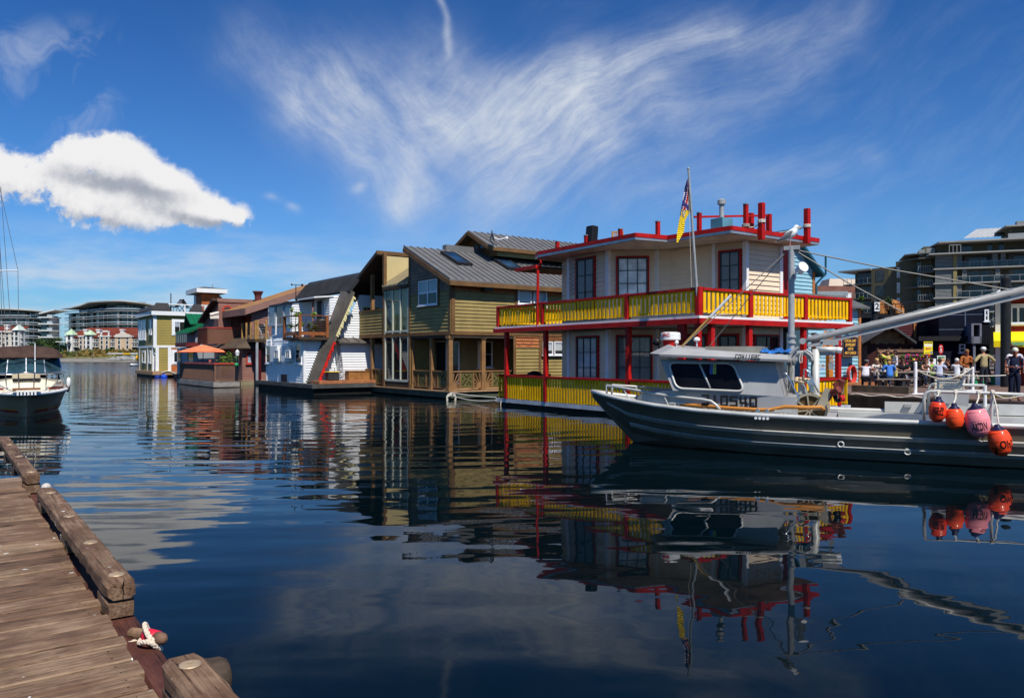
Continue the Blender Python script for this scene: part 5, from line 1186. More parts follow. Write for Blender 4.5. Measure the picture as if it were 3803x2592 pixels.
# ------------------------------------------------------------------ far shore
c1 = lambda x,y: (0+.3156*x, 1000+.3156*y)
def far_shore():
 grass=mat('dry_grass',(.13,.12,.04),.9,.45,.09); pebble=mat('pebble_beach',(.20,.185,.16),.9,.25,.3)
 def strip(name,prof,m,jit):
  random.seed(3); mb=MB(); xs=[-420+6*i for i in range(135)]
  g=[[(x,y+random.uniform(-jit,jit),z+random.uniform(-jit,jit)*.12) for (y,z) in prof] for x in xs]
  for i in range(len(xs)-1):
   for j in range(len(prof)-1): mb.poly([g[i][j],g[i+1][j],g[i+1][j+1],g[i][j+1]])
  tag(mb.build(name,m,smooth=True),kind='structure')
 strip('beach',[(281,-.6),(284,.05),(288,.7),(296,1.35)],pebble,.6)
 strip('bank',[(295,1.0),(299,1.9),(306,2.8),(316,3.9),(330,4.3),(520,4.5)],grass,.8)
 random.seed(11); mb=MB();
 for i in range(5200):
  x=random.uniform(-215,-100); y=random.uniform(299,318); t=(y-299)/19; z=1.9+2.2*t
  cl=math.sin(x*.21)+math.sin(x*.083+2)+math.sin(x*.5+y*.3)*.6
  if cl<random.uniform(-.9,1.0): continue
  s=random.uniform(.35,.8); p=Vector((x,y,z+abs(random.gauss(0,.55))+.25))
  u=Vector((random.gauss(0,1),random.gauss(-.6,1),random.gauss(.4,1))).normalized(); w=u.orthogonal().normalized(); q=u.cross(w)
  mb.cur=0 if math.sin(x*.13+1)+random.gauss(0,.6)>-.2 else 1
  mb.poly([p-w*s,p+q*s*.6,p+w*s,p-q*s*.6])
 o=mb.build('bank_shrubs',[mat('shrub_green',(.045,.075,.018),.8,.4,.3),mat('shrub_ochre',(.20,.13,.035),.8,.4,.3)]); tag(o,'green and ochre shrubs covering the far bank above the beach',kind='stuff')
 random.seed(12); mb=MB()
 for i in range(230):
  x=random.uniform(-152,-138.5)+random.gauss(0,1.0); y=random.uniform(286,297); z=.1+ (y-284)*.11
  s=random.uniform(.35,.95); n=len(mb.v); mb.ball((x,y,z+.3),(s*random.uniform(.8,1.3),s,s*random.uniform(.5,.9)),6,4)
 o=mb.build('riprap',mat('rock_grey',(.24,.235,.22),.9,.4,.6)); tag(o,'grey boulders piled on the far beach below the red roofed building',kind='stuff')
 glass=dark_glass('condo_glass',(.04,.085,.095),.08); slabm=mat('condo_slab',(.42,.43,.42),.6,.08,.1); railm=mat('condo_rail',(.42,.48,.50),.4,.1,.2)
 def smooth(pts,n=40):
  out=[]
  for i in range(n+1):
   t=i/n*(len(pts)-1); k=min(int(t),len(pts)-2); f=t-k
   p=[pts[max(0,min(len(pts)-1,k+d))] for d in (-1,0,1,2)]
   out.append(tuple(.5*((2*p[1][c])+(-p[0][c]+p[2][c])*f+(2*p[0][c]-5*p[1][c]+4*p[2][c]-p[3][c])*f*f+(-p[0][c]+3*p[1][c]-3*p[2][c]+p[3][c])*f**3) for c in (0,1)))
  return out
 def condo(name,label,plan,z0,nf,fh,roofz,depth,topset=3.5):
  P=smooth(plan); T=thing(name,label,'apartment building',(P[0][0],P[0][1],z0),0,'glass apartment blocks across the harbour')
  ox,oy=P[0]
  nrm=[]
  for i in range(len(P)):
   a=P[max(0,i-1)]; b=P[min(len(P)-1,i+1)]; d=Vector((b[0]-a[0],b[1]-a[1])).normalized(); nrm.append(Vector((d.y,-d.x)))
  def off(i,d): return (P[i][0]+nrm[i].x*d-ox, P[i][1]+nrm[i].y*d-oy)
  def ribbon(mb,d0,d1,za,zb,i0=0,i1=None):
   i1=len(P)-1 if i1 is None else i1
   for i in range(i0,i1):
    a0,a1,b0,b1=off(i,d0),off(i+1,d0),off(i,d1),off(i+1,d1)
    mb.hexa([(*b0,za),(*b1,za),(*a1,za),(*a0,za)],[(*b0,zb),(*b1,zb),(*a1,zb),(*a0,zb)])
  for f in range(nf):
   z=f*fh; set_=topset if f==nf-1 else 0
   mb=MB(); ribbon(mb,-depth,-set_,z,z+fh-.35,2 if set_ else 0,len(P)-3 if set_ else None); step=4; mb.cur=1
   for i in range(2,len(P)-3,step):
    a=off(i,.12-set_); b=off(i+1,.12-set_); w=.12 if (i//step)%3 else .35
    c=((a[0]+b[0])/2,(a[1]+b[1])/2); mb.box(c[0]-w,c[0]+w,c[1]-.2,c[1]+.4,z,z+fh-.36)
   gz=mb
   mb=MB(); ribbon(mb,-depth,1.9,z+fh-.22,z+fh,0);
   if f<nf-1:
    mb.build('floor_slab',slabm,T)
    mb=MB(); ribbon(mb,1.75,1.85,z+fh+.7,z+fh+1.05); mb.build('balcony_rail',railm,T)
    for i in range(3,len(P)-2,6) if f<nf-2 else ():
     a=off(i,-.4); gz.box(a[0]-.12,a[0]+.12,a[1]-1.6,a[1]+.4,z+fh+.02,z+2*fh-.36)
   gz.build('glazing',[glass,slabm],T)
  zr=nf*fh; mb=MB()
  for i in range(len(P)-1):
   z_a=roofz(i/(len(P)-1)); z_b=roofz((i+1)/(len(P)-1)); a,b=off(i,3.2),off(i+1,3.2); c,d=off(i+1,-depth),off(i,-depth)
   mb.hexa([(*a,zr+z_a),(*b,zr+z_b),(*c,zr-.3+z_b*.4),(*d,zr-.3+z_a*.4)],[(*a,zr+.4+z_a),(*b,zr+.4+z_b),(*c,zr+.8+z_b),(*d,zr+.8+z_a)])
  mb.build('roof',mat('condo_roof',(.52,.50,.45),.6,.08,.1),T); return T
 def W(u,Y): return ((u-CU)/FPX*Y,Y)
 condo('apartment_tower','wavy fronted glass apartment block with a swooping pale roof above the gold float house',[W(255,366),W(300,356),W(338,352),W(380,344),W(440,338),W(500,340),W(560,352)],4.3,7,3.0,lambda t:-.9+1.9*max(0,min(1,(t-.12)/.28))-1.4*max(0,(t-.72)/.28),16)
 condo('apartment_tower','curved glass apartment block at the left edge beyond the motor boat',[W(-120,346),W(-40,337),W(60,334),W(120,338),W(152,346)],4.3,6,2.95,lambda t:.5-1.0*max(0,(t-.4)/.6),16)
 x0,Y0=W(152,340); x1,_=W(190,340); T=thing('apartment_wing','slim white apartment wing with stepped balconies and a tilted roof','apartment building',(x0,Y0,4.3),0)
 w=x1-x0
 mb=MB(); mb.box(0,w*.62,0,8,2.5,16.0); mb.build('glazing',glass,T)
 mb=MB(); mb.box(w*.62,w*.9,1,7,-.3,15.5); mb.build('core_wall',slabm,T)
 for k in range(5):
  z=3.1+k*2.95; mb=MB(); mb.box(-.5,w*1.25+(.5 if k%2 else 0),-1.2,6,z,z+.45); mb.build('floor_slab',mat('wing_white',(.7,.7,.68),.6,.05),T)
  mb=MB(); mb.box(w*.75,w*1.25,-1.2,-1.1,z+.5,z+1.4); mb.build('balcony_rail',railm,T)
 mb=MB(); mb.hexa([(-3.5,-2,15.6),(w*1.55,-2,18.2),(w*1.55,8,18.2),(-3.5,8,15.6)],[(-3.5,-2,16.1),(w*1.55,-2,18.6),(w*1.55,8,18.6),(-3.5,8,16.1)]); mb.build('tilted_roof',mat('wing_white'),T)
 # ------------- cream buildings with red roofs
 cream=mat('cream_render',(.55,.40,.26),.7,.06,.15); cream2=mat('pale_render',(.62,.55,.46),.7,.06,.15); red=mat('red_tile_roof',(.15,.032,.018),.8,.2,.5); mint=mat('mint_copper',(.42,.55,.36),.6,.1,.5); wht=mat('trim_white_far',(.68,.66,.62),.6,.05)
 dk=dark_glass('far_window',(.03,.035,.04),.1)
 def red_house(label,u0,u1,Y,vb,vw,vr,turrets,chim,dorms,bays,balc,wallm):
  px=lambda u:(u-CU)/FPX*Y
  z=lambda v:CAMH+(HV-v)/FPX*Y
  x0,x1=px(u0),px(u1); T=thing('red_roof_building',label,'apartment building',(x0,Y,z(vb)),0,'cream buildings with red roofs across the harbour'); zb=z(vb); hw=z(vw)-zb; hr=z(vr)-zb; W_=x1-x0
  mb=MB(); mb.box(0,W_,0,16 if u0>0 else 2.5,-1.5,hw); mb.build('wall',wallm,T)
  mb=MB(); mb.slab([(-1,-1,hw-.1),(W_+1,-1,hw-.1),(W_-2,8,hr),(4,8,hr)],(0,0,.3));  mb.build('roof',red,T)
  fh=hw/3
  for (ub,wpx,col_) in bays:
   x=px(ub)-x0; w=wpx/FPX*Y/2; mb=MB(); mb.box(x-w,x+w,-1.6,0,-1.5,hw+.2); mb.build('bay',col_,T)
   mb=MB(); mb.box(x-w-.3,x+w+.3,-1.9,0.2,hw+.2,hw+.7); mb.build('cornice',wht,T)
   for f in range(3):
    for s in (-.5,.5):
     xx=x+s*w; o=MB(); o.box(xx-.55,xx+.55,-1.66,-1.6,f*fh+.8,f*fh+2.5); fr=o.build('window',wht,T); o=MB(); o.box(xx-.4,xx+.4,-1.70,-1.665,f*fh+.95,f*fh+2.35); o.build('pane',dk,fr)
  for (ub,wpx) in balc:
   x=px(ub)-x0; w=wpx/FPX*Y/2
   for f in range(3):
    o=MB(); o.box(x-w,x+w,-.06,.02,f*fh+.2,f*fh+2.7); b=o.build('balcony_recess',dk,T)
    if f: o=MB(); o.box(x-w-.1,x+w+.1,-1.5,-.07,f*fh-.25,f*fh+.05); o.box(x-w,x+w,-1.5,-1.42,f*fh+.9,f*fh+1.05); n=int(w*2/.9); [o.box(x-w+i*2*w/n-.06,x-w+i*2*w/n+.06,-1.5,-1.4,f*fh+.05,f*fh+.9) for i in range(n+1)]; o.build('balcony',wht,T)
  for (ut,vt,wpx,m_) in turrets:
   x=px(ut)-x0; w=wpx/FPX*Y/2; ht=z(vt)-zb; o=MB(); o.box(x-w*.75,x+w*.75,-2.0,1.5,-1.5,hw+1.0); t_=o.build('turret',wht,T)
   o=MB(); b=hw+1.0; A=[(x-w,-2.6,b),(x+w,-2.6,b),(x+w,2,b),(x-w,2,b)]; c=(x,-.3,ht)
   for i in range(4): o.poly([A[i],A[(i+1)%4],c])
   o.poly(A); o.build('turret_roof',m_,t_)
   for f in range(4):
    o=MB(); o.box(x-.5,x+.5,-2.06,-2.0,f*fh+.8-(.6 if f==3 else 0),f*fh+2.3-(1.0 if f==3 else 0)); o.build('window',dk,t_)
  for (uc,vc) in chim:
   x=px(uc)-x0; h=z(vc)-zb; o=MB(); o.box(x-.7,x+.7,2.5,4,hw-1,h-.5); o.box(x-.9,x+.9,2.3,4.2,h-.5,h); o.build('chimney',wht,T)
  for (ud,vd,wpx,arch) in dorms:
   x=px(ud)-x0; w=wpx/FPX*Y/2; h=z(vd)-zb; o=MB()
   if arch: o.slab([(x-w,-2.0,hw),(x+w,-2.0,hw),(x+w,-2.0,hw+.5*(h-hw)),(x+w*.5,-2.0,hw+.62*(h-hw)),(x,-2.0,h),(x-w*.5,-2.0,hw+.62*(h-hw)),(x-w,-2.0,hw+.5*(h-hw))],(0,1,0))
   else: o.slab([(x-w*1.1,-1.7,hw-.5),(x-w*.8,-1.7,hw-.5),(x-w*.4,-1.7,h),(x-w*.7,-1.7,h)],(0,.6,0)); o.slab([(x+w*.8,-1.7,hw-.5),(x+w*1.1,-1.7,hw-.5),(x+w*1.1,-1.7,h),(x+w*.9,-1.7,h)],(0,.6,0)); o.box(x-w*.7,x+w,-1.7,-1.2,h-.6,h)
   o.build('gable_front',wht if not arch else cream2,T)
  return T
 red_house('long cream building with red tiled roof and two mint green pyramid turrets',253,560,318,1303,1253,1217,[(267,1221,32,mint),(338,1225,32,mint)],[(304,1222),(352,1222),(441,1222)],[(463,1232,52,True),(395,1228,32,False)],[(395,38,cream),(465,62,cream),(316,30,cream)],[(282,34),(362,38),(422,34),(502,28)],cream)
 red_house('pale building with orange tiled roof, white gable and one pale turret at the left',-120,80,308,1290,1236,1212,[(73,1204,30,mat('pale_mint',(.55,.63,.55),.6,.1))],[(8,1205),(54,1210)],[(47,1228,34,True)],[(47,40,cream2),(4,24,cream2)],[(24,20),(74,24),(-30,30)],cream2)
 # ------------- trees
 def tree(label,u,Y,vt,vb,rpx,seed,m,n=420):
  random.seed(seed); x=(u-CU)/FPX*Y; zb=CAMH+(HV-vb)/FPX*Y; h=(vb-vt)/FPX*Y; r=rpx/FPX*Y
  T=thing('tree',label,'tree',(x,Y,zb),0,'trees on the far shore'); st=MB(); st.tube([(0,0,-.5),(.1,0,h*.3),(0,.1,h*.75)],[.3,.22,.08],7)
  for k in range(4):
   a=k*1.6+seed; st.tube([(0,0,h*(.3+.1*k)),(r*.6*math.cos(a),r*.6*math.sin(a),h*(.5+.12*k))],[.12,.04],5)
  st.build('trunk',bark,T); b=MB()
  cl=[(random.gauss(0,r*.42),random.gauss(0,r*.4),h*(.28+.62*random.random()),random.uniform(.28,.5)*r) for _ in range(16)]
  for i in range(n):
   c=random.choice(cl); d=Vector((random.gauss(0,1),random.gauss(0,1),random.gauss(0,1))).normalized()*c[3]*random.uniform(.6,1.05); p=Vector(c[:3])+d
   s=random.uniform(.25,.6)*max(.8,r*.22); u_=(d.normalized()+Vector((random.gauss(0,.5),random.gauss(0,.5),random.gauss(.2,.5)))).normalized(); w=u_.orthogonal().normalized(); w=Matrix.Rotation(random.uniform(0,6),3,u_)@w; q=u_.cross(w)
   b.poly([p-w*s,p+q*s*.6,p+w*s,p-q*s*.6])
  b.build('crown',m,T)
 TR=[(132,322,1268,1306,26,leaf_dark,'low dark bushy tree just right of the motor boat canopy'),(158,326,1262,1306,26,leaf_mid,'mid green tree below the stepped apartment wing'),(182,330,1258,1308,24,leaf_dark,'dark round tree under the jagged balconies'),
  (206,326,1252,1310,26,leaf_dark,'tallest dark tree in the gap between the two glass blocks'),(232,330,1255,1310,26,leaf_mid,'bright green tree at the left end of the long red roofed building'),(250,322,1272,1308,16,leaf_dark,'small dark tree against the mint turret corner'),(175,316,1282,1312,22,leaf_mid,'low green bush in front of the dark trees'),(226,315,1284,1312,20,leaf_dark,'low dark bush before the left corner of the red roofed building'),
  (112,318,1282,1306,20,leaf_mid,'green bush showing right above the motor boat canopy'),(405,314,1298,1312,16,leaf_mid,'small round shrub at the foot of the red roofed building')]
 for i,(u,Y,vt,vb,r,m,l) in enumerate(TR): tree(l,u,Y,vt,vb,r,20+i,m)
 x=(237-CU)/FPX*314; S=thing('shelter','low white roofed shelter among the dark trees on the far shore','shelter',(x,314,4),0)
 o=MB(); o.box(-2.6,2.2,-1.5,1.5,7.9-4+.0,8.2-4+.0); o.build('roof',wht,S)
 for sx in (-1.8,1.6): o=MB(); o.box(sx-.08,sx+.08,-.1,.1,0,3.9); o.build('post',wht,S)
 Y=160; x=(524-CU)/FPX*Y; A=thing('float_plane','yellow nosed float plane with white wing showing beside the gold float house','float plane',(x,Y,0),R(12))
 yl=mat('plane_yellow',(.80,.42,.01),.35,.08,coat=.4); wt=mat('plane_white',(.75,.75,.74),.35,.05,coat=.4)
 o=MB(); o.tube([(0,-2.2,1.75),(0,-2.0,1.75),(0,-.9,1.78),(0,1.2,1.75),(0,5.5,1.9)],[.28,.52,.68,.66,.2],14); o.build('fuselage',wt,A,smooth=True)
 o=MB(); o.tube([(0,-2.5,1.72),(0,-2.3,1.72),(0,-1.7,1.74),(0,-1.0,1.78)],[.2,.50,.72,.735],16); o.build('cowling',yl,A,smooth=True)
 o=MB(); o.bar((-.05,-2.62,.75),(.05,-2.62,2.7),.14,.03,up=(0,1,0)); o.build('propeller',black_plastic,A)
 o=MB(); o.tube([(-6.6,.2,2.62),(-6.3,.2,2.62),(6.3,.2,2.62),(6.6,.2,2.62)],[.05,.10,.10,.05],8)
 for v_i,(vx,vy,vz) in enumerate(o.v): o.v[v_i]=(vx,.2+(vy-.2)*8,2.62+(vz-2.62)*1.3)
 wg=o.build('wing',wt,A,smooth=True); o=MB(); o.box(-3.3,-2.0,-.65,1.06,2.49,2.76); o.build('wing_stripe',yl,wg)
 for s in (-1,1):
  o=MB(); o.tube([(1.25*s,-3.0,.42),(1.25*s,-2.4,.28),(1.25*s,-.5,.22),(1.25*s,2.5,.28),(1.25*s,3.2,.4)],[.08,.32,.40,.3,.08],10); o.build('pontoon',wt,A,smooth=True)
  o=MB(); o.tube([(1.25*s,-1.2,.5),(.5*s,-.7,1.4)],.05,6); o.tube([(1.25*s,.8,.5),(.5*s,.8,1.4)],.05,6); o.build('float_strut',black_plastic,A)
  o=MB(); o.tube([(.5*s,0,1.3),(3.4*s,.1,2.5)],.05,6); o.build('wing_strut',wt,A)
far_shore()
# ------------------------------------------------------------------ boats
def loft(mb, rings, close_ends=True):
 n=len(rings[0]); base=len(mb.v)
 for r in rings: mb.v+= [tuple(p) for p in r]
 for i in range(len(rings)-1):
  for k in range(n-1):
   mb.f.append([base+i*n+k,base+(i+1)*n+k,base+(i+1)*n+k+1,base+i*n+k+1]); mb.mi.append(mb.cur)
 if close_ends:
  mb.f.append([base+(len(rings)-1)*n+k for k in range(n)]); mb.mi.append(mb.cur)
gelcoat=mat('gelcoat_cream',(.74,.67,.50),.28,.06,.8,coat=.5,dirt=.1,dirtc=(.5,.45,.35)); stainless=mat('stainless',(.60,.61,.62),.22,.05,metal=.95)
def motor_boat():
 o0=P_Z(98,1549,0); F=Frame((o0.x,o0.y),(-.54,.84))      # local x runs aft, seen bow on
 B=thing('motor_boat','cream motor cruiser with brown canvas canopy moored bow on at the left edge','boat',(o0.x,o0.y,0),F.rz)
 st=[(-.75,0,0,.90,.35),(-.45,.30,.02,.89,.10),(.1,.66,.22,.89,-.15),(.9,1.0,.60,.90,-.3),(2.2,1.27,.98,.91,-.35),(4,1.38,1.14,.93,-.35),(7.2,1.34,1.15,.92,-.35)]
 def ring(x,b,w,zs,zk,sgn):
  return [(x,0,zk),(x+.1,sgn*w*.9,zk+.22 if x>0 else zk+.2),(x,sgn*w,.16 if x>-.3 else zk+.3),(x-.05,sgn*(w+(b-w)*.55),.55 if x>-.3 else .8),(x-.1,sgn*b,zs-.12)]
 hullm=mat('hull_taupe',(.42,.29,.175),.4,.1,.8,spec=.2)
 m=MB(); loft(m,[ring(*s,1) for s in st]); loft(m,[ring(*s,-1) for s in st]); h=m.build('hull',hullm,B,smooth=True)
 for sg in (-1,1):
  m=MB(); prev=None
  for i,s in enumerate(st):
   r=ring(*s,sg);
   if i<2: continue
   q=[Vector(r[2])+Vector((0,sg*.012,-.02)),Vector(r[2]).lerp(Vector(r[3]),.16)+Vector((0,sg*.014,0)),Vector(r[2]).lerp(Vector(r[3]),.30)+Vector((0,sg*.014,0))]
   if prev:
    m.cur=0; m.poly([prev[0],q[0],q[1],prev[1]]); m.cur=1; m.poly([prev[1],q[1],q[2],prev[2]])
   prev=q
  m.build('boot_stripe',[mat('stripe_red',(.35,.02,.02),.4),mat('stripe_gold',(.55,.28,.03),.4)],B)
 m=MB()
 for sg in (-1,1):
  m.tube([(s[0]-.1,sg*s[1],s[3]-.07) for s in st],.07,8)
 m.build('rub_rail',white_paint,B,smooth=True)
 deck=[]; m=MB()
 L=[(s[0]-.1,s[1],s[3]-.02) for s in st]
 prof=[]
 for (x,b,z) in L:
  hh=0 if x<-.3 else min(1,(x+.3)/1.0)
  prof.append([(x,-b,z),(x+.05,-b*.95,z+.03*hh+.0),(x+.1,-b*.90,z+.30*hh*min(1,max(0,(x+.4))*.9)),(x+.1,-b*.45,z+.40*hh*min(1,max(0,(x+.4))*.9)),(x+.1,0,z+.44*hh*min(1,max(0,x+.4)*.9)),(x+.1,b*.45,z+.40*hh*min(1,max(0,(x+.4))*.9)),(x+.1,b*.90,z+.30*hh*min(1,max(0,(x+.4))*.9)),(x+.05,b*.95,z+.03*hh),(x,b,z)])
 loft(m,prof); m.build('foredeck',gelcoat,B,smooth=False)
 for sg in (-1,1):
  for dz,mt,w in ((.0,mat('stripe_gold'),.05),(.09,mat('stripe_gold'),.025)):
   m=MB(); m.bar((.80,sg*.885,1.00+dz),(1.75,sg*1.075,1.06+dz),.02,w); m.build('deck_stripe',mt,B)
  m=MB(); m.bar((-.1,sg*.66,.99),(1.6,sg*1.16,.95),.02,.07); m.build('sheer_stripe',mat('stripe_red2',(.5,.06,.03),.4),B)
 m=MB(); m.box(.62,1.25,-.42,.42,1.30,1.50); m.build('deck_box',mat('hatch_cream',(.50,.42,.28),.5,.1),B,bevel=.03); m=MB(); m.box(.60,.615,-.40,.40,1.22,1.31); m.build('box_shadow_strip',black_plastic,B)  # solid black strip drawn in as the shadow under the deck box
 m=MB(); m.box(-.98,-.55,-.40,.40,.97,1.03); m.build('bow_platform',mat('teak',(.25,.11,.05),.6),B)
 for k in range(6): m=MB(); m.box(-.99,-.96,-.28+k*.1,-.225+k*.1,.80,.965); m.build('platform_slat',white_paint,B)
 m=MB(); rl=[(s[0]-.15,s[1]*.97+.02,1.52) for s in st[1:6]]
 pts=[(x,-y,z) for x,y,z in rl[::-1]]+[(-.95,0,1.56)]+rl; m.tube(pts,.022,8); m.build('bow_rail',stainless,B,smooth=True)
 for sg in (-1,1):
  for (x,b,z) in ((-.55,.22,1.0),(.1,.6,.98),(1.0,.98,.95),(2.0,1.2,.93)):
   m=MB(); m.tube([(x+.1,sg*b*.95,z),(x-.05,sg*(b*.97+.02),1.53)],.018,6); m.build('stanchion',stainless,B)
 ws=[(2.5,-1.15),(2.05,-.6),(1.95,0),(2.05,.6),(2.5,1.15)]; z0,z1=1.44,2.07
 m=MB()
 for i in range(4): m.poly([(*ws[i],z0),(*ws[i+1],z0),(ws[i+1][0]+.45,ws[i+1][1]*.93,z1),(ws[i][0]+.45,ws[i][1]*.93,z1)])
 m.build('windscreen',dark_glass('windscreen_glass',(.03,.07,.085),.04),B)
 m=MB(); m.poly([(2.7,-1.12,z0-.3),(2.7,1.12,z0-.3),(4.2,1.0,z1-.1),(4.2,-1.0,z1-.1)]); m.build('dashboard',mat('dash_dark',(.02,.035,.04),.6),B)
 m=MB()
 for p in ws: m.tube([(*p,z0),(p[0]+.45,p[1]*.93,z1)],.025,6)
 m.tube([(*p,z0) for p in ws],.025,6); m.tube([(p[0]+.45,p[1]*.93,z1) for p in ws],.022,6); m.build('windscreen_frame',stainless,B)
 m=MB(); rings=[]
 for x,zt,w in ((2.35,z1-.02,1.2),(2.45,z1+.10,1.18),(2.8,z1+.36,1.08),(3.4,z1+.42,1.1),(4.6,z1+.40,1.12),(4.8,z1-.1,1.15)):
  rings.append([(x,-w,z1-.03),(x,-w,z1+(zt-z1)*.55),(x,-w*.78,z1+(zt-z1)*.9),(x,0,zt+.02),(x,w*.78,z1+(zt-z1)*.9),(x,w,z1+(zt-z1)*.55),(x,w,z1-.03)])
 loft(m,rings); m.poly(rings[0][::-1]); m.build('canopy',mat('brown_canvas',(.060,.034,.026),.85,.25,3,bump=.006,bscale=8),B,smooth=True)
 m=MB(); m.tube([(1.9,-.28,1.40),(2.3,-.28,2.0),(2.32,-.28,2.58)],.016,6); m.build('antenna_pole',vinyl_white,B)
 for sg in (-1,1): m=MB(); m.bar((2.15,sg*.75,2.02),(2.25,sg*.05,1.90),.03,.03); m.build('wiper',black_plastic,B)
 m=MB();
 for k in (0,.16): m.lathe([(.06,0),(.075,.1)],(1.55,-.88+k,1.36),12,(-1,0,0))
 m.build('horns',stainless,B)
 for k,(x,col_) in enumerate(((2.2,white_paint),(2.9,mat('fender_maroon',(.10,.02,.02),.5)))):
  m=MB(); m.lathe([(.02,0),(.06,.05),(.075,.12),(.075,.27),(.055,.34),(.02,.38)],(x,-1.36,.92-.2*k),12); fo=m.build('fender',col_,smooth=True); fo.location=(o0.x,o0.y,0); fo.rotation_euler=(0,0,F.rz); tag(fo,('white fender tied on the right rail of the motor cruiser' if k==0 else 'maroon fender hanging at the right side of the motor cruiser'),'fender')
 m=MB(); a=F.world((-.6,.3,.95)); q=[a.lerp(Vector((a.x-6,a.y-2.2,.5)),i/10)+Vector((0,0,-.5*(i/10)*(1-i/10)*2)) for i in range(11)]; m.tube(q,.02,5); tag(m.build('mooring_line',rope_white),'thin mooring line from the bow of the motor cruiser to the left','mooring line')
 Ys=40; xm=(-14-CU)/FPX*Ys; S=thing('sailboat','sailing boat rigging, thin wires and a white spreader at the left edge','boat',(xm,Ys,0),R(20))
 m=MB(); loft(m,[[(x-5,0,-.4),(x-5,b*.8,-.1),(x-5,b,.9)] for x,b in ((-4,.05),(-2,.8),(1,1.2),(4,.9))]); loft(m,[[(x-5,0,-.4),(x-5,-b*.8,-.1),(x-5,-b,.9)] for x,b in ((-4,.05),(-2,.8),(1,1.2),(4,.9))]); m.prism([(-9,0),(-7,-.8),(-4,-1.2),(-1,-.9),(0.2,0),(-1,.9),(-4,1.2),(-7,.8)],.88,.95); m.build('hull',white_paint,S)
 zsp=CAMH+(HV-1008)/FPX*Ys; m=MB(); m.tube([(0,0,.9),(0,0,12.2)],[.08,.05],8); m.build('mast',galv,S)
 m=MB(); m.tube([(-1.0,.3,zsp),(1.05,-.30,zsp+.06)],.03,6); m.build('spreader',vinyl_white,S)
 m=MB();
 for (p,q) in (((1.05,-.3,zsp+.06),(.03,0,11.6)),((1.05,-.3,zsp+.06),(1.15,-.4,.95)),((.62,-.2,.9),(.1,0,9)),((.35,-.1,.9),(.15,0,8.2)),((.9,-.3,.9),(.2,0,11))): m.tube([p,q],.012,4)
 m.build('rigging',mat('wire_grey',(.12,.12,.13),.5),S)
motor_boat()
alu=mat('aluminium',(.37,.365,.355),.5,.10,1.6,metal=.15,dirt=.10,dirtc=(.2,.2,.2)); alu_hull=mat('aluminium_hull',(.112,.096,.068),.6,.16,.9,spec=.14,dirt=.35,dirtc=(.07,.07,.065)); alu_light=mat('aluminium_light',(.55,.54,.50),.45,.12,2,metal=.2,dirt=.2,dirtc=(.3,.26,.2))
FB=Frame((2.97,18.7),(.912,-.411))
cR1=lambda x,y:(2180+.3662*x,1180+.3662*y)
cR2=lambda x,y:(2900+.38855*x,1180+.38855*y)
c9=lambda x,y:(2880+.18935*x,1240+.18935*y)
BLOCK={'0':[(0,0,1,.2),(0,.8,1,1),(0,0,.28,1),(.72,0,1,1)],'1':[(.36,0,.66,1)],'2':[(0,.8,1,1),(.72,.45,1,1),(0,.4,1,.6),(0,0,.28,.5),(0,0,1,.2)],'3':[(0,.8,1,1),(0,0,1,.2),(.72,0,1,1),(.3,.41,1,.59)],'4':[(0,.4,.28,1),(0,.3,1,.5),(.62,0,.9,1)],'5':[(0,.8,1,1),(0,.42,.28,1),(0,.42,1,.6),(.72,0,1,.5),(0,0,1,.2)],'6':[(0,.8,1,1),(0,0,.28,1),(0,.4,1,.58),(.72,0,1,.5),(0,0,1,.2)],'8':[(0,0,1,.2),(0,.8,1,1),(0,0,.28,1),(.72,0,1,1),(0,.41,1,.59)],'C':[(0,.8,1,1),(0,0,1,.2),(0,0,.28,1)],'O':[(0,0,1,.2),(0,.8,1,1),(0,0,.28,1),(.72,0,1,1)]}
def block_text(W,txt,a0,z0,a1,z1,hgt,d,m,parent,name='registration_number'):
 mb=MB(); n=len(txt); st=(a1-a0)/n; cw=st*.82
 for i,ch in enumerate(txt):
  t=(i+.5)/n; zb=z0+(z1-z0)*t; ab=a0+st*i
  for k,(x0,y0,x1,y1) in enumerate(BLOCK[ch]): W.box(mb,ab+x0*cw,ab+x1*cw,zb+y0*hgt,zb+y1*hgt,d,d+.003+.0004*k)
 return mb.build(name,m,parent)
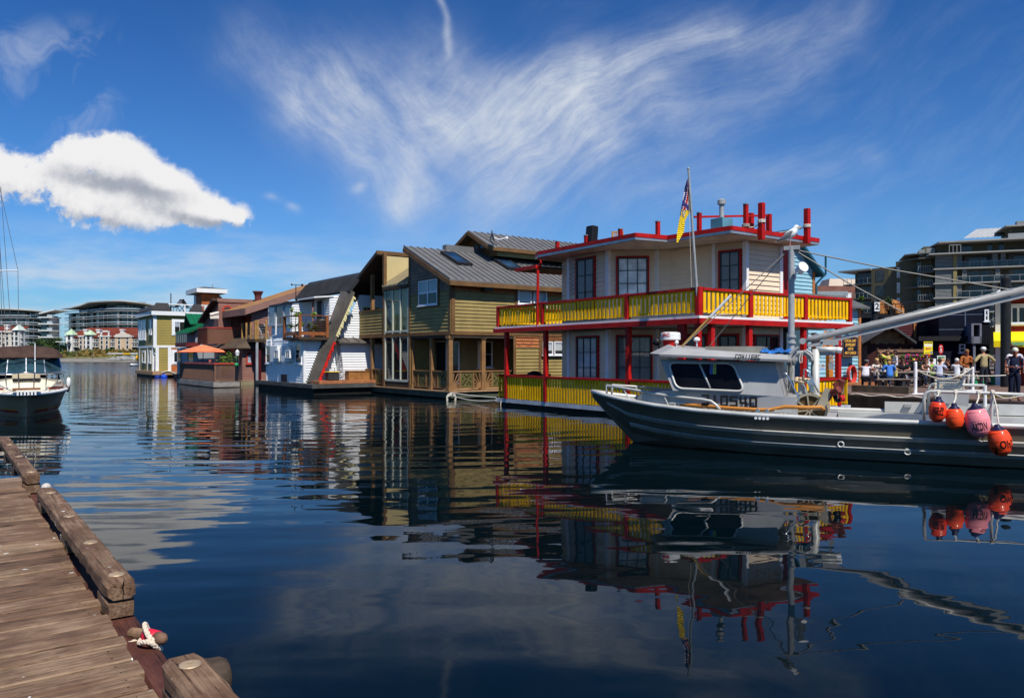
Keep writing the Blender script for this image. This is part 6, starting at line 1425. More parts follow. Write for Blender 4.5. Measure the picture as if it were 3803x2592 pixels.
def fishing_boat():
 F=FB
 B=thing('fishing_boat','grey aluminium gillnet fishing boat with long boom, moored in front of the yellow railed house','boat',(F.o.x,F.o.y,0),F.rz)
 st=[(-1.05,.02,.0,1.22,1.12,1.08),(-.6,.30,.02,1.14,.70,.60),(0,.66,.08,1.06,.24,.0),(.8,1.02,.38,.975,.12,-.2),(1.8,1.31,.82,.905,.05,-.35),(3,1.50,1.16,.86,.02,-.4),(4.6,1.60,1.36,.83,.02,-.4),(7,1.62,1.42,.81,.02,-.4),(9.5,1.60,1.42,.80,.02,-.4),(12.5,1.56,1.40,.82,.02,-.4)]
 def pt(s,t,sg,out=0):
  x,b,c,zs,zc,zk=s; return Vector((x,sg*(c+(b-c)*t**.8+out),zc+(zs-zc)*t))
 m=MB()
 for sg in (-1,1):
  loft(m,[[(s[0],0,s[5]),*[tuple(pt(s,t,sg)) for t in (0,.15,.32,.34,.5,.66,.68,.85,1)]] for s in st])
 m.build('hull',alu_hull,B)
 for sg in (-1,1):
  for t,k0 in ((.63,1),(.33,2)):
   m=MB(); prev=None
   for i in range(k0,len(st)):
    w=.02 if i==k0 else (.06 if i==k0+1 else .085)
    a=pt(st[i],t,sg); q=[a,a+Vector((0,sg*w,-.015)),pt(st[i],t-.12,sg)+Vector((0,sg*.005,0))]
    if prev:
     for j in range(2): m.poly([prev[j],q[j],q[j+1],prev[j+1]])
    prev=q
   m.build('spray_rail',alu_light,B)
 m=MB()
 for sg in (-1,1): m.tube([tuple(pt(s,1,sg)+Vector((0,0,.0))) for s in st],.05,8)
 m.build('gunwale',alu_light,B,smooth=True)
 m=MB(); m.bar((-.15,0,.5),(.25,0,.12),.04,.16); m.build('bow_eye',alu,B)
 m=MB(); L=[(s[0],s[1]-.03,s[3]-.03) for s in st]
 for i in range(6):
  a,b=L[i],L[i+1]; m.poly([(a[0],-a[1],a[2]),(b[0],-b[1],b[2]),(b[0],b[1],b[2]),(a[0],a[1],a[2])])
 m.build('foredeck',alu,B)
 for sg in (-1,1):
  m=MB()
  for i in range(6,9):
   a,b=L[i],L[i+1]; m.hexa([(a[0],sg*(a[1]-.34),a[2]-.55),(b[0],sg*(b[1]-.34),b[2]-.55),(b[0],sg*(b[1]-.30),b[2]-.55),(a[0],sg*(a[1]-.30),a[2]-.55)],[(a[0],sg*(a[1]-.34),a[2]),(b[0],sg*(b[1]-.34),b[2]),(b[0],sg*b[1],b[2]),(a[0],sg*a[1],a[2])])
  m.build('side_deck',alu_light,B)
 m=MB(); m.box(4.6,12.5,-1.28,1.28,.1,.2); m.build('well_floor',alu,B); m=MB(); m.box(12.42,12.5,-1.5,1.5,-.1,.83); m.build('transom',alu_hull,B)
 m=MB(); m.box(5.6,12.4,1.50,1.60,.80,1.04); fb=m.build('bulwark',alu_light,B)
 for x in (6.0,7.7): m=MB(); m.box(x,x+.15,1.42,1.5,.93,1.0); m.build('lug',alu,fb)
 y0=-1.18; W=Wall(F,(0,y0),(10,y0))
 def w(x,y): return W.px(*cR1(x,y))
 f0=w(728,425); f1=w(872,738); r1=w(1990,800); r0=w(1905,455); t0=w(435,775); t1=w(2090,806); tb=w(2160,960)
 def q3(p,y): return (p[0],y,p[1])
 tilt=.14
 m=MB()   # upper house: front, sides, back
 A=[q3(f0,y0+tilt),q3(f1,y0),q3(r1,y0),q3(r0,y0+tilt)]
 Bq=[(p[0],-p[1],p[2]) for p in A]
 m.poly(A); m.poly(Bq[::-1]); m.poly([A[0],Bq[0],Bq[1],A[1]]); m.poly([A[3],A[2],Bq[2],Bq[3]]); m.poly([A[0],A[3],Bq[3],Bq[0]])
 m.build('wheelhouse',alu,B)
 zt=f1[1]; m=MB(); rr=[]
 for (x,yy,za) in ((t0[0]-.05,.35,t0[1]-.12),(t0[0]+.15,.8,t0[1]-.0),(t0[0]+.7,1.05,zt-.03),(f1[0],-y0+.02,zt+.005),(r1[0],-y0+.02,r1[1]+.005),(t1[0]+.05,-y0+.02,t1[1])):
  import bisect as bi; xs_=[s[0] for s in st]; i_=max(1,min(len(st)-1,bi.bisect(xs_,x))); f_=max(0,min(1,(x-xs_[i_-1])/(xs_[i_]-xs_[i_-1]))); yy=min(yy,st[i_-1][1]+(st[i_][1]-st[i_-1][1])*f_-.16); zb=st[i_-1][3]+(st[i_][3]-st[i_-1][3])*f_-.08; rr.append([(x,-yy,zb),(x,-yy,za),(x,0,za+.04),(x,yy,za),(x,yy,zb)])
 rr[-1]=[(tb[0]-.05,rr[-1][0][1],.78)]+rr[-1][1:4]+[(tb[0]-.05,rr[-1][4][1],.78)]
 loft(m,rr); m.poly(rr[0][::-1]); m.build('cabin_trunk',mat('aluminium_trunk',(.46,.455,.44),.45,.1,2,metal=.4,dirt=.15,dirtc=(.25,.23,.2)),B)
 Ws=Wall(F,(0,y0+.0),(10,y0+.0))
 def onside(x,y,d):
  a,z=w(x,y); k=(z-f1[1])/max(.1,(f0[1]-f1[1])); return Vector((a,y0+tilt*k-d,z))
 def rounded(cs,r=.16,n=5):
  out=[]; N=len(cs)
  for i in range(N):
   p=Vector(cs[i]); a=(Vector(cs[i-1])-p).normalized(); b=(Vector(cs[(i+1)%N])-p).normalized()
   for k in range(n+1):
    t=k/n; u=p+a*r*(1-t)**2+b*r*t**2; out.append(u)
  return out
 cs=[onside(812,455,.012),onside(1475,462,.012),onside(1598,748,.012),onside(905,716,.012)]
 R1=rounded(cs); m=MB(); m.tube([p for p in R1],.028,6,closed=True); m.bar(onside(1130,462,.015),onside(1250,715,.015),.04,.03,up=(0,-1,0)); fr=m.build('window_frame',alu_light,B,smooth=True)
 m=MB(); m.poly(R1); m.build('pane',dark_glass('boat_glass',(.004,.004,.005),.05,.12),fr)
 for x0,x1,c in ((1240,1268,(.12,.16,.45)),(1272,1303,(.62,.66,.12))):
  m=MB(); m.poly([onside(x0,475,.018),onside(x1,475,.018),onside(x1,572,.018),onside(x0,572,.018)]); lb=m.build('permit_sticker',mat('sticker%d'%x0,c,.5),fr)
  b=MB()
  for k,yy in enumerate((492,520,548)): b.poly([onside(x0+9,yy,.021),onside(x1-9,yy,.021),onside(x1-9,yy+12,.021),onside(x0+9,yy+12,.021)]);
  b.build('sticker_lettering',black_plastic,lb)
 m=MB()
 for s0,s1 in ((-.92,-.05),(.05,.92)):
  e=lambda s,t:Vector((f0[0]+(f1[0]-f0[0])*t-.02,s*(-y0-.1),f0[1]+(f1[1]-f0[1])*t))
  m.poly([e(s0,.15),e(s1,.15),e(s1,.85),e(s0,.85)])
 m.build('front_panes',dark_glass('boat_glass'),B)
 v0=w(600,378); vt=w(752,268); k0=w(872,305); kb=w(2048,440); kt=w(2035,388)
 yr=-y0+.17; dy=.0
 m=MB(); zb0=v0[1];
 low=[(v0[0],-.75,zb0+.01),(v0[0]+.35,-yr,zb0-.03),(kb[0],-yr,kb[1]-.02),(kb[0],yr,kb[1]-.02),(v0[0]+.35,yr,zb0-.03),(v0[0],.75,zb0+.01)]
 mid=[(v0[0]-.02,-.77,zb0+.04),(v0[0]+.33,-yr-.01,zb0+.02),(kb[0]+.01,-yr-.01,kb[1]+.03),(kb[0]+.01,yr+.01,kb[1]+.03),(v0[0]+.33,yr+.01,zb0+.02),(v0[0]-.02,.77,zb0+.04)]
 hi=[(vt[0]-.0,-.5,vt[1]),(k0[0],-yr+.18,k0[1]),(kt[0],-yr+.10,kt[1]+.02),(kt[0],yr-.10,kt[1]+.02),(k0[0],yr-.18,k0[1]),(vt[0],.5,vt[1])]
 for a,b in ((low,mid),(mid,hi)):
  for i in range(6): m.poly([a[i],a[(i+1)%6],b[(i+1)%6],b[i]])
 m.poly(low[::-1]); m.poly(hi); m.build('wheelhouse_roof',alu,B)
 blk=mat('number_black',(.012,.012,.013),.5)
 Wn=Wall(F,(0,y0-.024),(10,y0-.024)); a=Wn.px(*cR1(1160,890)); b=Wn.px(*cR1(1705,912)); tp=Wn.px(*cR1(1440,785)); bt=Wn.px(*cR1(1440,905))
 block_text(Wn,'310540',a[0],a[1]+.012,b[0]+.08,b[1]-.008,(tp[1]-bt[1])*.92,0,blk,B)
 Wr=Wall(F,(0,-yr+.03),(10,-yr+.03));
 a=Wr.px(*cR1(1505,412)); b=Wr.px(*cR1(1765,418)); tp=Wr.px(*cR1(1505,370))
 mb=block_text(Wr,'CO41168C',a[0],a[1],b[0],b[1],tp[1]-a[1],0,blk,B)
 for v in mb.data.vertices: # lean with the roof edge
  f=(v.co.x-k0[0])/(kt[0]-k0[0]); zb_=zb0+.02+(kb[1]+.01-zb0)*f; zt_=k0[1]+(kt[1]+.02-k0[1])*f; k=(v.co.z-zb_)/(zt_-zb_); v.co.y=-yr-.01+k*(.19-.08*f)-.006+(v.co.y+yr-.03)*.5
 def wz(x,y,yy):
  h=F.hit(*cR1(x,y),(0,yy),(10,yy)); return h
 p=wz(848,285,-.2); pt_=wz(848,140,-.2); rw=(wz(948,180,-.2).x-wz(750,180,-.2).x)/2
 m=MB(); m.lathe([(rw*.7,0),(rw*.82,(pt_.z-p.z)*.45)],(p.x,-.2,p.z-.02),14); rb=m.build('radar_base',mat('radar_red',(.55,.015,.01),.45,.15),B)
 h=pt_.z-p.z; m=MB(); m.lathe([(rw*.9,h*.45),(rw,h*.5),(rw,h*.62),(rw*.99,h*.64),(rw*.99,h*.86),(rw*.93,h*.98),(rw*.6,h*1.02)],(p.x,-.2,p.z-.02),24); m.build('radar_dome',mat('radome_white',(.76,.75,.72),.35,.04),B,smooth=False)
 WJ=Wall(F,(0,-.2-rw),(10,-.2-rw)); c=WJ.px(*cR1(820,175))
 t=text_mesh('JRC',.115,WJ,p.x-.06,c[1],.0,B,mat('radar_red'),'radar_lettering',bold=.003,width=.20)
 for v in t.data.vertices:
  dx=v.co.x-p.x; v.co.y=-.2-math.sqrt(max(0,(rw+.006)**2-dx*dx))+(v.co.y+.2+rw)*.3
 m=MB(); q=wz(706,245,.1); m.ball((q.x,.1,q.z),(.11,.1,.1),12,8); m.tube([(q.x,.1,q.z),(q.x+.1,.1,q.z-.2)],.02,6); m.build('searchlight',black_plastic,B,smooth=True)
 for x,y,yb,r in ((1114,222,300,.075),(908,250,300,.05)):
  q=wz(x,y,-.3); qb=wz(x,yb,-.3); m=MB(); m.tube([(q.x,-.3,qb.z-.03),(q.x,-.3,q.z)],[.02,.018],6); m.lathe([(r*.7,0),(r,.02),(r,.05),(r*.7,.085),(r*.2,.1)],(q.x,-.3,q.z-.04),14); m.build('gps_antenna',white_paint,B,smooth=True)
 a=wz(1198,292,-.55); b=wz(1760,350,-.55); m=MB(); m.box(a.x,b.x,-.55,.9,b.z-.03,a.z); m.build('roof_tray',mat('tray_dull',(.30,.28,.23),.6,.2,metal=.3),B)
 a=wz(1765,330,-.5); b=wz(2060,300,-.5); random.seed(5); m=MB(); g=[]
 for i in range(9):
  g.append([(a.x+(b.x-a.x)*i/8, -.75+1.2*j/6, kt[1]+.03+.10*random.random()+(.05 if 2<j<5 else 0)) for j in range(7)])
 for i in range(8):
  for j in range(6): m.poly([g[i][j],g[i+1][j],g[i+1][j+1],g[i][j+1]])
 tp=m.build('tarpaulin',mat('tarp_blue',(.03,.16,.48),.45,.3,6),smooth=True); tp.location=(F.o.x,F.o.y,0); tp.rotation_euler=(0,0,F.rz); sd=tp.modifiers.new('thick','SOLIDIFY'); sd.thickness=.012; tag(tp,'crumpled blue tarpaulin on the back of the fishing boat wheelhouse roof','tarpaulin')
 def rail_side(y_sign):
  pts=[w(185,775),w(192,690),w(240,688),w(800,780),w(1200,830),w(1270,860),w(1345,935)]
  out=[]
  for k,(a,z) in enumerate(pts):
   t=max(0,min(1,(a+1.2)/4.0)); xs=[s[0] for s in st]; import bisect
   i=max(1,min(len(st)-1,bisect.bisect(xs,a))); f=(a-xs[i-1])/(xs[i]-xs[i-1]); b=st[i-1][1]+(st[i][1]-st[i-1][1])*max(0,min(1,f)); out.append((a,y_sign*max(.12,b-.08),z))
  return out
 def edge_pt(x,y):
  best=None
  for i in range(60):
   xa=-1.0+i*.1; s=None
   for k in range(len(st)-1):
    if st[k][0]<=xa<=st[k+1][0]:
     f=(xa-st[k][0])/(st[k+1][0]-st[k][0]); yb=-(st[k][1]+(st[k+1][1]-st[k][1])*f)+.07; zs=st[k][3]+(st[k+1][3]-st[k][3])*f
     P=F.world((xa,yb)); u=CU+FPX*P.x/P.y; d=abs(u-cR1(x,y)[0])
     if best is None or d<best[0]: best=(d,xa,yb,CAMH+(HV-cR1(x,y)[1])/FPX*P.y,zs)
  return Vector((best[1],best[2],best[3])),best[4]
 pr=[edge_pt(*q)[0] for q in ((186,770),(190,700),(215,685),(370,712),(800,785),(1190,828),(1255,845),(1300,880),(1340,932))]
 m=MB(); m.tube(pr,.03,8); m.build('bow_rail',alu_light,B,smooth=True)
 m=MB(); m.tube([Vector((p.x,-p.y,p.z)) for p in pr],.024,8); m.build('bow_rail',alu_light,B,smooth=True)
 for (x0,y0_,x1,y1) in ((370,715,435,832),(765,795,815,880)):
  a,_=edge_pt(x0,y0_); b,_=edge_pt(x1,y1)
  for sg in (1,-1): m=MB(); m.tube([(a.x,sg*a.y,a.z),(b.x,sg*b.y,b.z)],.018,6); m.build('rail_stanchion',alu_light,B)
 for x,y in ((925,872),(2000,945)):
  a,zs=edge_pt(x,y) if x<1400 else (Vector((W.px(*cR1(x,y))[0],-1.48,0)),.86); zz=zs+.06
  m=MB(); m.bar((a.x-.17,a.y+.05,zz+.04),(a.x+.17,a.y+.05,zz+.04),.04,.03); m.bar((a.x-.04,a.y+.05,zz-.06),(a.x-.04,a.y+.05,zz+.04),.03,.03); m.bar((a.x+.04,a.y+.05,zz-.06),(a.x+.04,a.y+.05,zz+.04),.03,.03); m.build('cleat',alu_light,B)
 Wg=Wall(F,(0,-1.5),(10,-1.5))
 for x,y in ((1726,930),(1822,935)):
  a,z=Wg.px(*cR1(x,y)); m=MB(); m.lathe([(.035,-.03),(.035,.05),(.05,.055),(.05,.10),(.02,.12)],(a,-1.40,.87),10); m.build('filler_cap',stainless,B)
 Wh=Wall(F,(0,-1.63),(12,-1.63))
 for x,y in ((1710,1018),(1750,1020),(1790,1022),(1830,1022)):
  a,z=Wh.px(*cR1(x,y)); m=MB(); m.lathe([(.03,0),(.03,.02)],Wh.p3(a,z,-.04),10,(0,-1,0)); m.build('hull_fitting',white_paint,B)
 Wh2=Wall(F,(0,-1.52),(12,-1.52))
 for x,y in ((573,1208),(1210,1280)):
  a,z=Wh2.px(*cR2(x,y)); m=MB(); m.tube([Wh2.p3(a+.055*math.cos(t),z+.055*math.sin(t),.02) for t in [i*.63 for i in range(10)]],.016,6,closed=True); m.build('discharge_ring',alu_light,B)
 def ctr(u,v,y=0): return F.hit(u,v,(0,y),(10,y))
 mt=ctr(2939,918); mb_=ctr(2945,1500)
 m=MB(); m.tube([(mt.x,0,.3),(mt.x,0,mt.z)],[.07,.07],14); m.lathe([(.085,0),(.1,.01),(.1,.05),(.085,.06)],(mt.x,0,ctr(2945,1255).z),14); m.lathe([(.085,0),(.1,.01),(.1,.05),(.085,.06)],(mt.x,0,ctr(2945,1278).z),14); ms=m.build('mast',galv,B,smooth=False)
 m=MB(); m.bar((mt.x-.16,0,mt.z-.02),(mt.x+.18,0,mt.z-.02),.12,.09); m.slab([(mt.x-.12,-.01,mt.z-.02),(mt.x+.12,-.01,mt.z-.02),(mt.x+.04,-.01,mt.z-.30)],(0,.02,0)); m.build('mast_head',galv,ms)
 lt=ctr(2975,1005); m=MB(); m.lathe([(.04,0),(.10,.04),(.11,.16),(.12,.17),(.12,.20)],(lt.x-.05,-.1,lt.z-.02),14,(.5,-.6,.35)); m.tube([(mt.x+.08,0,lt.z-.2),(lt.x-.1,-.1,lt.z)],.02,6); m.build('work_light',vinyl_white,ms)
 b0=ctr(2985,1267); b1=ctr(3800,1078);
 b0=Vector((b0.x,0,b0.z)); b1=b0+(Vector((b1.x,0,b1.z))-b0)*1.06
 m=MB(); m.tube([b0,b0.lerp(b1,.05),b0.lerp(b1,.3),b1],[.045,.066,.078,.066],14);
 bo=m.build('boom',mat('boom_grey',(.30,.295,.285),.45,.12,2,metal=.2,dirt=.2,dirtc=(.22,.2,.17)),B,smooth=True)
 m=MB(); e=(b1-b0).normalized();
 m.bar(b0.lerp(b1,.02)+Vector((0,0,-.13)),b1+Vector((0,0,-.11)),.03,.08); m.build('boom_web',alu,bo)
 m=MB(); m.bar(b0.lerp(b1,.02)+Vector((0,0,.07)),b1+Vector((0,0,.068)),.04,.03); m.build('boom_rail',alu_light,bo)
 for k in range(15): m=MB(); c=b0.lerp(b1,.06+.064*k)+Vector((0,-.012,.084)); m.bar(c-e*.06,c+e*.06,.04,.012); m.build('weld_tab',mat('weld_bright',(.7,.7,.68),.4,.05,metal=.3),bo)
 m=MB(); q=ctr(3085,1255); m.box(q.x-.16,q.x+.16,-.1,.1,q.z-.16,q.z-.03); m.build('boom_bracket',alu,bo); m=MB(); m.lathe([(.07,-.08),(.07,.08)],(b0.x-.02,0,b0.z),12,(0,1,0)); m.build('boom_hinge',alu,bo)
 wire=mat('wire_rope',(.27,.25,.21),.6,.15)
 j0=b0.lerp(b1,(3375-2985)/(3800-2985)*1/1.06); j1=ctr(3750,1076)
 for q in (j0+Vector((0,0,.12)),Vector((j1.x,0,j1.z))):
  m=MB(); m.tube([Vector((mt.x+.05,0,mt.z-.06)),Vector((mt.x+.05,0,mt.z-.06)).lerp(q,.5)+Vector((0,0,-.04)),q],.016,6); m.build('stay',wire,B)
 for (u0,v0,u1,v1,y_) in ((2920,935,2470,1330,-.3),(2928,932,2590,1325,.4)):
  a=ctr(u0,v0); b=ctr(u1,v1,y_); m=MB(); m.tube([(mt.x-.1,0,mt.z-.1),(b.x,y_,b.z-.1)],.010,5); m.build('stay',wire,B)
 a=ctr(2522,1283,-.2); b=ctr(2715,1097,-.2); m=MB(); m.tube([(a.x,-.2,a.z-.1),(a.x+(b.x-a.x)*.62,-.2,a.z-.1+(b.z-a.z+.1)*.62)],.028,8); m.build('trolling_pole',mat('bamboo',(.42,.25,.07),.5,.2),B); m=MB(); m.tube([(a.x+(b.x-a.x)*.6,-.2,a.z-.1+(b.z-a.z+.1)*.6),(b.x,-.2,b.z)],.034,8); m.build('pole_tip',white_paint,B)
 def P9(x,y,yy): h=F.hit(*c9(x,y),(0,yy),(10,yy)); return Vector((h.x,yy,h.z))
 m=MB(); post=[P9(792,1400,-.3),P9(792,300,-.3)]; m.tube([Vector((post[1].x,-.3,.2)),post[1]],.075,12); m.build('gantry_post',alu_light,B,smooth=True)
 m=MB(); m.tube([P9(790,300,-.3),P9(1215,310,-.3)],.06,12); m.build('gantry_arm',alu_light,B,smooth=True); m=MB(); m.tube([P9(1210,312,-.3),P9(1300,330,-.3)],[.07,.07],10); m.build('arm_end',white_paint,B)
 m=MB(); m.slab([P9(800,330,-.3),P9(1180,370,-.3),P9(1150,425,-.3),P9(820,425,-.3)],(0,.03,0)); m.build('arm_web',alu,B)
 m=MB(); m.slab([P9(690,640,-.28),P9(700,560,-.28),P9(760,490,-.28),P9(780,490,-.28),P9(770,1180,-.28),P9(690,900,-.28)],(0,.03,0)); m.build('gantry_gusset',alu,B)
 m=MB(); m.tube([P9(345,620,-.4)]+[P9(x,y,-.4) for x,y in ((345,480),(380,410),(450,375),(530,365),(610,400),(680,470),(720,540))],.05,10); m.build('exhaust_hoop',alu,B,smooth=True)
 for k,(p,q) in enumerate((((280,390),(450,260)),((560,330),(700,440)),((600,310),(740,420)))): m=MB(); m.tube([P9(*p,-.5),P9(*q,-.5)],.03,8); m.build('pipe_brace',alu,B)
 m=MB(); pts=[P9(x,y,-.6) for x,y in ((490,370),(470,500),(480,570),(520,560),(520,380))]; m.tube(pts,.012,6); m.build('hanging_line',rope_white,B)
 m=MB(); pts=[P9(x,y,-1.0) for x,y in ((260,440),(300,560),(335,700),(300,950),(240,1200),(210,1400))]; m.tube(pts,.010,5); m.tube([P9(x,y,-1.0) for x,y in ((235,520),(230,900),(205,1400))],.010,5); m.build('control_cable',wire,B)
 for dy_ in (-1.15,-.55):
  m=MB(); pts=[P9(x,y,dy_) for x,y in ((140,780),(180,760),(225,800),(300,950),(440,1220),(465,1290),(440,1340),(400,1300))] if dy_<-1 else [P9(x,y,dy_) for x,y in ((555,900),(560,700),(600,690),(650,760),(740,950),(850,1150))]; m.tube(pts,.018,8); m.build('grab_rail',stainless,B,smooth=True)
 m=MB(); m.slab([P9(440,960,-.4),P9(530,950,-.4),P9(620,1180,-.4),P9(440,1190,-.4)],(0,.5,0)); m.build('control_console',alu_light,B)
 m=MB(); q=P9(520,900,-.5); random.seed(2)
 for k in range(9): m.ball((q.x+random.uniform(-.12,.12),-.5+random.uniform(-.05,.05),q.z+random.uniform(-.05,.05)),(.06,.035,.04),8,5)
 gl=m.build('work_gloves',mat('glove_tan',(.55,.42,.28),.8,.3,10),smooth=True); gl.location=(F.o.x,F.o.y,0); gl.rotation_euler=(0,0,F.rz); tag(gl,'crumpled pale work gloves on top of the fishing boat control console','gloves')
 m=MB(); m.slab([P9(610,920,-.62),P9(700,890,-.62),P9(780,1130,-.62),P9(690,1160,-.62)],(0,.06,0)); pl=m.build('plastic_bag',mat('shiny_plastic',(.5,.52,.55),.12,.5,8,metal=.8),smooth=False); pl.location=(F.o.x,F.o.y,0); pl.rotation_euler=(0,0,F.rz); tag(pl,'shiny clear plastic bag tied to the grab rail beside the net drum','bag')
 m=MB(); a=P9(1092,420,-.3);
 for k in range(4): m.tube([(a.x+.03*math.cos(t)*(1 if k%2 else .4),-.3+.03*math.cos(t)*(.4 if k%2 else 1),a.z-.03-.055*k+.04*math.sin(t)) for t in [i*.785 for i in range(8)]],.01,5,closed=True)
 b=P9(1095,560,-.3); c=P9(1095,700,-.3); m.bar(b,c,.10,.05,up=(0,-1,0)); m.tube([c,P9(1070,640,-.3)],.02,6); m.build('hook_block',galv,B)
 ctr_=P9(680,1480,-.55); rad=(P9(1000,1330,-.55)-ctr_).length*.98
 brown=mat('drum_brown',(.14,.085,.03),.6,.3,2); tanm=mat('drum_tan',(.38,.33,.24),.5,.2,2,metal=.2)
 D=[]; yd=-.85
 m=MB(); N=36
 for yy in (-.85,.75):
  for i in range(N):
   t0,t1=2*math.pi*i/N,2*math.pi*(i+1)/N
   a=lambda r,t,y:(ctr_.x+r*math.cos(t),y,ctr_.z+r*math.sin(t))
   m.hexa([a(rad*.86,t0,yy-.03),a(rad,t0,yy-.03),a(rad,t1,yy-.03),a(rad*.86,t1,yy-.03)],[a(rad*.86,t0,yy+.03),a(rad,t0,yy+.03),a(rad,t1,yy+.03),a(rad*.86,t1,yy+.03)])
  for i in range(8): t=i*math.pi/4+.12; m.bar((ctr_.x,yy,ctr_.z),(ctr_.x+rad*.9*math.cos(t),yy,ctr_.z+rad*.9*math.sin(t)),.03,.05,up=(0,1,0))
  if yy<0: nd=m.build('net_drum',tanm,B); m=MB()
 m.build('far_flange',tanm,nd)
 m=MB(); m.lathe([(rad*.86,.02),(rad*.86,.04)],(ctr_.x,-.85,ctr_.z),30,(0,1,0)); m.lathe([(rad*.4,0),(rad*.4,1.5)],(ctr_.x,-.8,ctr_.z),20,(0,1,0)); m.build('drum_web',brown,nd)
 rust=mat('hydraulic_red',(.16,.035,.025),.5,.4,4,dirt=.5,dirtc=(.05,.03,.02))
 m=MB(); m.bar(P9(880,1440,-1.0),P9(1050,1080,-1.0),.16,.05,up=(0,-1,0)); m.build('drum_arm',tanm,B)
 m=MB(); m.bar(P9(1010,1300,-.95),P9(1120,1090,-.95),.12,.12,up=(0,-1,0)); m.lathe([(.075,0),(.075,.2)],P9(1110,1160,-1.0),14,(.5,-.4,.3)); hm=m.build('hydraulic_motor',rust,B,bevel=.015)
 m=MB(); m.bar(P9(1140,1050,-.9),P9(1300,1000,-.9),.18,.2,up=(0,-1,0)); m.bar(P9(1270,910,-.9),P9(1260,1060,-.9),.05,.14,up=(0,-1,0)); m.bar(P9(1200,980,-.9),P9(1330,930,-.9),.05,.12,up=(0,-1,0)); m.lathe([(.08,0),(.08,.25)],P9(1230,1120,-.9),12,(.3,-.2,1)); m.build('valve_block',rust,hm)
 for k,(pp,c) in enumerate(((((1130,1180),(1180,1300),(1240,1330),(1290,1230),(1250,1100)),black_plastic),(((1200,1150),(1210,1340),(1270,1310),(1280,1200)),black_plastic),(((1290,1200),(1310,1310),(1350,1310),(1330,1200)),mat('hose_red',(.5,.02,.02),.5)))):
  m=MB(); m.tube([P9(x,y,-.9-.05*k) for x,y in pp],.03,8); m.build('hydraulic_hose',c,hm,smooth=True)
 m=MB(); pts=[]
 for (x,y) in ((875,878),(1000,885),(1200,902),(1450,920),(1700,935),(1850,938),(2000,905),(2239,915)):
  if x<1350: e_,zs=edge_pt(x,y); pts.append(Vector((e_.x,e_.y+.14,max(zs+.05,e_.z))))
  else: a,z=Wg.px(*cR1(x,y)); pts.append(Vector((a,-1.36,max(.90,z))))
 for (x,y) in ((900,1435),(960,1490)): pts.append(P9(x,y,-1.3))
 m.tube(pts,.040,10); hs=m.build('water_hose',mat('hose_orange',(.50,.20,.04),.5,.15,3),smooth=True); hs.location=(F.o.x,F.o.y,0); hs.rotation_euler=(0,0,F.rz); tag(hs,'long orange brown hose lying along the fishing boat side deck','hose')
 def PR(x,y,yy): h=F.hit(*cR2(x,y),(0,yy),(14,yy)); return Vector((h.x,yy,h.z))
 def aft_rail(pts,yy,name='aft_rail',r=.033):
  m=MB(); m.tube([PR(x,y,yy) for x,y in pts],r,10); return m.build(name,alu_light,B,smooth=True)
 aft_rail([(1368,1000),(1368,780),(1375,740),(1395,716),(1430,704),(1700,712),(2020,722),(2330,736)],-1.5)
 m=MB(); m.tube([PR(2012,1000,-1.5),PR(2018,722,-1.5)],.03,8); m.build('rail_stanchion',alu_light,B)
 aft_rail([(1412,860),(1412,690),(1425,655),(1450,638),(1480,633),(1950,648)],1.45)
 m=MB(); m.tube([PR(1952,645,1.45),PR(1952,850,1.45)],.035,8); m.build('rail_stanchion',white_paint,B)
 m=MB(); m.slab([PR(1470,725,.6),PR(1800,735,.6),PR(1790,850,.6),PR(1480,800,.6)],(0,.03,0)); m.build('fish_bin_panel',alu,B)
 a=PR(1490,592,.9); b=PR(1738,690,.9); C=thing('milk_crate','grey lattice sided plastic crate on the stern rail of the fishing boat','crate',F.world((a.x,.9,b.z)),F.rz)
 w_=b.x-a.x; h_=a.z-b.z; cm=mat('crate_grey',(.62,.57,.46),.6,.12)
 m=MB()
 for yy in (0,.45):
  m.box(0,w_,yy,yy+.02,h_*.88,h_); m.box(0,w_,yy,yy+.02,0,h_*.10); m.box(0,.05,yy,yy+.02,h_*.1,h_*.88); m.box(w_-.05,w_,yy,yy+.02,h_*.1,h_*.88); m.box(0,w_,yy,yy+.02,h_*.66,h_*.72)
  for i in range(12):
   x=.05+(w_-.1)*i/12; m.bar((x,yy+.01,h_*.1),(min(w_-.05,x+.14),yy+.01,h_*.66),.012,.014,up=(0,1,0)); m.bar((min(w_-.05,x+.14),yy+.012,h_*.1),(x,yy+.012,h_*.66),.012,.014,up=(0,1,0))
 m.box(w_*.27,w_*.68,-.012,0,h_*.14,h_*.36)
 for xx in (0,w_-.02): m.box(xx,xx+.02,.02,.45,h_*.7,h_*.88); m.box(xx,xx+.02,.02,.45,0,h_*.12); m.box(xx,xx+.02,.02,.45,h_*.36,h_*.44)
 m.build('crate_body',cm,C); m=MB(); m.box(.02,w_-.02,.02,.45,.0,.02); m.build('crate_floor',cm,C)
 yb=-1.78
 bl=[('orange red buoy scrawled with black marker, first from the left on the stern rail',1497,782,1000,176,(.85,.06,.02),'kzm hh|BMSZLL'),('plain bright orange buoy hanging second from the left on the stern rail',1662,845,1073,182,(.95,.085,.02),''),
  ('large faded pink buoy with worn black marks, third along the stern rail',1880,838,1147,246,(.85,.25,.28),"AK'DN"),('orange buoy lettered Oh, hanging lowest by the waterline at right',2095,1042,1325,232,(.92,.075,.02),'OhJ|3')]
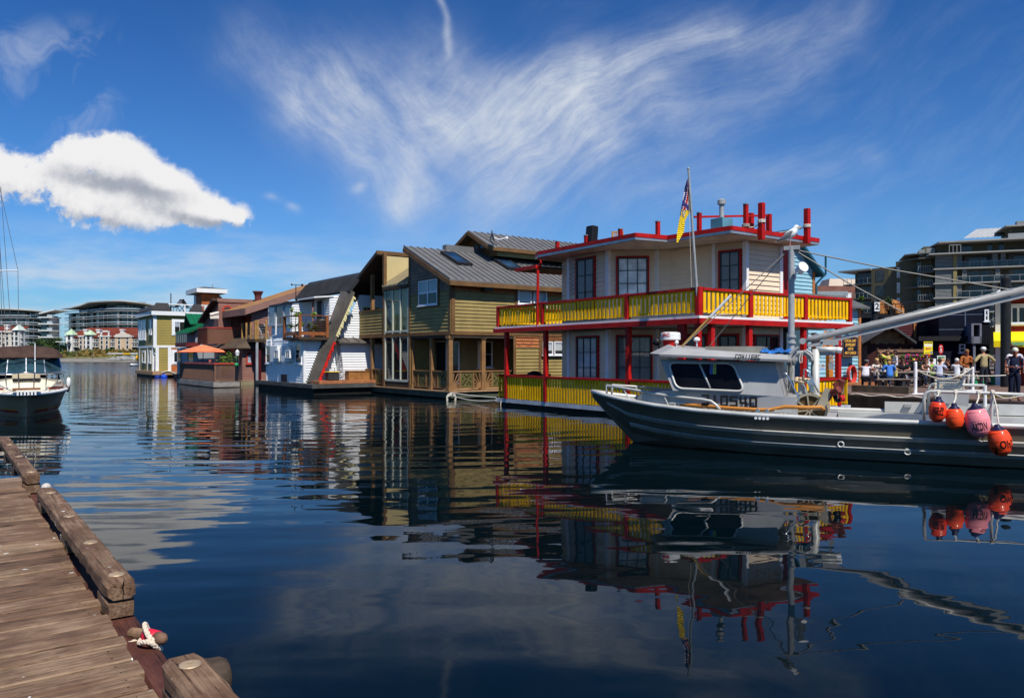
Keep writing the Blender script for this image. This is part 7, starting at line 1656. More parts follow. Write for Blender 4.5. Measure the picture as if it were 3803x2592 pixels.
 for i,(lab,x,yt,yb_,wd,c,tx) in enumerate(bl):
  yy=yb-(.05 if i==3 else 0); t=PR(x,yt,yy); b=PR(x,yb_,yy); r=(PR(x+wd/2,yt,yy)-PR(x-wd/2,yt,yy)).length/2; h=(t.z-b.z)/2
  cz=(t.z+b.z)/2; lean=Vector((.12 if i!=1 else .02,0,1)).normalized()
  T=thing('buoy',lab,'buoy',F.world((t.x,yy,cz)),F.rz,'net buoys hung on the stern rail'); T.rotation_euler=(0,(-.16 if i>1 else .08 if i==0 else -.05),F.rz)
  prof=[(.02,-h)]+[(r*math.sqrt(max(0,1-(abs(k)**2.3))),h*k) for k in [-.94+.1*j for j in range(20) if -.94+.1*j<.93]]
  m=MB(); m.lathe(prof,(0,0,0),28); m.build('body',mat('buoy_%d'%i,c,.38 if i!=2 else .6,.12,5,coat=.2,dirt=.12 if i!=2 else .45,dirtc=tuple(k*.55 for k in c) if i!=2 else (.60,.30,.30)),T,smooth=True)
  m=MB();
  for k in (-.62,.1,.62): m.tube([(r*1.005*math.sqrt(1-abs(k)**2.3)*math.cos(a_),r*1.005*math.sqrt(1-abs(k)**2.3)*math.sin(a_),h*k) for a_ in [q*.2618 for q in range(24)]],.004,4,closed=True)
  m.build('seam',mat('buoy_seam_%d'%i,tuple(k*.6 for k in c),.5),T)
  m=MB(); zc=h*.80; m.lathe([(r*.66,zc-.005),(r*.60,zc+.012),(r*.30,zc+.055),(.05,zc+.085),(.03,zc+.105)],(0,0,0),20); m.build('collar',mat('buoy_navy',(.012,.012,.05),.45),T,smooth=True)
  if tx:
   for li,line in enumerate(tx.split('|')):
    z=(.28 if li==0 else -.12)*h if i==0 else ((-.18 if li==0 else -.6)*h if i==3 else -.28*h)
    tm=text_mesh(line,(.11 if i==0 else .19 if i==3 else .20)*1.0,None,(.07 if i==3 and li==0 else -.12 if i==3 else 0),z,0,T,mat('marker_black',(.015,.01,.01),.6),'marker_lettering',width=(r*1.2 if i!=3 else (r*1.05 if li==0 else r*.4)),depth=.002,bold=.004)
    for v in tm.data.vertices:
     k=min(.98,abs(v.co.z/h)); rr=r*math.sqrt(1-k**2.3)+.004; xx=max(-rr*.97,min(rr*.97,v.co.x)); an=math.asin(max(-1,min(1,xx/rr))); v.co.x=rr*math.sin(an); v.co.y=-rr*math.cos(an)
  rp=MB(); top=F.world((t.x-.02,yy,cz+h*.8+.09)); ra=PR(x+(10 if i!=3 else -70),716,-1.5); rw_=F.world((ra.x,-1.5,ra.z))
  rp.tube([top,top.lerp(rw_,.5)+Vector((.02,0,0)),rw_],.014,6)
  for k in range(3): rp.tube([(rw_.x+.045*math.cos(a_)*FB.ey.x+.02*k-.02,rw_.y+.045*math.cos(a_)*FB.ey.y,rw_.z+.045*math.sin(a_)) for a_ in [q*.8 for q in range(8)]],.012,5,closed=True)
  tag(rp.build('lashing',rope_white),['lashing that holds the leftmost scrawled buoy to the stern rail','lashing above the plain orange buoy on the stern rail','lashing above the big pink buoy on the stern rail','long lashing running down to the lowest orange buoy'][i],'rope','lashings of the net buoys')
 m=MB(); pts=[PR(x,y,-1.52) for x,y in ((2040,725),(2080,750),(2130,768),(2200,765),(2260,755),(2330,745))]; m.tube([F.world(p) for p in pts],.012,5); tag(m.build('rope',rope_white),'slack grey line tied along the stern rail at the right edge','rope')
 gp=F.world((mt.x-.03,0,mt.z+.03)); G=thing('seagull','white and grey gull standing on top of the fishing boat mast, facing right','gull',gp,F.rz+.15); G.scale=(.86,.86,.86)
 s=1.0; m=MB(); m.tube([(-.26,0,.15),(-.17,0,.19),(-.05,0,.26),(.06,0,.335),(.115,0,.40),(.135,0,.455),(.15,0,.485),(.185,0,.49),(.215,0,.485)],[.02,.055,.10,.11,.085,.058,.062,.052,.02],12); m.build('body',mat('gull_white',(.78,.78,.76),.7,.04),G,smooth=True)
 for sg in (-1,1):
  m=MB(); rings=[]
  for x,z,hh in ((.06,.36,.02),(.0,.31,.07),(-.1,.25,.07),(-.22,.185,.045),(-.33,.13,.01)): rings.append([(x,sg*.10*(1 if x>-.2 else .6),z+hh),(x,sg*.135*(1 if x>-.2 else .6),z),(x,sg*.105*(1 if x>-.2 else .6),z-hh)])
  loft(m,rings); m.cur=1; m.slab([(-.26,sg*.05,.17),(-.4,sg*.02,.10),(-.26,sg*.045,.145)],(0,sg*.008,0)); m.build('wing',[mat('gull_grey',(.13,.135,.15),.7,.08),black_plastic],G,smooth=True)
  m=MB(); m.tube([(.0,sg*.035,.2),(.005,sg*.035,.09),(.0,sg*.035,.01)],[.014,.009,.009],6); m.bar((.0,sg*.035,.005),(.055,sg*.05,.004),.04,.008); m.build('leg',mat('gull_pink',(.55,.25,.2),.6),G)
 m=MB(); m.bar((.205,0,.486),(.275,0,.474),.022,.026); m.build('beak',mat('beak_yellow',(.75,.45,.03),.5),G); m=MB(); m.ball((.185,-.045,.50),.009,6,4); m.ball((.185,.045,.50),.009,6,4); m.build('eyes',black_plastic,G)
 m=MB(); m.slab([(-.22,-.04,.165),(-.22,.04,.165),(-.36,.05,.10),(-.36,-.05,.10)],(0,0,.012)); m.build('tail',mat('gull_white'),G)
fishing_boat()
# ------------------------------------------------------------------ the wharf on the right and what stands on it
c3r = lambda x,y:(2980+.35413*x, 800+.35413*y)
c4r = lambda x,y:(3050+.19363*x, 1260+.19363*y)
WZ=.65
plank_mat=None
def wood_planks(name,c,c2,pitch,axis,rough=.75):
 if name in MATS: return MATS[name]
 m=bpy.data.materials.new(name); m.use_nodes=True; nt=m.node_tree; X.nt=nt; b=nt.nodes['Principled BSDF']
 tc=nt.nodes.new('ShaderNodeTexCoord'); sp=nt.nodes.new('ShaderNodeSeparateXYZ'); nt.links.new(tc.outputs['Object'],sp.inputs[0])
 x,y=X(sp.outputs[0]),X(sp.outputs[1]); a=x*axis[0]+y*axis[1]; l=y*axis[0]-x*axis[1]
 k=a/pitch; idx=X.m('FLOOR',k); fr=k-idx
 n=noise(vec(idx*3.7,l*.35,0),1.0,3); g=noise(vec(a*30,l*1.5,0),1.0,4)
 cc=mixc((n*.7+g*.5).ss(.35,.85),c,c2); gap=fr.ss(.0,.06)*fr.ss(1.0,.94)
 nt.links.new(mixc(gap,(.012,.01,.008),cc).s,b.inputs['Base Color']); b.inputs['Roughness'].default_value=rough
 bn=nt.nodes.new('ShaderNodeBump'); bn.inputs['Distance'].default_value=.01; nt.links.new((gap+g*.2).s,bn.inputs['Height']); nt.links.new(bn.outputs[0],b.inputs['Normal'])
 MATS[name]=m; return m
def right_side():
 E=YF.ex; Nn=YF.ey
 wm=wood_planks('wharf_planks',(.13,.075,.055),(.20,.125,.095),.18,(E.x,E.y))
 m=MB(); m.prism([(25.1,11.9),(12.75,29.65),(15.6,42),(12,80),(110,80),(110,11.9)],.40,WZ); tag(m.build('wharf',wm),kind='structure')
 m=MB(); m.prism([(12,80),(12,600),(420,600),(420,30),(110,30),(110,80)],.5,2.2); tag(m.build('quay',mat('quay_ground',(.16,.15,.14),.9)),kind='structure')
 dk=mat('tarred_timber',(.045,.033,.026),.8,.35,3,dirt=.3)
 m=MB(); a=Vector((12.72,29.62)); b=Vector((25.1,11.9)); d=(b-a).normalized(); n=Vector((d.y,-d.x))
 m.bar((a.x-.1*0+n.x*-.0-.1,a.y-.07,.38),(b.x-.1,b.y-.07,.38),.22,.46); m.build('x',dk) if False else None
 W=thing('wharf_edge','dark timber edge beam along the near side of the wharf behind the fishing boat','wharf edge',(a.x,a.y,0),0); L=(b-a).length
 m.v=[(x-a.x,y-a.y,z) for x,y,z in m.v]; m.build('edge_beam',dk,W)
 m=MB(); p=d*.4; q=d*2.6; m.bar((p.x+.25,p.y+.15,.86),(q.x+.25,q.y+.15,.86),.28,.26); m.build('bull_rail',mat('old_timber',(.12,.09,.065),.85,.3,3),W)
 m=MB(); m.bar((d.x*5+.3,d.y*5+.2,.80),(d.x*6.0+.3,d.y*6.0+.2,.80),.2,.16); m.build('kerb_block',mat('kerb_yellow',(.62,.38,.02),.6,.2,3,dirt=.4),W)
 m=MB(); c=a+d*3.5; random.seed(4)
 for k in range(6):
  r=.2+.03*(k%3); m.tube([(c.x+.25+r*math.cos(t)*.6,c.y+.1+r*math.cos(t)*.4,.68+.30*abs(math.sin(t*.5+k))) for t in [i*.52 for i in range(12)]],.03,6,closed=True)
 tag(m.build('coiled_rope',rope_white),'pale rope heaped over the wharf edge behind the net drum','rope')
 m=MB(); q=[a+d*(.5+i*.22) for i in range(14)]; m.tube([(p.x-.02,p.y,.635+.035*math.sin(i*1.3)) for i,p in enumerate(q)],.03,6); tag(m.build('mooring_rope',rope_white),'pale mooring rope lying along the wharf edge','rope')
 # --- light blue shop with the sign
 p0=P_Z(3190,1424,WZ); F=Frame((p0.x,p0.y),(.826,.563)); S=thing('shop','light blue clapboard shop with orange corner post behind the yellow railing house','house',(F.o.x,F.o.y,0),F.rz)
 bs=mat('blue_siding',(.27,.48,.56),.6,.08,1); oc=mat('orange_corner',(.42,.15,.05),.6,.2,3); tb=mat('teal_trim',(.02,.09,.13),.5,.15)
 FW=Wall(F,(-11,0),(0,0)); a0=FW.px(3000,1300)[0]
 UW=Wall(F,(-11,1.2),(0,1.2));
 m=MB(); siding(m,FW,rect(a0,11,WZ,4.6),.20,.026); siding(m,Wall(F,(0,0),(0,6)),rect(0,6,WZ,4.6),.2,.026)
 u1,zb=UW.px(3020,1130); e=UW.px(3024,1010); pk=UW.px(2920,865); ae=UW.px(2785,1010)[0]
 siding(m,UW,[(ae,4.4),(u1,4.4),(u1,e[1]),(pk[0],pk[1]),(ae,e[1])],.20,.026); m.build('wall',bs,S)
 m=MB(); FW.box(m,10.88,11.08,WZ,4.6,.0,.08); m.build('corner_post',oc,S); m=MB(); UW.box(m,u1-.12,u1+.06,4.4,e[1],.0,.08); m.build('corner_post',oc,S)
 m=MB(); o_=.45
 A=UW.p3(pk[0],pk[1]+.15); Bq=UW.p3(u1+.35,e[1]-.12); C=UW.p3(ae-.3,e[1]-.12)
 m.slab([(A[0],A[1]-o_,A[2]),(Bq[0],Bq[1]-o_,Bq[2]),(Bq[0],Bq[1]+6,Bq[2]),(A[0],A[1]+6,A[2])],(0,0,-.16)); m.slab([(A[0],A[1]-o_,A[2]),(C[0],C[1]-o_,C[2]),(C[0],C[1]+6,C[2]),(A[0],A[1]+6,A[2])],(0,0,-.16)); m.build('roof',tb,S)
 m=MB(); g=UW.px(3035,975); h=UW.px(3032,1020); m.tube([UW.p3(g[0],g[1]+.3,.5),UW.p3(g[0],h[1],.5),UW.p3(u1+.1,h[1]-.5,.12),UW.p3(u1+.1,4.4,.12)],.06,6); m.build('downpipe',tb,S)
 m=MB(); FW.box(m,11-.0,11.0,4.55,4.7,0,0.01); m=MB(); m.slab([(-6,-.4,4.6),(.4,-.4,4.6),(.4,1.15,5.3),(-6,1.15,5.3)],(0,0,.1)); m.build('skirt_roof',mat('grey_asphalt',(.10,.10,.10),.8),S)
 SW=Wall(F,(-11,-.35),(0,-.35)); a0,z1=SW.px(3127,1250); a1,z0=SW.px(3184,1324)
 G=thing('gift_shop_sign','dark blue hanging sign with gold lettering LOCAL ART JEWELERY GIFTS ART CARDS','sign',(F.o.x,F.o.y,0),F.rz)
 m=MB(); SW.box(m,a0,a1,z0,z1,0,.04); m.build('sign_board',mat('sign_navy',(.008,.011,.032),.5,.1),G)
 m=MB(); w=.035; SW.box(m,a0,a1,z1-w,z1,.041,.05); SW.box(m,a0,a1,z0,z0+w,.041,.05); SW.box(m,a1-w,a1,z0+w,z1-w,.041,.05); SW.box(m,a0,a0+w,z0+w,z1-w,.041,.05); m.build('sign_border',mat('border_gold',(.30,.14,.03),.5),G)
 gold=mat('letter_gold',(.78,.42,.06),.5,.1); hh=z1-z0
 for i,(t,wd) in enumerate((('LOCAL ART',.74),('JEWELERY',.66),('GIFTS',.36),('ART CARDS',.74))): text_mesh(t,hh*.185,SW,(a0+a1)/2,z1-hh*(.21+.205*i),.043,G,gold,'lettering',width=(a1-a0)*wd,bold=.006)
 p=P_Z(3164,1427,WZ); T=thing('hose_reel','red hose coiled in a ring on a stand by the blue shop wall','hose reel',(p.x,p.y,WZ),F.rz)
 m=MB();
 for k in range(4): m.tube([(.33*math.cos(t)*(1-.05*k),-.05+.05*k,.5+.45*math.sin(t)*(1-.04*k)) for t in [i*.35 for i in range(18)]],.045,6,closed=True)
 m.build('hose',mat('hose_coral',(.62,.06,.045),.5,.15),T); m=MB(); m.bar((-.3,.1,0),(-.05,.1,1.1),.05,.05); m.bar((.3,.1,0),(.05,.1,1.1),.05,.05); m.bar((-.3,.1,.5),(.3,.1,.5),.05,.05); m.build('stand',black_plastic,T)
 m=MB(); p=P_Z(3150,1432,WZ)
 for k in range(4): m.bar((p.x-.6,p.y-.5+.25*k,WZ+.05+.03*k),(p.x+1.6,p.y-.8+.28*k,WZ+.05+.03*k),.16,.05)
 tag(m.build('plank_stack',mat('orange_plank')),'stack of orange brown planks lying on the wharf by the hose reel','planks')
 # --- piles
 def pile(label,u,vt,Y,r,sign=None):
  x=(u-CU)/FPX*Y; zt=CAMH+(HV-vt)/FPX*Y; T=thing('mooring_pile',label,'pile',(x,Y,0),0,'black steel piles along the wharf'); pm=mat('pile_black',(.018,.020,.021),.45,.25,2,dirt=.2)
  m=MB(); m.lathe([(r,-1),(r,zt-.35)],(0,0,0),18); m.build('pipe',pm,T,smooth=False); m=MB(); m.lathe([(r*1.04,zt-.35),(r*1.04,zt-.2),(r*.15,zt)],(0,0,0),18); m.build('cap',pm,T)
  return T,x,Y
 T,x,Y=pile('black steel pile carrying the white number 2 board',3248,1110,45,.19)
 Fz=Frame((x,Y),(1,0)); SW=Wall(Fz,(-2,-.24),(2,-.24)); a0,z1=SW.px(3247,1123); a1,z0=SW.px(3266,1156)
 G=thing('number_board','white board with black number 2 on the steel pile','sign',(x,Y,0),0); m=MB(); SW.box(m,a0,a1,z0,z1,0,.03); m.build('sign_board',white_paint,G); text_mesh('2',(z1-z0)*.98,SW,(a0+a1)/2,(z0+z1)/2,.033,G,mat('sign_black'),'lettering',bold=.012)
 T,x,Y=pile('thickest black steel pile with conical cap in front of the red house at right',3735,1018,36,.215)
 pile('short black steel post behind the yellow sign, below the dark red house',3500,1262,50,.10)
 # --- dark roofed houses behind the tables
 Fh=Frame((0,0),(.93,-.36))
 def H(name,label,u,vb,Y,cat='house'):
  x=(u-CU)/FPX*Y; F=Frame((x,Y),(.965,-.26)); T=thing(name,label,cat,(x,Y,0),F.rz); return F,T
 navy=mat('navy_panel',(.006,.008,.017),.6,.12,.6,spec=.08); maroon=mat('maroon_clapboard',(.075,.010,.014),.6,.12); seam=mat('panel_seam',(.10,.13,.19),.5)
 F,T=H('navy_house','navy blue panelled house with white framed windows and outside stair',3405,1400,46)
 FW=Wall(F,(0,0),(7,0)); R_=lambda x,y: FW.px(*c3r(x,y))
 aL=R_(1432,1200)[0]; aR=R_(1962,1200)[0]; zt=R_(1500,955)[1]
 m=MB(); FW.box(m,R_(1200,1400)[0],aR,WZ-.3,R_(1400,1290)[1],-5,0); FW.box(m,aL,aR,R_(1400,1290)[1],zt,-5,0); m.build('wall',navy,T)
 for (x0,x1,y) in ((1432,1705,1046),(1710,1960,1040),(1432,1705,1198)):
  m=MB(); a,z=R_(x0,y); b,_=R_(x1,y); FW.box(m,a,b,z-.02,z+.02,0,.02); m.build('panel_joint',seam,T)
 m=MB(); a,z=R_(1707,1000); FW.box(m,a-.025,a+.025,WZ,zt,.0,.025); m.build('panel_joint',seam,T)
 m=MB(); a,z=R_(1205,1270); b,z2=R_(1715,1315); FW.box(m,a,b,z2,z,0,.35); m.build('balcony_beam',mat('charcoal_beam',(.02,.019,.021),.6),T)
 def wr(x0,y0,x1,y1,**k): u0,v0=c3r(x0,y0); u1,v1=c3r(x1,y1); return win_px(FW,T,u0,v0,u1,v1,k.pop('fr',vinyl_white),k.pop('pane',glass_dark),**k)
 wr(1905,988,1950,1110,ny=2,mw=.06); wr(1640,1350,1704,1440,ny=2,mw=.06)
 m=MB(); a,z1=R_(1716,1155); b,z0=R_(1822,1345); FW.box(m,a,a+.12,z0,z1,0,1.0); FW.box(m,b-.1,b,z0,z1,0,1.0); FW.box(m,a,b,z1,z1+.08,0,1.0); FW.box(m,a,b,z0-.0,z0+.4,.9,1.0); pb=m.build('porch_box',mat('lilac_grey',(.17,.175,.22),.5,.1),T)
 m=MB(); FW.box(m,R_(1740,1350)[0],R_(1765,1350)[0],WZ,z0,.7,.9); m.build('porch_post',mat('lilac_grey'),T)
 m=MB(); a,z=R_(1830,1330);
 for k in range(9): FW.box(m,a+.02*k,a+1.55,z-.24*k,z-.24*k+.06,.1,.5)
 m.build('stair',mat('charcoal_beam'),T)
 m=MB(); a,z=R_(1825,1160); b,_=R_(1945,1160); FW.box(m,a,b,z-.05,z+.02,.6,.66); [FW.box(m,a+(b-a)*k/7-.02,a+(b-a)*k/7+.02,z-1.1,z,.61,.65) for k in range(8)]; m.build('stair_railing',black_plastic,T)
 F,T=H('maroon_house','dark maroon clapboard house with a glass balcony between the brown hut and navy house',3310,1400,49.5); FW=Wall(F,(0,0),(5,0)); R_=lambda x,y: FW.px(*c3r(x,y))
 m=MB(); a0=R_(930,1200)[0]; a1=R_(1430,1200)[0]; siding(m,FW,rect(a0,a1,WZ-.3,R_(1300,1050)[1]),.16,.022); m.build('wall',maroon,T)
 wr(1282,1060,1392,1150,nx=1); m=MB(); a,z1=R_(1200,1150); b,z0=R_(1405,1270); FW.box(m,a,b,z0-.08,z0,0,.9); FW.box(m,a,b,z1-.05,z1,.82,.9); [FW.box(m,a+(b-a)*k/4-.03,a+(b-a)*k/4+.03,z0,z1,.83,.89) for k in range(5)]; o=m.build('balcony',black_plastic,T); m=MB(); FW.quad(m,a,b,z0+.1,z1-.1,.86); m.build('pane',mat('planter_dark',(.02,.022,.02),.6),o)
 wr(1165,1105,1192,1290,fr=oc)
 p=FW.p3(R_(1330,1140)[0],R_(1330,1145)[1],.5); pl=thing('potted_shrub','green potted shrub on the maroon house balcony','plant',F.world(p),0); m=MB(); m.lathe([(.14,-.3),(.18,0),(.15,0)],(0,0,0),10); m.build('pot',black_plastic,pl); random.seed(31); leaves(pl,'foliage',(0,0,0),1.3,.45,150,.10,leaf_mid,'ball')
 z=R_(900,1045)[1]; a0=R_(545,1000)[0]; a1=R_(1280,1000)[0]
 RT=thing('roof_terrace_house','low dark house with railed roof terrace holding wicker chairs','house',(F.o.x,F.o.y,0),F.rz); FW2=Wall(F,(0,-.0),(5,-.0))
 m=MB(); FW.box(m,a0-3,a1-1.0,WZ-.3,z-.15,-6,-.6); m.build('wall',mat('dark_navy_wall',(.012,.014,.02),.6),RT); m=MB(); FW.box(m,a0-3,a1,z-.15,z+.05,-6,-.2); m.build('roof_edge',black_plastic,RT)
 m=MB(); zr=R_(900,925)[1]; FW.box(m,a0-1,a1,zr-.06,zr,-.35,-.3); FW.box(m,a0-1,a1,z+.5,z+.53,-.35,-.3); n=16
 for k in range(n+1): a=a0-1+(a1-a0+1)*k/n; FW.box(m,a-.02,a+.02,z,zr,-.34,-.31)
 m.build('terrace_railing',black_plastic,RT)
 wick=mat('wicker_orange',(.48,.20,.06),.7,.25,8)
 for i,(x,lab) in enumerate(((875,'orange wicker tub chair at the left of the roof terrace'),(1050,'orange wicker tub chair at the right of the roof terrace'))):
  p=FW.p3(R_(x,1040)[0],z+.05,-1.2); ch=thing('wicker_chair',lab,'chair',F.world(p),F.rz+(.5 if i else -.6))
  m=MB();
  for k in range(9):
   t0,t1=math.pi*(.0+k/9),math.pi*(.0+(k+1)/9); m.slab([(.36*math.cos(t0),.36*math.sin(t0),.1),(.36*math.cos(t1),.36*math.sin(t1),.1),(.42*math.cos(t1),.42*math.sin(t1),.55+.5*math.sin((t0+t1)/2)),(.42*math.cos(t0),.42*math.sin(t0),.55+.5*math.sin((t0+t1)/2))],(0,.03,0))
  m.build('back_shell',wick,ch); m=MB(); m.lathe([(.3,.0),(.36,.1),(.36,.42),(.3,.45)],(0,0,0),14); m.build('seat_base',wick,ch)
 for i,(x,lab) in enumerate(((650,'pale green potted shrub at the left of the roof terrace'),(960,'dark table plant between the wicker chairs on the roof terrace'))):
  p=FW.p3(R_(x,1040)[0],z+.05,-1.0); pl=thing('potted_shrub',lab,'plant',F.world(p),0); m=MB(); m.lathe([(.16,0),(.2,.35),(.16,.35)],(0,0,0),10); m.build('pot',black_plastic,pl); random.seed(40+i); leaves(pl,'foliage',(0,0,.3),.9,.4,110,.1,leaf_bright if i==0 else leaf_dark,'ball')
 F,T=H('hut','brown shingled hut with wide dark gable roof behind the picnic tables',3200,1400,43); FW=Wall(F,(0,0),(6,0)); R_=lambda x,y: FW.px(*c3r(x,y))
 pk=R_(905,1165); l=R_(600,1325); r=R_(1165,1325)
 m=MB(); m.poly([FW.p3(l[0]+.4,WZ-.2),FW.p3(r[0]-.3,WZ-.2),FW.p3(r[0]-.3,r[1]),FW.p3(pk[0],pk[1]-.15),FW.p3(l[0]+.4,l[1])]); FW.box(m,l[0]+.4,r[0]-.3,WZ-.2,r[1],-4,-.01); m.build('wall',mat('dark_maroon_wall',(.05,.016,.014),.7),T)
 shk=mat('rough_shake',(.24,.135,.065),.8,.25,3); m=MB(); zz=R_(900,1345)[1]
 for k in range(5):
  z0=zz+.30*k; sp_=clip_span([(l[0]+.5,l[1]),(r[0]-.4,r[1]),(pk[0],pk[1]-.3)],max(z0,l[1]+.02))
  if sp_:
   pts=[FW.p3(sp_[0]+(sp_[1]-sp_[0])*i/14,z0+.04*math.sin(i*1.7+k)+.02*math.cos(i*3.1),.06) for i in range(15)]; top=[FW.p3(sp_[0]+(sp_[1]-sp_[0])*i/14,z0+.36,.02) for i in range(15)]
   for i in range(14): m.poly([pts[i],pts[i+1],top[i+1],top[i]])
 m.build('gable_shakes',shk,T)
 m=MB()
 for (p,q) in ((pk,l),(pk,r)): m.slab([FW.p3(p[0],p[1]+.1,.7),FW.p3(q[0],q[1],.7),FW.p3(q[0],q[1],-4),FW.p3(p[0],p[1]+.1,-4)],(0,0,-.14))
 m.build('roof',mat('grey_shake_roof',(.075,.075,.08),.85,.3,5),T)
 Fq=Frame(((3240-CU)/FPX*41,41),(.965,-.26)); FWq=Wall(Fq,(-2,0),(6,0)); Rq=lambda x,y: FWq.px(*c4r(x,y))
 Fe=thing('slat_fence','low horizontal board fence behind the flower boxes','fence',(Fq.o.x,Fq.o.y,0),Fq.rz); m=MB(); a0=Rq(1085,300)[0]; a1=Rq(1960,300)[0]
 zt=Rq(1500,180)[1]
 for k in range(5): FWq.box(m,a0,a1,zt-.20-.26*k,zt-.26*k-.04,0,.03)
 m.build('boards',mat('fence_brown',(.23,.13,.08),.8,.25,3),Fe); m=MB(); [FWq.box(m,a0+(a1-a0)*k/4-.05,a0+(a1-a0)*k/4+.05,WZ,zt+.05,-.1,-.01) for k in range(5)]; m.build('fence_posts',mat('fence_dark',(.05,.03,.02),.8),Fe)
 random.seed(77)
 for i,(x0,x1,lab) in enumerate(((1085,1200,'flower box of pink and yellow blooms left of the woman in yellow'),(1480,1700,'flower box of pink and purple blooms behind the man in black'),(1700,1880,'flower box of magenta and yellow blooms behind the white post'),(1880,2030,'flower box of red and purple blooms below the yellow sign'))):
  b0,z=Rq(x0,410); b1,_=Rq(x1,410); T=thing('flower_box',lab,'flower box',Fq.world(FWq.p3((b0+b1)/2,WZ,.5)),Fq.rz); w=(b1-b0)/2
  m=MB(); m.box(-w,w,-.2,.2,0,z-WZ-.05); m.build('planter',mat('planter_dark'),T)
  m=MB()
  for k in range(170):
   p=Vector((random.uniform(-w,w),random.uniform(-.28,.25),z-WZ+random.uniform(-.12,.42)-.1)); s=random.uniform(.04,.085); u_=Vector((random.gauss(0,.6),random.gauss(-.6,.6),random.gauss(.6,.5))).normalized(); q=u_.orthogonal().normalized(); v_=u_.cross(q)
   t=random.random(); m.cur=0 if t<.42 else (1 if t<(.75 if i%3 else .8) else 2 if t<.88 else 3)
   m.poly([p-q*s,p+v_*s,p+q*s,p-v_*s])
  m.build('flowers',[leaf_mid,petal_pink if i!=3 else petal_red,petal_purple,petal_yellow],T)
 # --- signs
 def board(name,label,x0,y0,x1,y1,Y,post_to=None):
  u0,v0=c4r(x0,y0); u1,v1=c4r(x1,y1); a=P_Y(u0,v0,Y); b=P_Y(u1,v1,Y); T=thing(name,label,'sign',(a.x,Y,WZ),0); return T,b.x-a.x,a.z-WZ,b.z-WZ
 T,w,z1,z0=board('tour_sign','yellow tour sign with a red arrow on a slim post behind the picnic tables',1963,45,2130,285,39)
 Fi=Frame((0,0),(1,0)); SW=Wall(Fi,(0,0),(1,0)); h=z1-z0
 m=MB(); SW.box(m,0,w,z0,z1,0,.03); m.build('sign_board',mat('sign_yellow',(.85,.66,.02),.5,.05),T)
 m=MB(); SW.box(m,w*.03,w*.97,z1-h*.40,z1-h*.20,.031,.034); m.build('white_panel',mat('sign_cream',(.80,.78,.60),.5,.05),T)
 sb=mat('sign_ink',(.04,.05,.07),.5); sr=mat('sign_red',(.60,.03,.015),.5)
 text_mesh('WHALE WATCHING',h*.10,SW,w/2,z1-h*.10,.032,T,sb,'lettering',width=w*.9,bold=.004)
 m=MB(); zz=z0+h*.44; m.slab([SW.p3(w*.2,zz,.033),SW.p3(w*.36,zz-h*.11,.033),SW.p3(w*.36,zz-h*.05,.033),SW.p3(w*.82,zz-h*.05,.033),SW.p3(w*.82,zz+h*.05,.033),SW.p3(w*.36,zz+h*.05,.033),SW.p3(w*.36,zz+h*.11,.033)],(0,-.004,0)); m.build('arrow',sr,T)
 text_mesh('BEST PRICE',h*.055,SW,w*.58,zz,.039,T,mat('sign_cream'),'lettering',width=w*.44)
 random.seed(8); m=MB(); [m.slab([SW.p3(w*(.12+.07*k),z0+h*.07,.032),SW.p3(w*(.18+.07*k),z0+h*.07,.032),SW.p3(w*(.15+.07*k),z0+h*(.13+.05*random.random()),.032)],(0,-.003,0)) for k in range(8)]; m.build('picture_band',sb,T)
 m=MB(); SW.box(m,w*.75,w*.95,z0+h*.06,z0+h*.22,.032,.035); m.build('blue_emblem',mat('sign_blue2',(.04,.2,.5),.5),T); m=MB(); m.tube([(w*.5,.05,0),(w*.5,.05,z1)],.025,8); m.build('post',galv,T)
 T,w,z1,z0=board('ferry_stop_sign','red octagonal FERRY STOP sign on a post beside the navy house',2247,98,2335,285,41)
 c=w/2; cz=(z0+z1)/2; rz=(z1-z0)/2; rx=w*.5; m=MB(); m.slab([SW.p3(c+rx*math.cos(t)*1.08,cz+rz*math.sin(t)*1.08,0) for t in [math.pi/8+i*math.pi/4 for i in range(8)]],(0,-.03,0)); m.build('sign_board',mat('ferry_red',(.55,.015,.02),.45,.05),T)
 sw=mat('sign_white',(.8,.8,.78),.5,.03); text_mesh('FERRY',rz*.42,SW,c,cz+rz*.48,.033,T,sw,'lettering',width=rx*1.15,bold=.004); text_mesh('STOP',rz*.42,SW,c,cz-rz*.52,.033,T,sw,'lettering',width=rx*1.05,bold=.004)
 m=MB(); m.slab([SW.p3(c-rx*.5,cz-rz*.02,.033),SW.p3(c-rx*.38,cz-rz*.16,.033),SW.p3(c+rx*.38,cz-rz*.16,.033),SW.p3(c+rx*.5,cz-rz*.02,.033),SW.p3(c+rx*.3,cz-rz*.02,.033),SW.p3(c+rx*.25,cz+rz*.16,.033),SW.p3(c-rx*.25,cz+rz*.16,.033),SW.p3(c-rx*.3,cz-rz*.02,.033)],(0,-.003,0)); m.build('boat_symbol',sw,T)
 m=MB(); m.tube([(c,.05,0),(c,.05,z1)],.03,8); m.build('post',galv,T)
 hz=z0-.08; m=MB(); SW.box(m,-.08,w+.12,hz-.62,hz,.0,.03); bd=m.build('timetable_board',sw,T); m=MB(); SW.box(m,-.04,w+.08,hz-.14,hz-.05,.031,.035); m.build('green_band',mat('band_green',(.05,.22,.08),.5),bd); m=MB(); SW.box(m,-.04,w+.08,hz-.30,hz-.17,.031,.035); m.build('orange_band',mat('band_orange',(.6,.25,.08),.5),bd)
 T,w,z1,z0=board('menu_board','plain white board standing behind the seated couple','board',37) if False else (None,0,0,0)
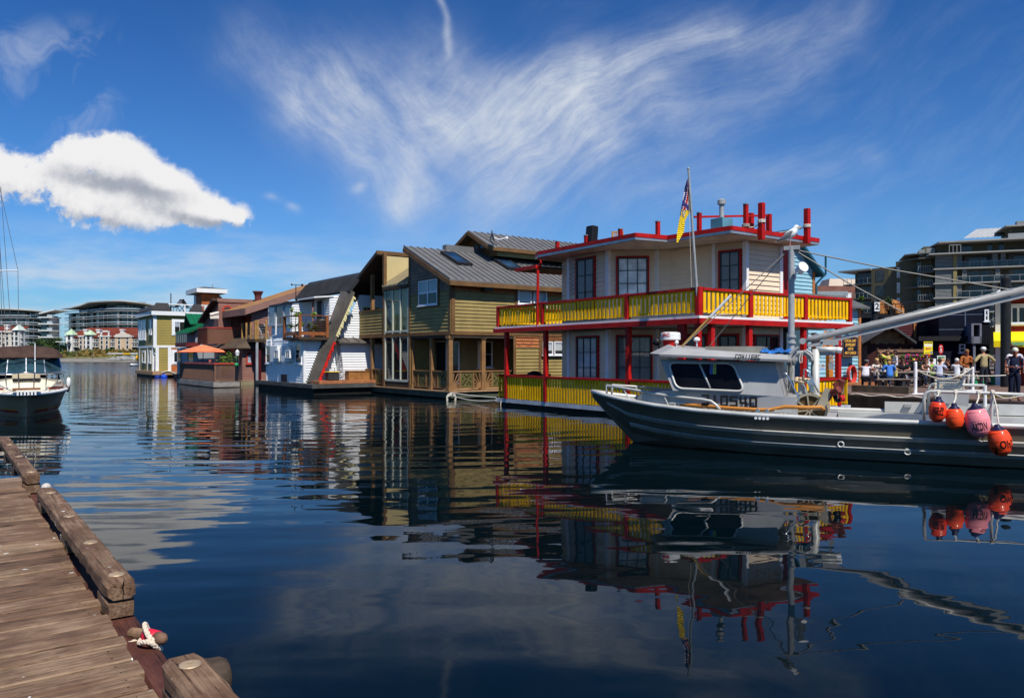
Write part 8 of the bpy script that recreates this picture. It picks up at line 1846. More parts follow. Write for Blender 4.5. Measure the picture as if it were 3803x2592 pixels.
 a=P_Y(3449,1332,37.5); b=P_Y(3476,1352,37.5); m=MB(); m.box(0,b.x-a.x,0,.03,b.z-WZ-.3,a.z-WZ); m.box(.1,.14,.031,.06,0,b.z-WZ); o=m.build('menu_board',sw); o.location=(a.x,37.5,WZ); tag(o,'plain white menu board on legs behind the seated people','board')
 # --- white posts with ropes
 wp=mat('bollard_white',(.80,.80,.80),.45,.05)
 def bollard(label,ub,vb,vt,w):
  p=P_Z(ub,vb,WZ); zt=CAMH+(HV-vt)/FPX*p.y; T=thing('rope_post',label,'post',(p.x,p.y,WZ),0,'white rope posts on the wharf'); r=w/2/FPX*p.y
  m=MB(); m.lathe([(r,0),(r,zt-WZ-.05),(r*.7,zt-WZ)],(0,0,0),14); m.build('tube',wp,T,smooth=False); m=MB(); m.box(-.42,.42,-.3,.3,0,.02); m.build('base_plate',wp,T); m=MB(); m.lathe([(r*1.15,0),(r*1.15,.32)],(0,0,zt-WZ-.62),14); m.build('sleeve',wp,T); return Vector((p.x,p.y,zt-.28))
 k1=bollard('white rope post in front of the first picnic table',3400,1463,1343,11); k2=bollard('white rope post beside the man in the tan sweater',3613,1450,1362,9)
 for lab,q,sg,z_ in (('white rope sagging between the two white posts',k2+Vector((0,0,.25)),.42,0),('lower white rope running from the near white post to the right',P_Y(3735,1389,30.5),.1,-.05)):
  m=MB(); m.tube([k1.lerp(q,i/14)+Vector((0,0,-sg*4*(i/14)*(1-i/14)+z_)) for i in range(15)],.022,6); tag(m.build('barrier_rope',rope_white),lab,'rope')
 # --- picnic tables
 tw=mat('picnic_wood',(.24,.19,.165),.75,.25,3)
 def picnic(label,u,v_top,wpx,Y,rz=0.0):
  p=P_Y(u,v_top,Y); w=wpx/FPX*Y; T=thing('picnic_table',label,'picnic table',(p.x,Y,WZ),rz,'picnic tables on the wharf'); h=.75
  m=MB(); [m.box(-w/2,w/2,-.36+.148*k,-.36+.148*k+.135,h-.045,h) for k in range(5)]; m.build('tabletop',tw,T)
  for s in (-1,1): m=MB(); m.box(-w/2,w/2,s*.68-.14,s*.68+.14,.41,.45); m.build('bench',tw,T)
  for s in (-1,1):
   x=s*(w/2-.28); m=MB(); m.bar((x,-.62,0),(x,-.2,h-.05),.09,.05,up=(1,0,0)); m.bar((x,.62,0),(x,.2,h-.05),.09,.05,up=(1,0,0)); m.box(x-.045,x+.045,-.8,.8,.33,.405); m.build('leg_frame',tw,T)
  return T
 picnic('picnic table shared by the woman in blue hoodie and man in black',3300,1381,150,34.6); picnic('second picnic table, between the white post and the man in pale shirt',3412,1379,100,36.2); picnic('third picnic table with the woman in black and white haired man',3560,1378,150,35.6); picnic('picnic table at right behind the man in tan sweater',3690,1368,90,41)
 for i,(u,v,Y,c,lab) in enumerate(((3626,1404,36.5,(.02,.32,.13),'bright green tub under the benches by the white trousered man'),(3707,1398,39,(.02,.30,.12),'bright green tub beside the maroon shirted visitor'))):
  p=P_Y(u,v,Y); T=thing('tub',lab,'tub',(p.x,Y,WZ),.2); m=MB(); m.hexa([(-.24,-.18,0),(.24,-.18,0),(.24,.18,0),(-.24,.18,0)],[(-.3,-.23,.42),(.3,-.23,.42),(.3,.23,.42),(-.3,.23,.42)]); m.build('tub_body',mat('tub_green%d'%i,c,.5,.1),T); m=MB(); m.box(-.32,.32,-.25,.25,.39,.44); m.build('tub_rim',mat('tub_green%d'%i,c,.5,.1),T)
 m=MB(); p=P_Y(3262,1425,34.9); m.box(0,.32,0,.3,0,.34); bx=m.build('cardboard_box',mat('cardboard',(.34,.20,.09),.8,.15)); bx.location=(p.x,34.7,WZ); tag(bx,'small brown box under the first picnic table','box')
 p=P_Z(3340,1440,WZ); T=thing('backpack','black backpack standing on the wharf beside the first picnic table','bag',(p.x,p.y,WZ),.1); m=MB(); m.box(-.22,.22,-.14,.14,0,.52); m.build('bag_body',black_plastic,T,bevel=.07); m=MB(); m.box(-.17,.17,-.2,-.141,.05,.28); m.build('front_pocket',mat('bag_grey',(.03,.03,.033),.7),T,bevel=.03)
 # --- red house with yellow awning at the right edge
 x=(3690-CU)/FPX*38.5; F=Frame((x,38.5),(.85,-.527)); T=thing('red_house','brick red clapboard house with white trimmed window and yellow awning','house',(x,38.5,0),F.rz); FW=Wall(F,(0,0),(7,0)); R_=lambda x,y: FW.px(*c3r(x,y))
 a0=R_(2028,1000)[0]; rs=mat('barn_red_siding',(.27,.030,.018),.6,.12); m=MB(); zt=R_(2200,870)[1]; siding(m,FW,rect(a0,7,WZ,zt),.19,.026); siding(m,Wall(F,(a0,4),(a0,0)),rect(0,4,WZ,zt),.19,.026); m.build('wall',rs,T)
 m=MB(); FW.box(m,a0-.02,a0+.2,WZ,zt,.0,.06); m.build('corner_board',white_paint,T); m=MB(); m.hexa([(a0-.4,-.6,zt),(7.2,-.6,zt),(7.2,4.4,zt),(a0-.4,4.4,zt)],[(a0+.2,.1,zt+.5),(7.2,.1,zt+.5),(7.2,4,zt+.5),(a0+.2,4,zt+.5)]); m.build('roof',mat('pale_roof',(.48,.48,.50),.6),T)
 a,z1=R_(2185,957); b,z0=R_(2420,1132); window(FW,T,a,b,z0,z1,vinyl_white,glass_dark,nx=3,ny=1,trim=white_paint,tw=.12,mw=.09)
 a,z1=R_(2010,1225); _,z0=R_(2010,1345); m=MB(); zz1=R_(2200,1228)[1]; zz0=R_(2200,1325)[1]
 m.slab([FW.p3(a0-.1,zz1,.05),FW.p3(7,zz1,.05),FW.p3(7,zz0,1.5),FW.p3(a0-.1,zz0,1.5)],(0,0,.03)); m.slab([FW.p3(a0-.1,zz0,1.5),FW.p3(7,zz0,1.5),FW.p3(7,zz0-.28,1.5),FW.p3(a0-.1,zz0-.28,1.5)],(0,.01,0)); m.build('awning',mat('awning_yellow',(.92,.70,.01),.6,.04),T)
 m=MB(); q=FW.px(3758,1283); FW.box(m,q[0]-.15,q[0]+.45,zz0-.2,zz0-.04,1.515,1.53); m.build('awning_label',mat('label_green',(.25,.5,.2),.5),T)
 p=P_Y(3752,1300,36.5); T=thing('hanging_basket','hanging basket of magenta and orange flowers beside the thick black pile','plant',(p.x-.12,36.5,p.z),0); random.seed(15); m=MB()
 for k in range(240):
  v=Vector((random.uniform(-.24,.24),random.uniform(-.22,.2),random.uniform(-.42,.30))); s=random.uniform(.04,.08); u_=Vector((random.gauss(0,1),random.gauss(-.5,1),random.gauss(.3,1))).normalized(); q=u_.orthogonal().normalized(); w_=u_.cross(q); m.cur=(1 if v.z<.08 else 2) if random.random()<.6 else 0; m.poly([v-q*s,v+w_*s,v+q*s,v-w_*s])
 m.build('bloom_mass',[leaf_mid,mat('petal_magenta',(.50,.02,.22),.6,.3,9),petal_red],T); m=MB(); m.lathe([(.05,-.3),(.2,-.1),(.24,0)],(0,0,0),12); m.build('basket',mat('basket_brown',(.08,.05,.03),.8),T); m=MB(); [m.tube([(.22*math.cos(t),.22*math.sin(t),0),(0,0,.8)],.008,4) for t in (0,2.1,4.2)]; m.build('chains',black_plastic,T)
 # --- apartment block behind
 om=mat('olive_render',(.105,.088,.055),.7,.1,.15); slabm=mat('apt_slab',(.30,.29,.26),.6,.08,.3); railg=mat('apt_rail',(.27,.28,.28),.4,.05); louv=mat('louvre_grey',(.22,.23,.22),.5,.1); agl=dark_glass('apt_glass',(.035,.035,.035),.07); cur=mat('apt_curtain',(.20,.19,.18),.8,.3,.6)
 Y=137; x=(3474-CU)/FPX*Y; F=Frame((x,Y),(.934,-.358)); T=thing('apartment_block','olive brown apartment block with long balconies, louvred screens and silver roof','apartment building',(x,Y,0),F.rz)
 FW=Wall(F,(0,0),(30,0)); R_=lambda x,y: FW.px(*c3r(x,y)); zf=[R_(1500,y)[1] for y in (860,715,570,402)]; fh=(zf[3]-zf[0])/3
 m=MB(); m.box(.1,30,2.6,16,2.2,zf[3]); m.box(.1,8.0,.25,2.5,2.2,zf[3]) if False else None; m.build('wall',om,T)
 levels=[zf[3]-fh*k for k in range(6)]
 for k,z in enumerate(levels):
  m=MB(); m.box(-.3 if k else -1.2,30,-.2 if k else -1.3,2.6,z-.22,z); m.build('floor_slab',slabm,T)
  if k:
   m=MB(); FWr=Wall(F,(0,-.1),(30,-.1)); a=R_(1625,500)[0]; FWr.box(m,a,30,z+1.0,z+1.08,-.06,0); n=14
   for i in range(n): xx=a+(30-a)*i/n; FWr.box(m,xx-.03,xx+.03,z,z+1.0,-.05,0)
   o=m.build('balcony_railing',railg,T); m=MB(); FWr.quad(m,a,30,z+.1,z+.95,-.03); m.build('pane',glass_mat('apt_rail_glass',(.45,.48,.48)),o)
   for (x0,x1) in (((1397,1578),(1625,1672),(1998,2050),(2085,2132)) if k%2 else ((1397,1578),(1680,1725),(2030,2076))):
    a_=R_(x0,500)[0]; b_=R_(x1,500)[0]; m=MB(); q=int(fh/.24)
    for i in range(q): FW.box(m,a_,b_,z+.08+i*.24,z+.08+i*.24+.15,-.35,-.25)
    FW.box(m,a_,a_+.08,z,z+fh-.23,-.36,-.22); FW.box(m,b_-.08,b_,z,z+fh-.23,-.36,-.22); m.build('louvre_screen',louv,T)
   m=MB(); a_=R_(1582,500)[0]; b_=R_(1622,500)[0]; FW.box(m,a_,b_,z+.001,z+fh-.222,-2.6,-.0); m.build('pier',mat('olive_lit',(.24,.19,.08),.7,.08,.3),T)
   for i,(x0,x1) in enumerate(((1680,1835),(1840,1990),(2150,2330),(2420,2600))):
    a_=R_(x0,500)[0]+.8; b_=R_(x1,500)[0]+.8; m=MB(); GW=Wall(F,(0,2.6),(30,2.6)); GW.box(m,a_,b_,z+.05,z+fh-.4,.0,.06); wdw=m.build('window',mat('apt_frame',(.25,.24,.22),.6),T); m=MB(); GW.quad(m,a_+.08,b_-.08,z+.12,z+fh-.48,.07); m.build('pane',agl,wdw); m=MB(); cw=(b_-a_)*.28; GW.quad(m,b_-cw,b_-.1,z+.12,z+fh-.48,.075) if i%2 else GW.quad(m,a_+.1,a_+cw,z+.12,z+fh-.48,.075); m.build('curtain',cur,wdw)
 z=levels[0]; zr=R_(1700,268)[1]; m=MB(); m.box(R_(1440,300)[0],30,3.0,15,z,zr-.2); m.build('penthouse_wall',om,T); m=MB(); m.prism([(R_(1430,300)[0],-.2),(34,-1.5),(34,15),(-1,15)],zr-.2,zr+.05); m.build('penthouse_roof',slabm,T)
 m=MB(); FW.box(m,R_(1530,340)[0],R_(1650,340)[0],z+1.3,z+1.4,.9,1.0); [FW.box(m,R_(1530+40*i,340)[0]-.04,R_(1530+40*i,340)[0]+.04,z,z+1.3,.9,1.0) for i in range(4)]; m.build('terrace_railing',railg,T)
 PW=Wall(F,(0,3.0),(30,3.0));
 for (x0,x1) in ((1650,1780),(1940,1990),(2060,2110)): m=MB(); a_=PW.px(*c3r(x0,330))[0]; b_=PW.px(*c3r(x1,330))[0]; PW.box(m,a_,b_,z+.1,z+2.3,.0,.05); m.build('window',agl,T)
 B2=Wall(F,(0,9),(30,9)); q=lambda x,y:B2.px(*c3r(x,y)); a=q(1655,265); b=q(1850,128); c=q(2160,128); d=q(2170,265); ridge=Vector(B2.p3(*b));
 A=Vector(B2.p3(a[0],a[1],3)); Dv=Vector(B2.p3(d[0]+6,a[1],3)); Bv=Vector(B2.p3(b[0],b[1],-2)); Cv=Vector(B2.p3(c[0]+6,b[1],-2))
 m=MB(); m.poly([A,Dv,Cv,Bv]); m.poly([A,Bv,Vector(B2.p3(a[0],a[1],-7))]); seams(m,A+Vector((1.5,0,0)),Dv,Bv+Vector((1.5,0,0)),16,.1,.08); m.build('silver_roof',mat('silver_metal_roof',(.52,.52,.51),.4,.05,.3,metal=.3),T)
 m=MB(); TW=Wall(F,(0,1),(30,1)); q=lambda x,y:TW.px(*c3r(x,y)); a=q(2200,200); b=q(2245,75); TW.box(m,a[0],32,zr,q(2150,125)[1],-8,0); m.build('upper_penthouse',om,T); m=MB(); TW.box(m,q(2115,130)[0],33,q(2150,128)[1],q(2150,115)[1],-9,1.2); m.build('upper_roof',slabm,T); m=MB(); TW.box(m,q(2245,100)[0],32,q(2245,115)[1],q(2245,65)[1],-1,0.3); m.build('roof_screen',louv,T); m=MB(); TW.box(m,q(2145,220)[0],32,q(2145,260)[1],q(2145,200)[1],.8,.9); m.build('upper_railing',railg,T)
 for i,(xl,xr,yt,depth) in enumerate(((1085,1390,425,4.5),)):
  a_=R_(xl,500)[0]; zt=R_(1200,430)[1]
  m=MB(); m.box(a_+1.5,0,4.2,16,2.2,zt); m.build('bay_wall',om,T)
  for k in range(5):
   z=zt-.1-fh*k; m=MB(); m.prism([(a_+.2,4.0),(a_+2.2,1.3),(-.1,.9),(-.1,4.6),(a_+.2,4.6)],z-.22,z); m.build('floor_slab',mat('dark_slab',(.11,.105,.09),.6),T)
   if k: m=MB(); W5=Wall(F,(a_+2.2,1.4),(-.3,1.1)); W5.box(m,0,W5.L,z+1.0,z+1.06,-.05,0); [W5.box(m,W5.L*i_/6-.03,W5.L*i_/6+.03,z,z+1.0,-.05,0) for i_ in range(7)]; m.build('balcony_railing',railg,T); m=MB(); G5=Wall(F,(a_+1.5,4.2),(0,4.2)); G5.box(m,.8,G5.L-.5,z+.1,z+fh-.4,0,.05); wd=m.build('window',agl,T); m=MB(); G5.box(m,1.4,1.9,z+.12,z+fh-.45,.051,.06); m.build('curtain',mat('apt_curtain_pale',(.45,.45,.43),.8,.2),wd)
  m=MB(); z2=R_(1200,330)[1]; m.box(a_+3.5,R_(1430,300)[0]-.1,5,14,zt,z2+.6); m.build('upper_wall',om,T); m=MB(); m.prism([(R_(1105,380)[0],4.6),(R_(1180,380)[0]+.3,3.5),(R_(1400,380)[0],2.2),(R_(1400,380)[0],14),(R_(1105,380)[0],14)],R_(1150,385)[1],R_(1150,375)[1]); m.build('upper_roof',slabm,T)
  m=MB(); FW.box(m,R_(1255,380)[0],R_(1320,380)[0],R_(1255,400)[1],R_(1255,330)[1],-4.0,-3.9); m.build('roof_screen',louv,T); m=MB(); FW.box(m,R_(1330,380)[0],R_(1420,380)[0],R_(1330,400)[1],R_(1330,322)[1],-3.2,-3.1); m.build('roof_screen',louv,T)
 Y=155; x=(3128-CU)/FPX*Y; F=Frame((x,Y),(.62,-.785)); T2=thing('apartment_wing','dark apartment wing left of the main block, behind the teal gable','apartment building',(x,Y,0),F.rz); FW=Wall(F,(0,0),(20,0)); R_=lambda x,y: FW.px(*c3r(x,y))
 zt=R_(600,580)[1]; a0=R_(495,600)[0]; aM=R_(730,600)[0]; aE=R_(1100,600)[0]
 m=MB(); m.box(aM,aE,-.3,12,2.2,R_(800,555)[1]); m.box(a0,aM,2.2,12,2.2,zt-.3); m.build('wall',om,T2); m=MB(); m.prism([(R_(392,600)[0],-.6),(aM+.1,-.8),(aM+.1,12),(R_(392,600)[0],12)],zt-.1,zt+.2); m.build('roof',slabm,T2)
 a1=R_(1018,500)[0]; m=MB(); m.box(a1,R_(1400,500)[0],-1.5,12,2.2,R_(1050,490)[1]); m.build('stair_tower',om,T2)
 for k in range(4):
  z=zt-2.9*(k+1)+.3; m=MB(); m.box(a0-1.2,aM,-.3,2.2,z-.25,z); m.build('floor_slab',mat('dark_slab'),T2); m=MB(); FW.box(m,a0-1.2,aM,z+1,z+1.06,.2,.26); [FW.box(m,a0-1.2+(aM-a0+1.2)*i/7,a0-1.14+(aM-a0+1.2)*i/7,z,z+1,.2,.26) for i in range(8)]; m.build('balcony_railing',railg,T2)
  m=MB(); G=Wall(F,(a0,2.2),(aM,2.2)); G.box(m,.5,G.L-.6,z+.1,z+2.4,0,.05); m.build('window',agl,T2)
  m=MB(); a_=R_(780,600)[0]; G=Wall(F,(0,-.3),(20,-.3)); G.box(m,a_,a_+1.6,z+.2,z+2.2,0,.05); m.build('window',agl,T2)
  m=MB(); a_=R_(1030,600)[0]; G=Wall(F,(0,-1.5),(20,-1.5)); G.box(m,a_,a_+.6,z+.4,z+2.4,0,.05); m.build('window',mat('apt_curtain_pale'),T2)
 m=MB(); G=Wall(F,(0,-.3),(20,-.3)); a_=R_(912,600)[0]; b_=R_(945,600)[0]; m.poly([G.p3(a_,R_(912,560)[1],.03),G.p3(b_,R_(912,560)[1],.03),G.p3(a_,R_(912,660)[1],.03)]); m.build('sunlit_triangle',mat('olive_lit'),T2)  # triangle of sunlight on the wing wall, put in as lighter olive colour
 Y=240; x=(3025-CU)/FPX*Y; T3=thing('brick_block','distant brick apartment block with a pale mansard roof','apartment building',(x,Y,0),0); f=lambda x_,y_: P_Y(*c3r(x_,y_),Y)
 a=f(140,740); b=f(400,740); m=MB(); m.box(0,b.x-a.x+6,0,12,2.2,a.z); m.build('wall',mat('brick_far',(.20,.085,.06),.8,.2,.3),T3); m=MB(); m.box(-1,b.x-a.x+2,-1.5,0,f(0,850)[2],f(0,800)[2]); m.build('lower_roof',mat('pale_roof2',(.25,.28,.29),.6),T3)
 c_=f(300,735); d_=f(340,655); e_=f(480,650); m=MB(); m.hexa([(c_.x-a.x,1,c_.z-1),(e_.x-a.x+6,1,c_.z-1),(e_.x-a.x+6,11,c_.z-1),(c_.x-a.x,11,c_.z-1)],[(d_.x-a.x,3,d_.z),(e_.x-a.x+6,3,d_.z),(e_.x-a.x+6,9,d_.z),(d_.x-a.x,9,d_.z)]); m.build('mansard_roof',mat('mansard_beige',(.50,.40,.31),.7,.06,.2),T3)
 for i in range(4): m=MB(); m.box(1.5+4.2*i,3.3+4.2*i,-.06,0,a.z-4.4,a.z-2.2); m.build('window',white_paint,T3)
 for i in range(2): m=MB(); q=f(165+190*i,725); m.box(q.x-a.x-.6,q.x-a.x+.6,3,4,a.z-1,q.z+1.2); m.build('chimney',mat('brick_far'),T3)
right_side()
# ------------------------------------------------------------------ the near dock, bottom left
def near_dock():
 F=Frame((-1.65,3.57),(-.6,.8)); z=.5
 D=thing('wooden_dock','weathered plank dock with heavy timber bull rails in the lower left corner','dock',(F.o.x,F.o.y,0),F.rz)
 def old_wood(name,lo,mid,hi,grain,spots=True,dark=(.02,.013,.01)):
  m=bpy.data.materials.new(name); m.use_nodes=True; nt=m.node_tree; X.nt=nt; b=nt.nodes['Principled BSDF']
  tc=nt.nodes.new('ShaderNodeTexCoord'); sp=nt.nodes.new('ShaderNodeSeparateXYZ'); nt.links.new(tc.outputs['Object'],sp.inputs[0]); x,y,zz=(X(sp.outputs[i]) for i in range(3))
  at=nt.nodes.new('ShaderNodeAttribute'); at.attribute_name='tone'; tone=X(at.outputs['Fac'])
  if grain=='y': g1=noise(vec(x*62,y*3.4+tone*40,zz*10),1.0,7,.7); g2=noise(vec(x*17+tone*9,y*1.4,0),1.0,5,.62); big=noise(vec(x*2.3,y*1.7,tone*5),1.0,5,.65)
  else: g1=noise(vec(x*1.6+tone*40,y*46,zz*46),1.0,6,.65); g2=noise(vec(x*.7,y*13,zz*13),1.0,4,.6); big=noise(vec(x*2.0,y*3.0,zz*3),1.0,5,.65)
  f=(g1*.72+g2*.38+(tone-.5)*.24+(big-.5)*1.0+.0)
  c=mixc(f.ss(.28,.52),lo,mid); c=mixc(f.ss(.50,.80),c,hi)
  crack=g1.ss(.40,.30)*g2.ss(.60,.42); c=mixc(crack*.9,c,dark)
  if spots:
   sn=noise(vec(x*3.1,y*3.3,zz),1.0,2); s2=noise(vec(x*14,y*14,zz),1.0,2); c=mixc(s2.ss(.70,.73)*sn.ss(.45,.6),c,(.75,.74,.70))
   mo=noise(vec(x*1.3,y*1.1,3.0),1.0,6,.7); c=mixc(mo.ss(.55,.72)*.6,c,(.085,.07,.028))
  nt.links.new(c.s,b.inputs['Base Color']); b.inputs['Roughness'].default_value=.72; b.inputs['Specular IOR Level'].default_value=.35
  bn=nt.nodes.new('ShaderNodeBump'); bn.inputs['Distance'].default_value=.010; nt.links.new((g1*.7+g2*.6-crack*.8).s,bn.inputs['Height']); nt.links.new(bn.outputs[0],b.inputs['Normal'])
  return m
 pw=old_wood('plank_wood',(.036,.018,.010),(.130,.070,.037),(.29,.19,.115),'y'); rw=old_wood('rail_wood',(.040,.021,.012),(.125,.066,.034),(.26,.165,.10),'x'); bw=old_wood('beam_wood',(.020,.006,.004),(.075,.022,.014),(.14,.05,.032),'x',False)
 random.seed(21)
 m=MB(); tones=[]
 x=-3.6;
 while x<7.15:
  w=random.choice((.15,.19,.2,.21,.24)); y0=random.uniform(-.012,.02); dz=random.uniform(-.006,.006); tone=random.random()
  n0=len(m.f); N=14; sx=random.uniform(-.004,.004)
  ys=[y0+ (5.2-y0)*i/N for i in range(N+1)]
  prof=[]
  for i,yy in enumerate(ys):
   j=random.uniform(-.003,.003); t=z+dz+random.uniform(-.002,.002)
   prof.append([(x+.004+j,yy,z-.05),(x+.002+j,yy,t-.007),(x+.010+j,yy,t),(x+w*.5,yy,t+.002+random.uniform(-.001,.001)),(x+w-.012+j,yy,t),(x+w-.005+j,yy,t-.007),(x+w-.006+j,yy,z-.05)])
  loft(m,prof); m.poly(prof[0]); m.cur=1
  for yy in (.09,.62,1.3,2.1):
   for xx in (.28,.72): m.lathe([(.0065,0),(.0055,.0016)],(x+w*xx+random.uniform(-.01,.01),yy+random.uniform(-.012,.012),z+dz+.0008),7)
  m.cur=0; tones+= [tone]*(len(m.f)-n0); x+=w+random.uniform(.006,.018)
 o=m.build('decking',[pw,mat('nail_rust',(.035,.022,.016),.6,.3,30,metal=.4)],D); at=o.data.attributes.new('tone','FLOAT','FACE'); at.data.foreach_set('value',tones)
 m=MB(); m.box(-4,11,.3,5.2,-.2,z-.10); m.build('float_hull',black_float,D)
 def timber(name,x0,x1,y0,y1,z0,z1,mt,parent,ch=.018,n=26,jit=.004,seed=1):
  random.seed(seed); m=MB(); rings=[]
  for i in range(n+1):
   x=x0+(x1-x0)*i/n; j=lambda:random.uniform(-jit,jit); e=.012 if i in (0,n) else 0
   rings.append([(x,y0+ch+j()+e,z0+e),(x,y0+j()+e,z0+ch+e),(x,y0+j()+e,z1-ch-e),(x,y0+ch+j()+e,z1+j()*.5-e),(x,y1-ch+j()-e,z1+j()*.5-e),(x,y1+j()-e,z1-ch-e),(x,y1+j()-e,z0+ch+e),(x,y1-ch+j()-e,z0+e),(x,y0+ch+j()+e,z0+e)])
  loft(m,rings); m.poly(rings[0][:-1][::-1])
  o=m.build(name,mt,parent); at=o.data.attributes.new('tone','FLOAT','FACE'); at.data.foreach_set('value',[random.random()*.3+.35]*len(o.data.polygons)); return o
 timber('edge_beam',-4,7.3,-.185,-.012,.16,.435,bw,D,seed=2)
 zr0,zr1=.548,.675
 wm=mat('washer_pale',(.38,.28,.18),.55,.2,9,metal=.3,dirt=.4,dirtc=(.2,.10,.05));
 def rail(x0,x1,ws,seed,y0=-.185,y1=-.01):
  o=timber('bull_rail',x0,x1,y0,y1,zr0,zr1,rw,D,.026,40,.006,seed)
  for k,x in enumerate(ws):
   m=MB(); c=(x,(y0+y1)/2,zr1-.002); m.lathe([(.047,0),(.050,.004),(.046,.010),(.02,.012)],c,20); m.lathe([(.016,.011),(.016,.02),(.008,.022)],c,6); m.build('bolt_washer',wm,o,smooth=False)
  n=max(2,int((x1-x0)/1.15));
  for k in range(n):
   xb=x0+.005+(x1-x0-.42)*k/max(1,n-1); timber('spacer_block',xb,xb+.42,y0+.004,y1-.002,.437,zr0+.002,rw,D,.008,6,.002,seed+10+k)
 rail(1.5,5.9,(1.68,2.75,3.95,5.4),4); rail(7.0,12.5,(7.2,9.0,10.8),6,-.16,.02); rail(-4.2,.03,(-.14,-1.6),7,-.195,-.005)
 m=MB(); [m.box(1.489,1.4975,-.106+.003*math.sin(k*2.1),-.104+.003*math.sin(k*2.1)+.0007*k,zr0+.012+.019*k,zr0+.0315+.019*k) for k in range(6)]; m.build('end_split',mat('crack_dark',(.01,.007,.005),.9),D)
 timber('cross_timber',0,0,0,0,0,0,rw,D) if False else None
 m=MB(); m.box(7.18,7.42,.02,5.2,.42,.60); ct=m.build('cross_timber',old_wood('cross_wood',(.09,.055,.035),(.20,.13,.09),(.36,.27,.19),'y',False),D,bevel=.015); at=ct.data.attributes.new('tone','FLOAT','FACE'); at.data.foreach_set('value',[.6]*len(ct.data.polygons))
 m=MB(); m.box(7.45,12.5,.3,5,.1,.38); m.build('second_float_deck',mat('tarred_timber'),D)
 m=MB(); m.bar((6.2,-.1,.46),(6.55,-.16,.54),.07,.06); m.ball((6.58,-.17,.56),.055,10,6); mc=m.build('mooring_cleat',mat('cleat_white',(.55,.50,.44),.6,.2,8),D)
 P=thing('mooring_pin','red painted wooden mooring pin lying on the dock edge beam','mooring pin',F.world((.95,-.125,.47)),F.rz)
 A=Vector((.20,.03,-.02)); Bv=Vector((-.14,-.075,.02))
 m=MB(); m.tube([A,A.lerp(Bv,.45)],[.034,.036],14); m.build('wood_shank',rw_plain:=mat('pin_wood',(.24,.14,.08),.7,.3,12),P,smooth=False)
 m=MB(); m.tube([A.lerp(Bv,.45),A.lerp(Bv,.5),A.lerp(Bv,.78)],[.040,.044,.040],16); m.build('red_band',mat('pin_red',(.58,.02,.045),.45,.18,9),P,smooth=True)
 m=MB(); m.tube([A.lerp(Bv,.78),A.lerp(Bv,.92),Bv],[.036,.034,.018],14); m.build('tip',mat('pin_tip',(.20,.11,.07),.7,.3,12),P,smooth=True)
 m=MB()
 def strand(pts,r=.0135):
  for s in range(3):
   q=[]
   n=len(pts)
   for i,p in enumerate(pts):
    p=Vector(p); d=(Vector(pts[min(i+1,n-1)])-Vector(pts[max(i-1,0)])).normalized(); u=d.orthogonal().normalized(); w=d.cross(u); t=i*.95+s*2.094; q.append(p+(u*math.cos(t)+w*math.sin(t))*r*.55)
   m.tube(q,r*.62,6)
 def loop(c,rx,ry,tilt,ph,n=46,zo=0):
  return [(c[0]+rx*math.cos(t),c[1]+ry*math.sin(t)*math.cos(tilt),c[2]+zo+ry*math.sin(t)*math.sin(tilt)+.02*math.sin(2*t+ph)) for t in [i*2*math.pi/(n-1) for i in range(n)]]
 strand(loop((-.02,-.03,.01),.075,.066,1.05,0)); strand(loop((-.03,-.02,-.02),.08,.06,.45,2.2)); strand([(.10+.02*i*.1,.02+.012*i,-.045+.004*math.sin(i)) for i in range(12)])
 rp=m.build('mooring_rope',mat('rope_cream',(.62,.52,.40),.85,.18,30)); rp.location=P.location; rp.rotation_euler=P.rotation_euler; tag(rp,'cream twisted rope wound round the red mooring pin','rope')
 Lg=thing('log_fender','weathered round log jutting from under the dock into the water at bottom','log',F.world((.56,-.05,.30)),F.rz)
 m=MB(); m.tube([(0,.12,-.03),(0,-.10,-.012),(0,-.28,.0),(0,-.385,.0),(0,-.42,.0),(0,-.435,.0)],[.110,.114,.116,.112,.095,.055],24); lw=mat('log_wood',(.062,.043,.030),.65,.35,7,bump=.004,bscale=25,stretch=(1.6,.5,1.6),dirt=.3,dirtc=(.15,.045,.015)); m.build('trunk',lw,Lg,smooth=True)
 m=MB(); m.tube([(0,-.30,0),(0,-.32,0)],[.1175,.1175],24,caps=False); m.build('weather_ring',mat('log_wood_dark',(.06,.04,.028),.7,.3,9),Lg)
near_dock()
# ------------------------------------------------------------------ people
def skin_mesh(verts, edges, radii, roots, sub=2):
 me=bpy.data.meshes.new('body'); me.from_pydata([tuple(v) for v in verts],edges,[]); o=bpy.data.objects.new('body',me); col.objects.link(o)
 md=o.modifiers.new('skin','SKIN'); md.use_smooth_shade=True; md.branch_smoothing=.6
 lay=me.skin_vertices[0].data
 for i,r in enumerate(radii):
  lay[i].radius=(r,r) if not isinstance(r,tuple) else r
  lay[i].use_root=i in roots
 s=o.modifiers.new('sub','SUBSURF'); s.levels=sub; s.render_levels=sub
 dg=bpy.context.evaluated_depsgraph_get(); dg.update()
 out=bpy.data.meshes.new_from_object(o.evaluated_get(dg)); bpy.data.objects.remove(o); return out
class Sk:
 def __init__(s): s.v=[]; s.e=[]; s.r=[]; s.roots=[]
 def add(s,p,r,parent=None,root=False):
  s.v.append(Vector(p)); s.r.append(r); i=len(s.v)-1
  if parent is not None: s.e.append((parent,i))
  if root: s.roots.append(i)
  return i
 def mesh(s,sub=2): return skin_mesh(s.v,s.e,s.r,s.roots,sub)
def cloth(name,me,m,parent):
 me.materials.clear(); me.materials.append(m); me.name=name
 for p in me.polygons: p.use_smooth=True
 o=bpy.data.objects.new(name,me); col.objects.link(o); o.parent=parent; return o
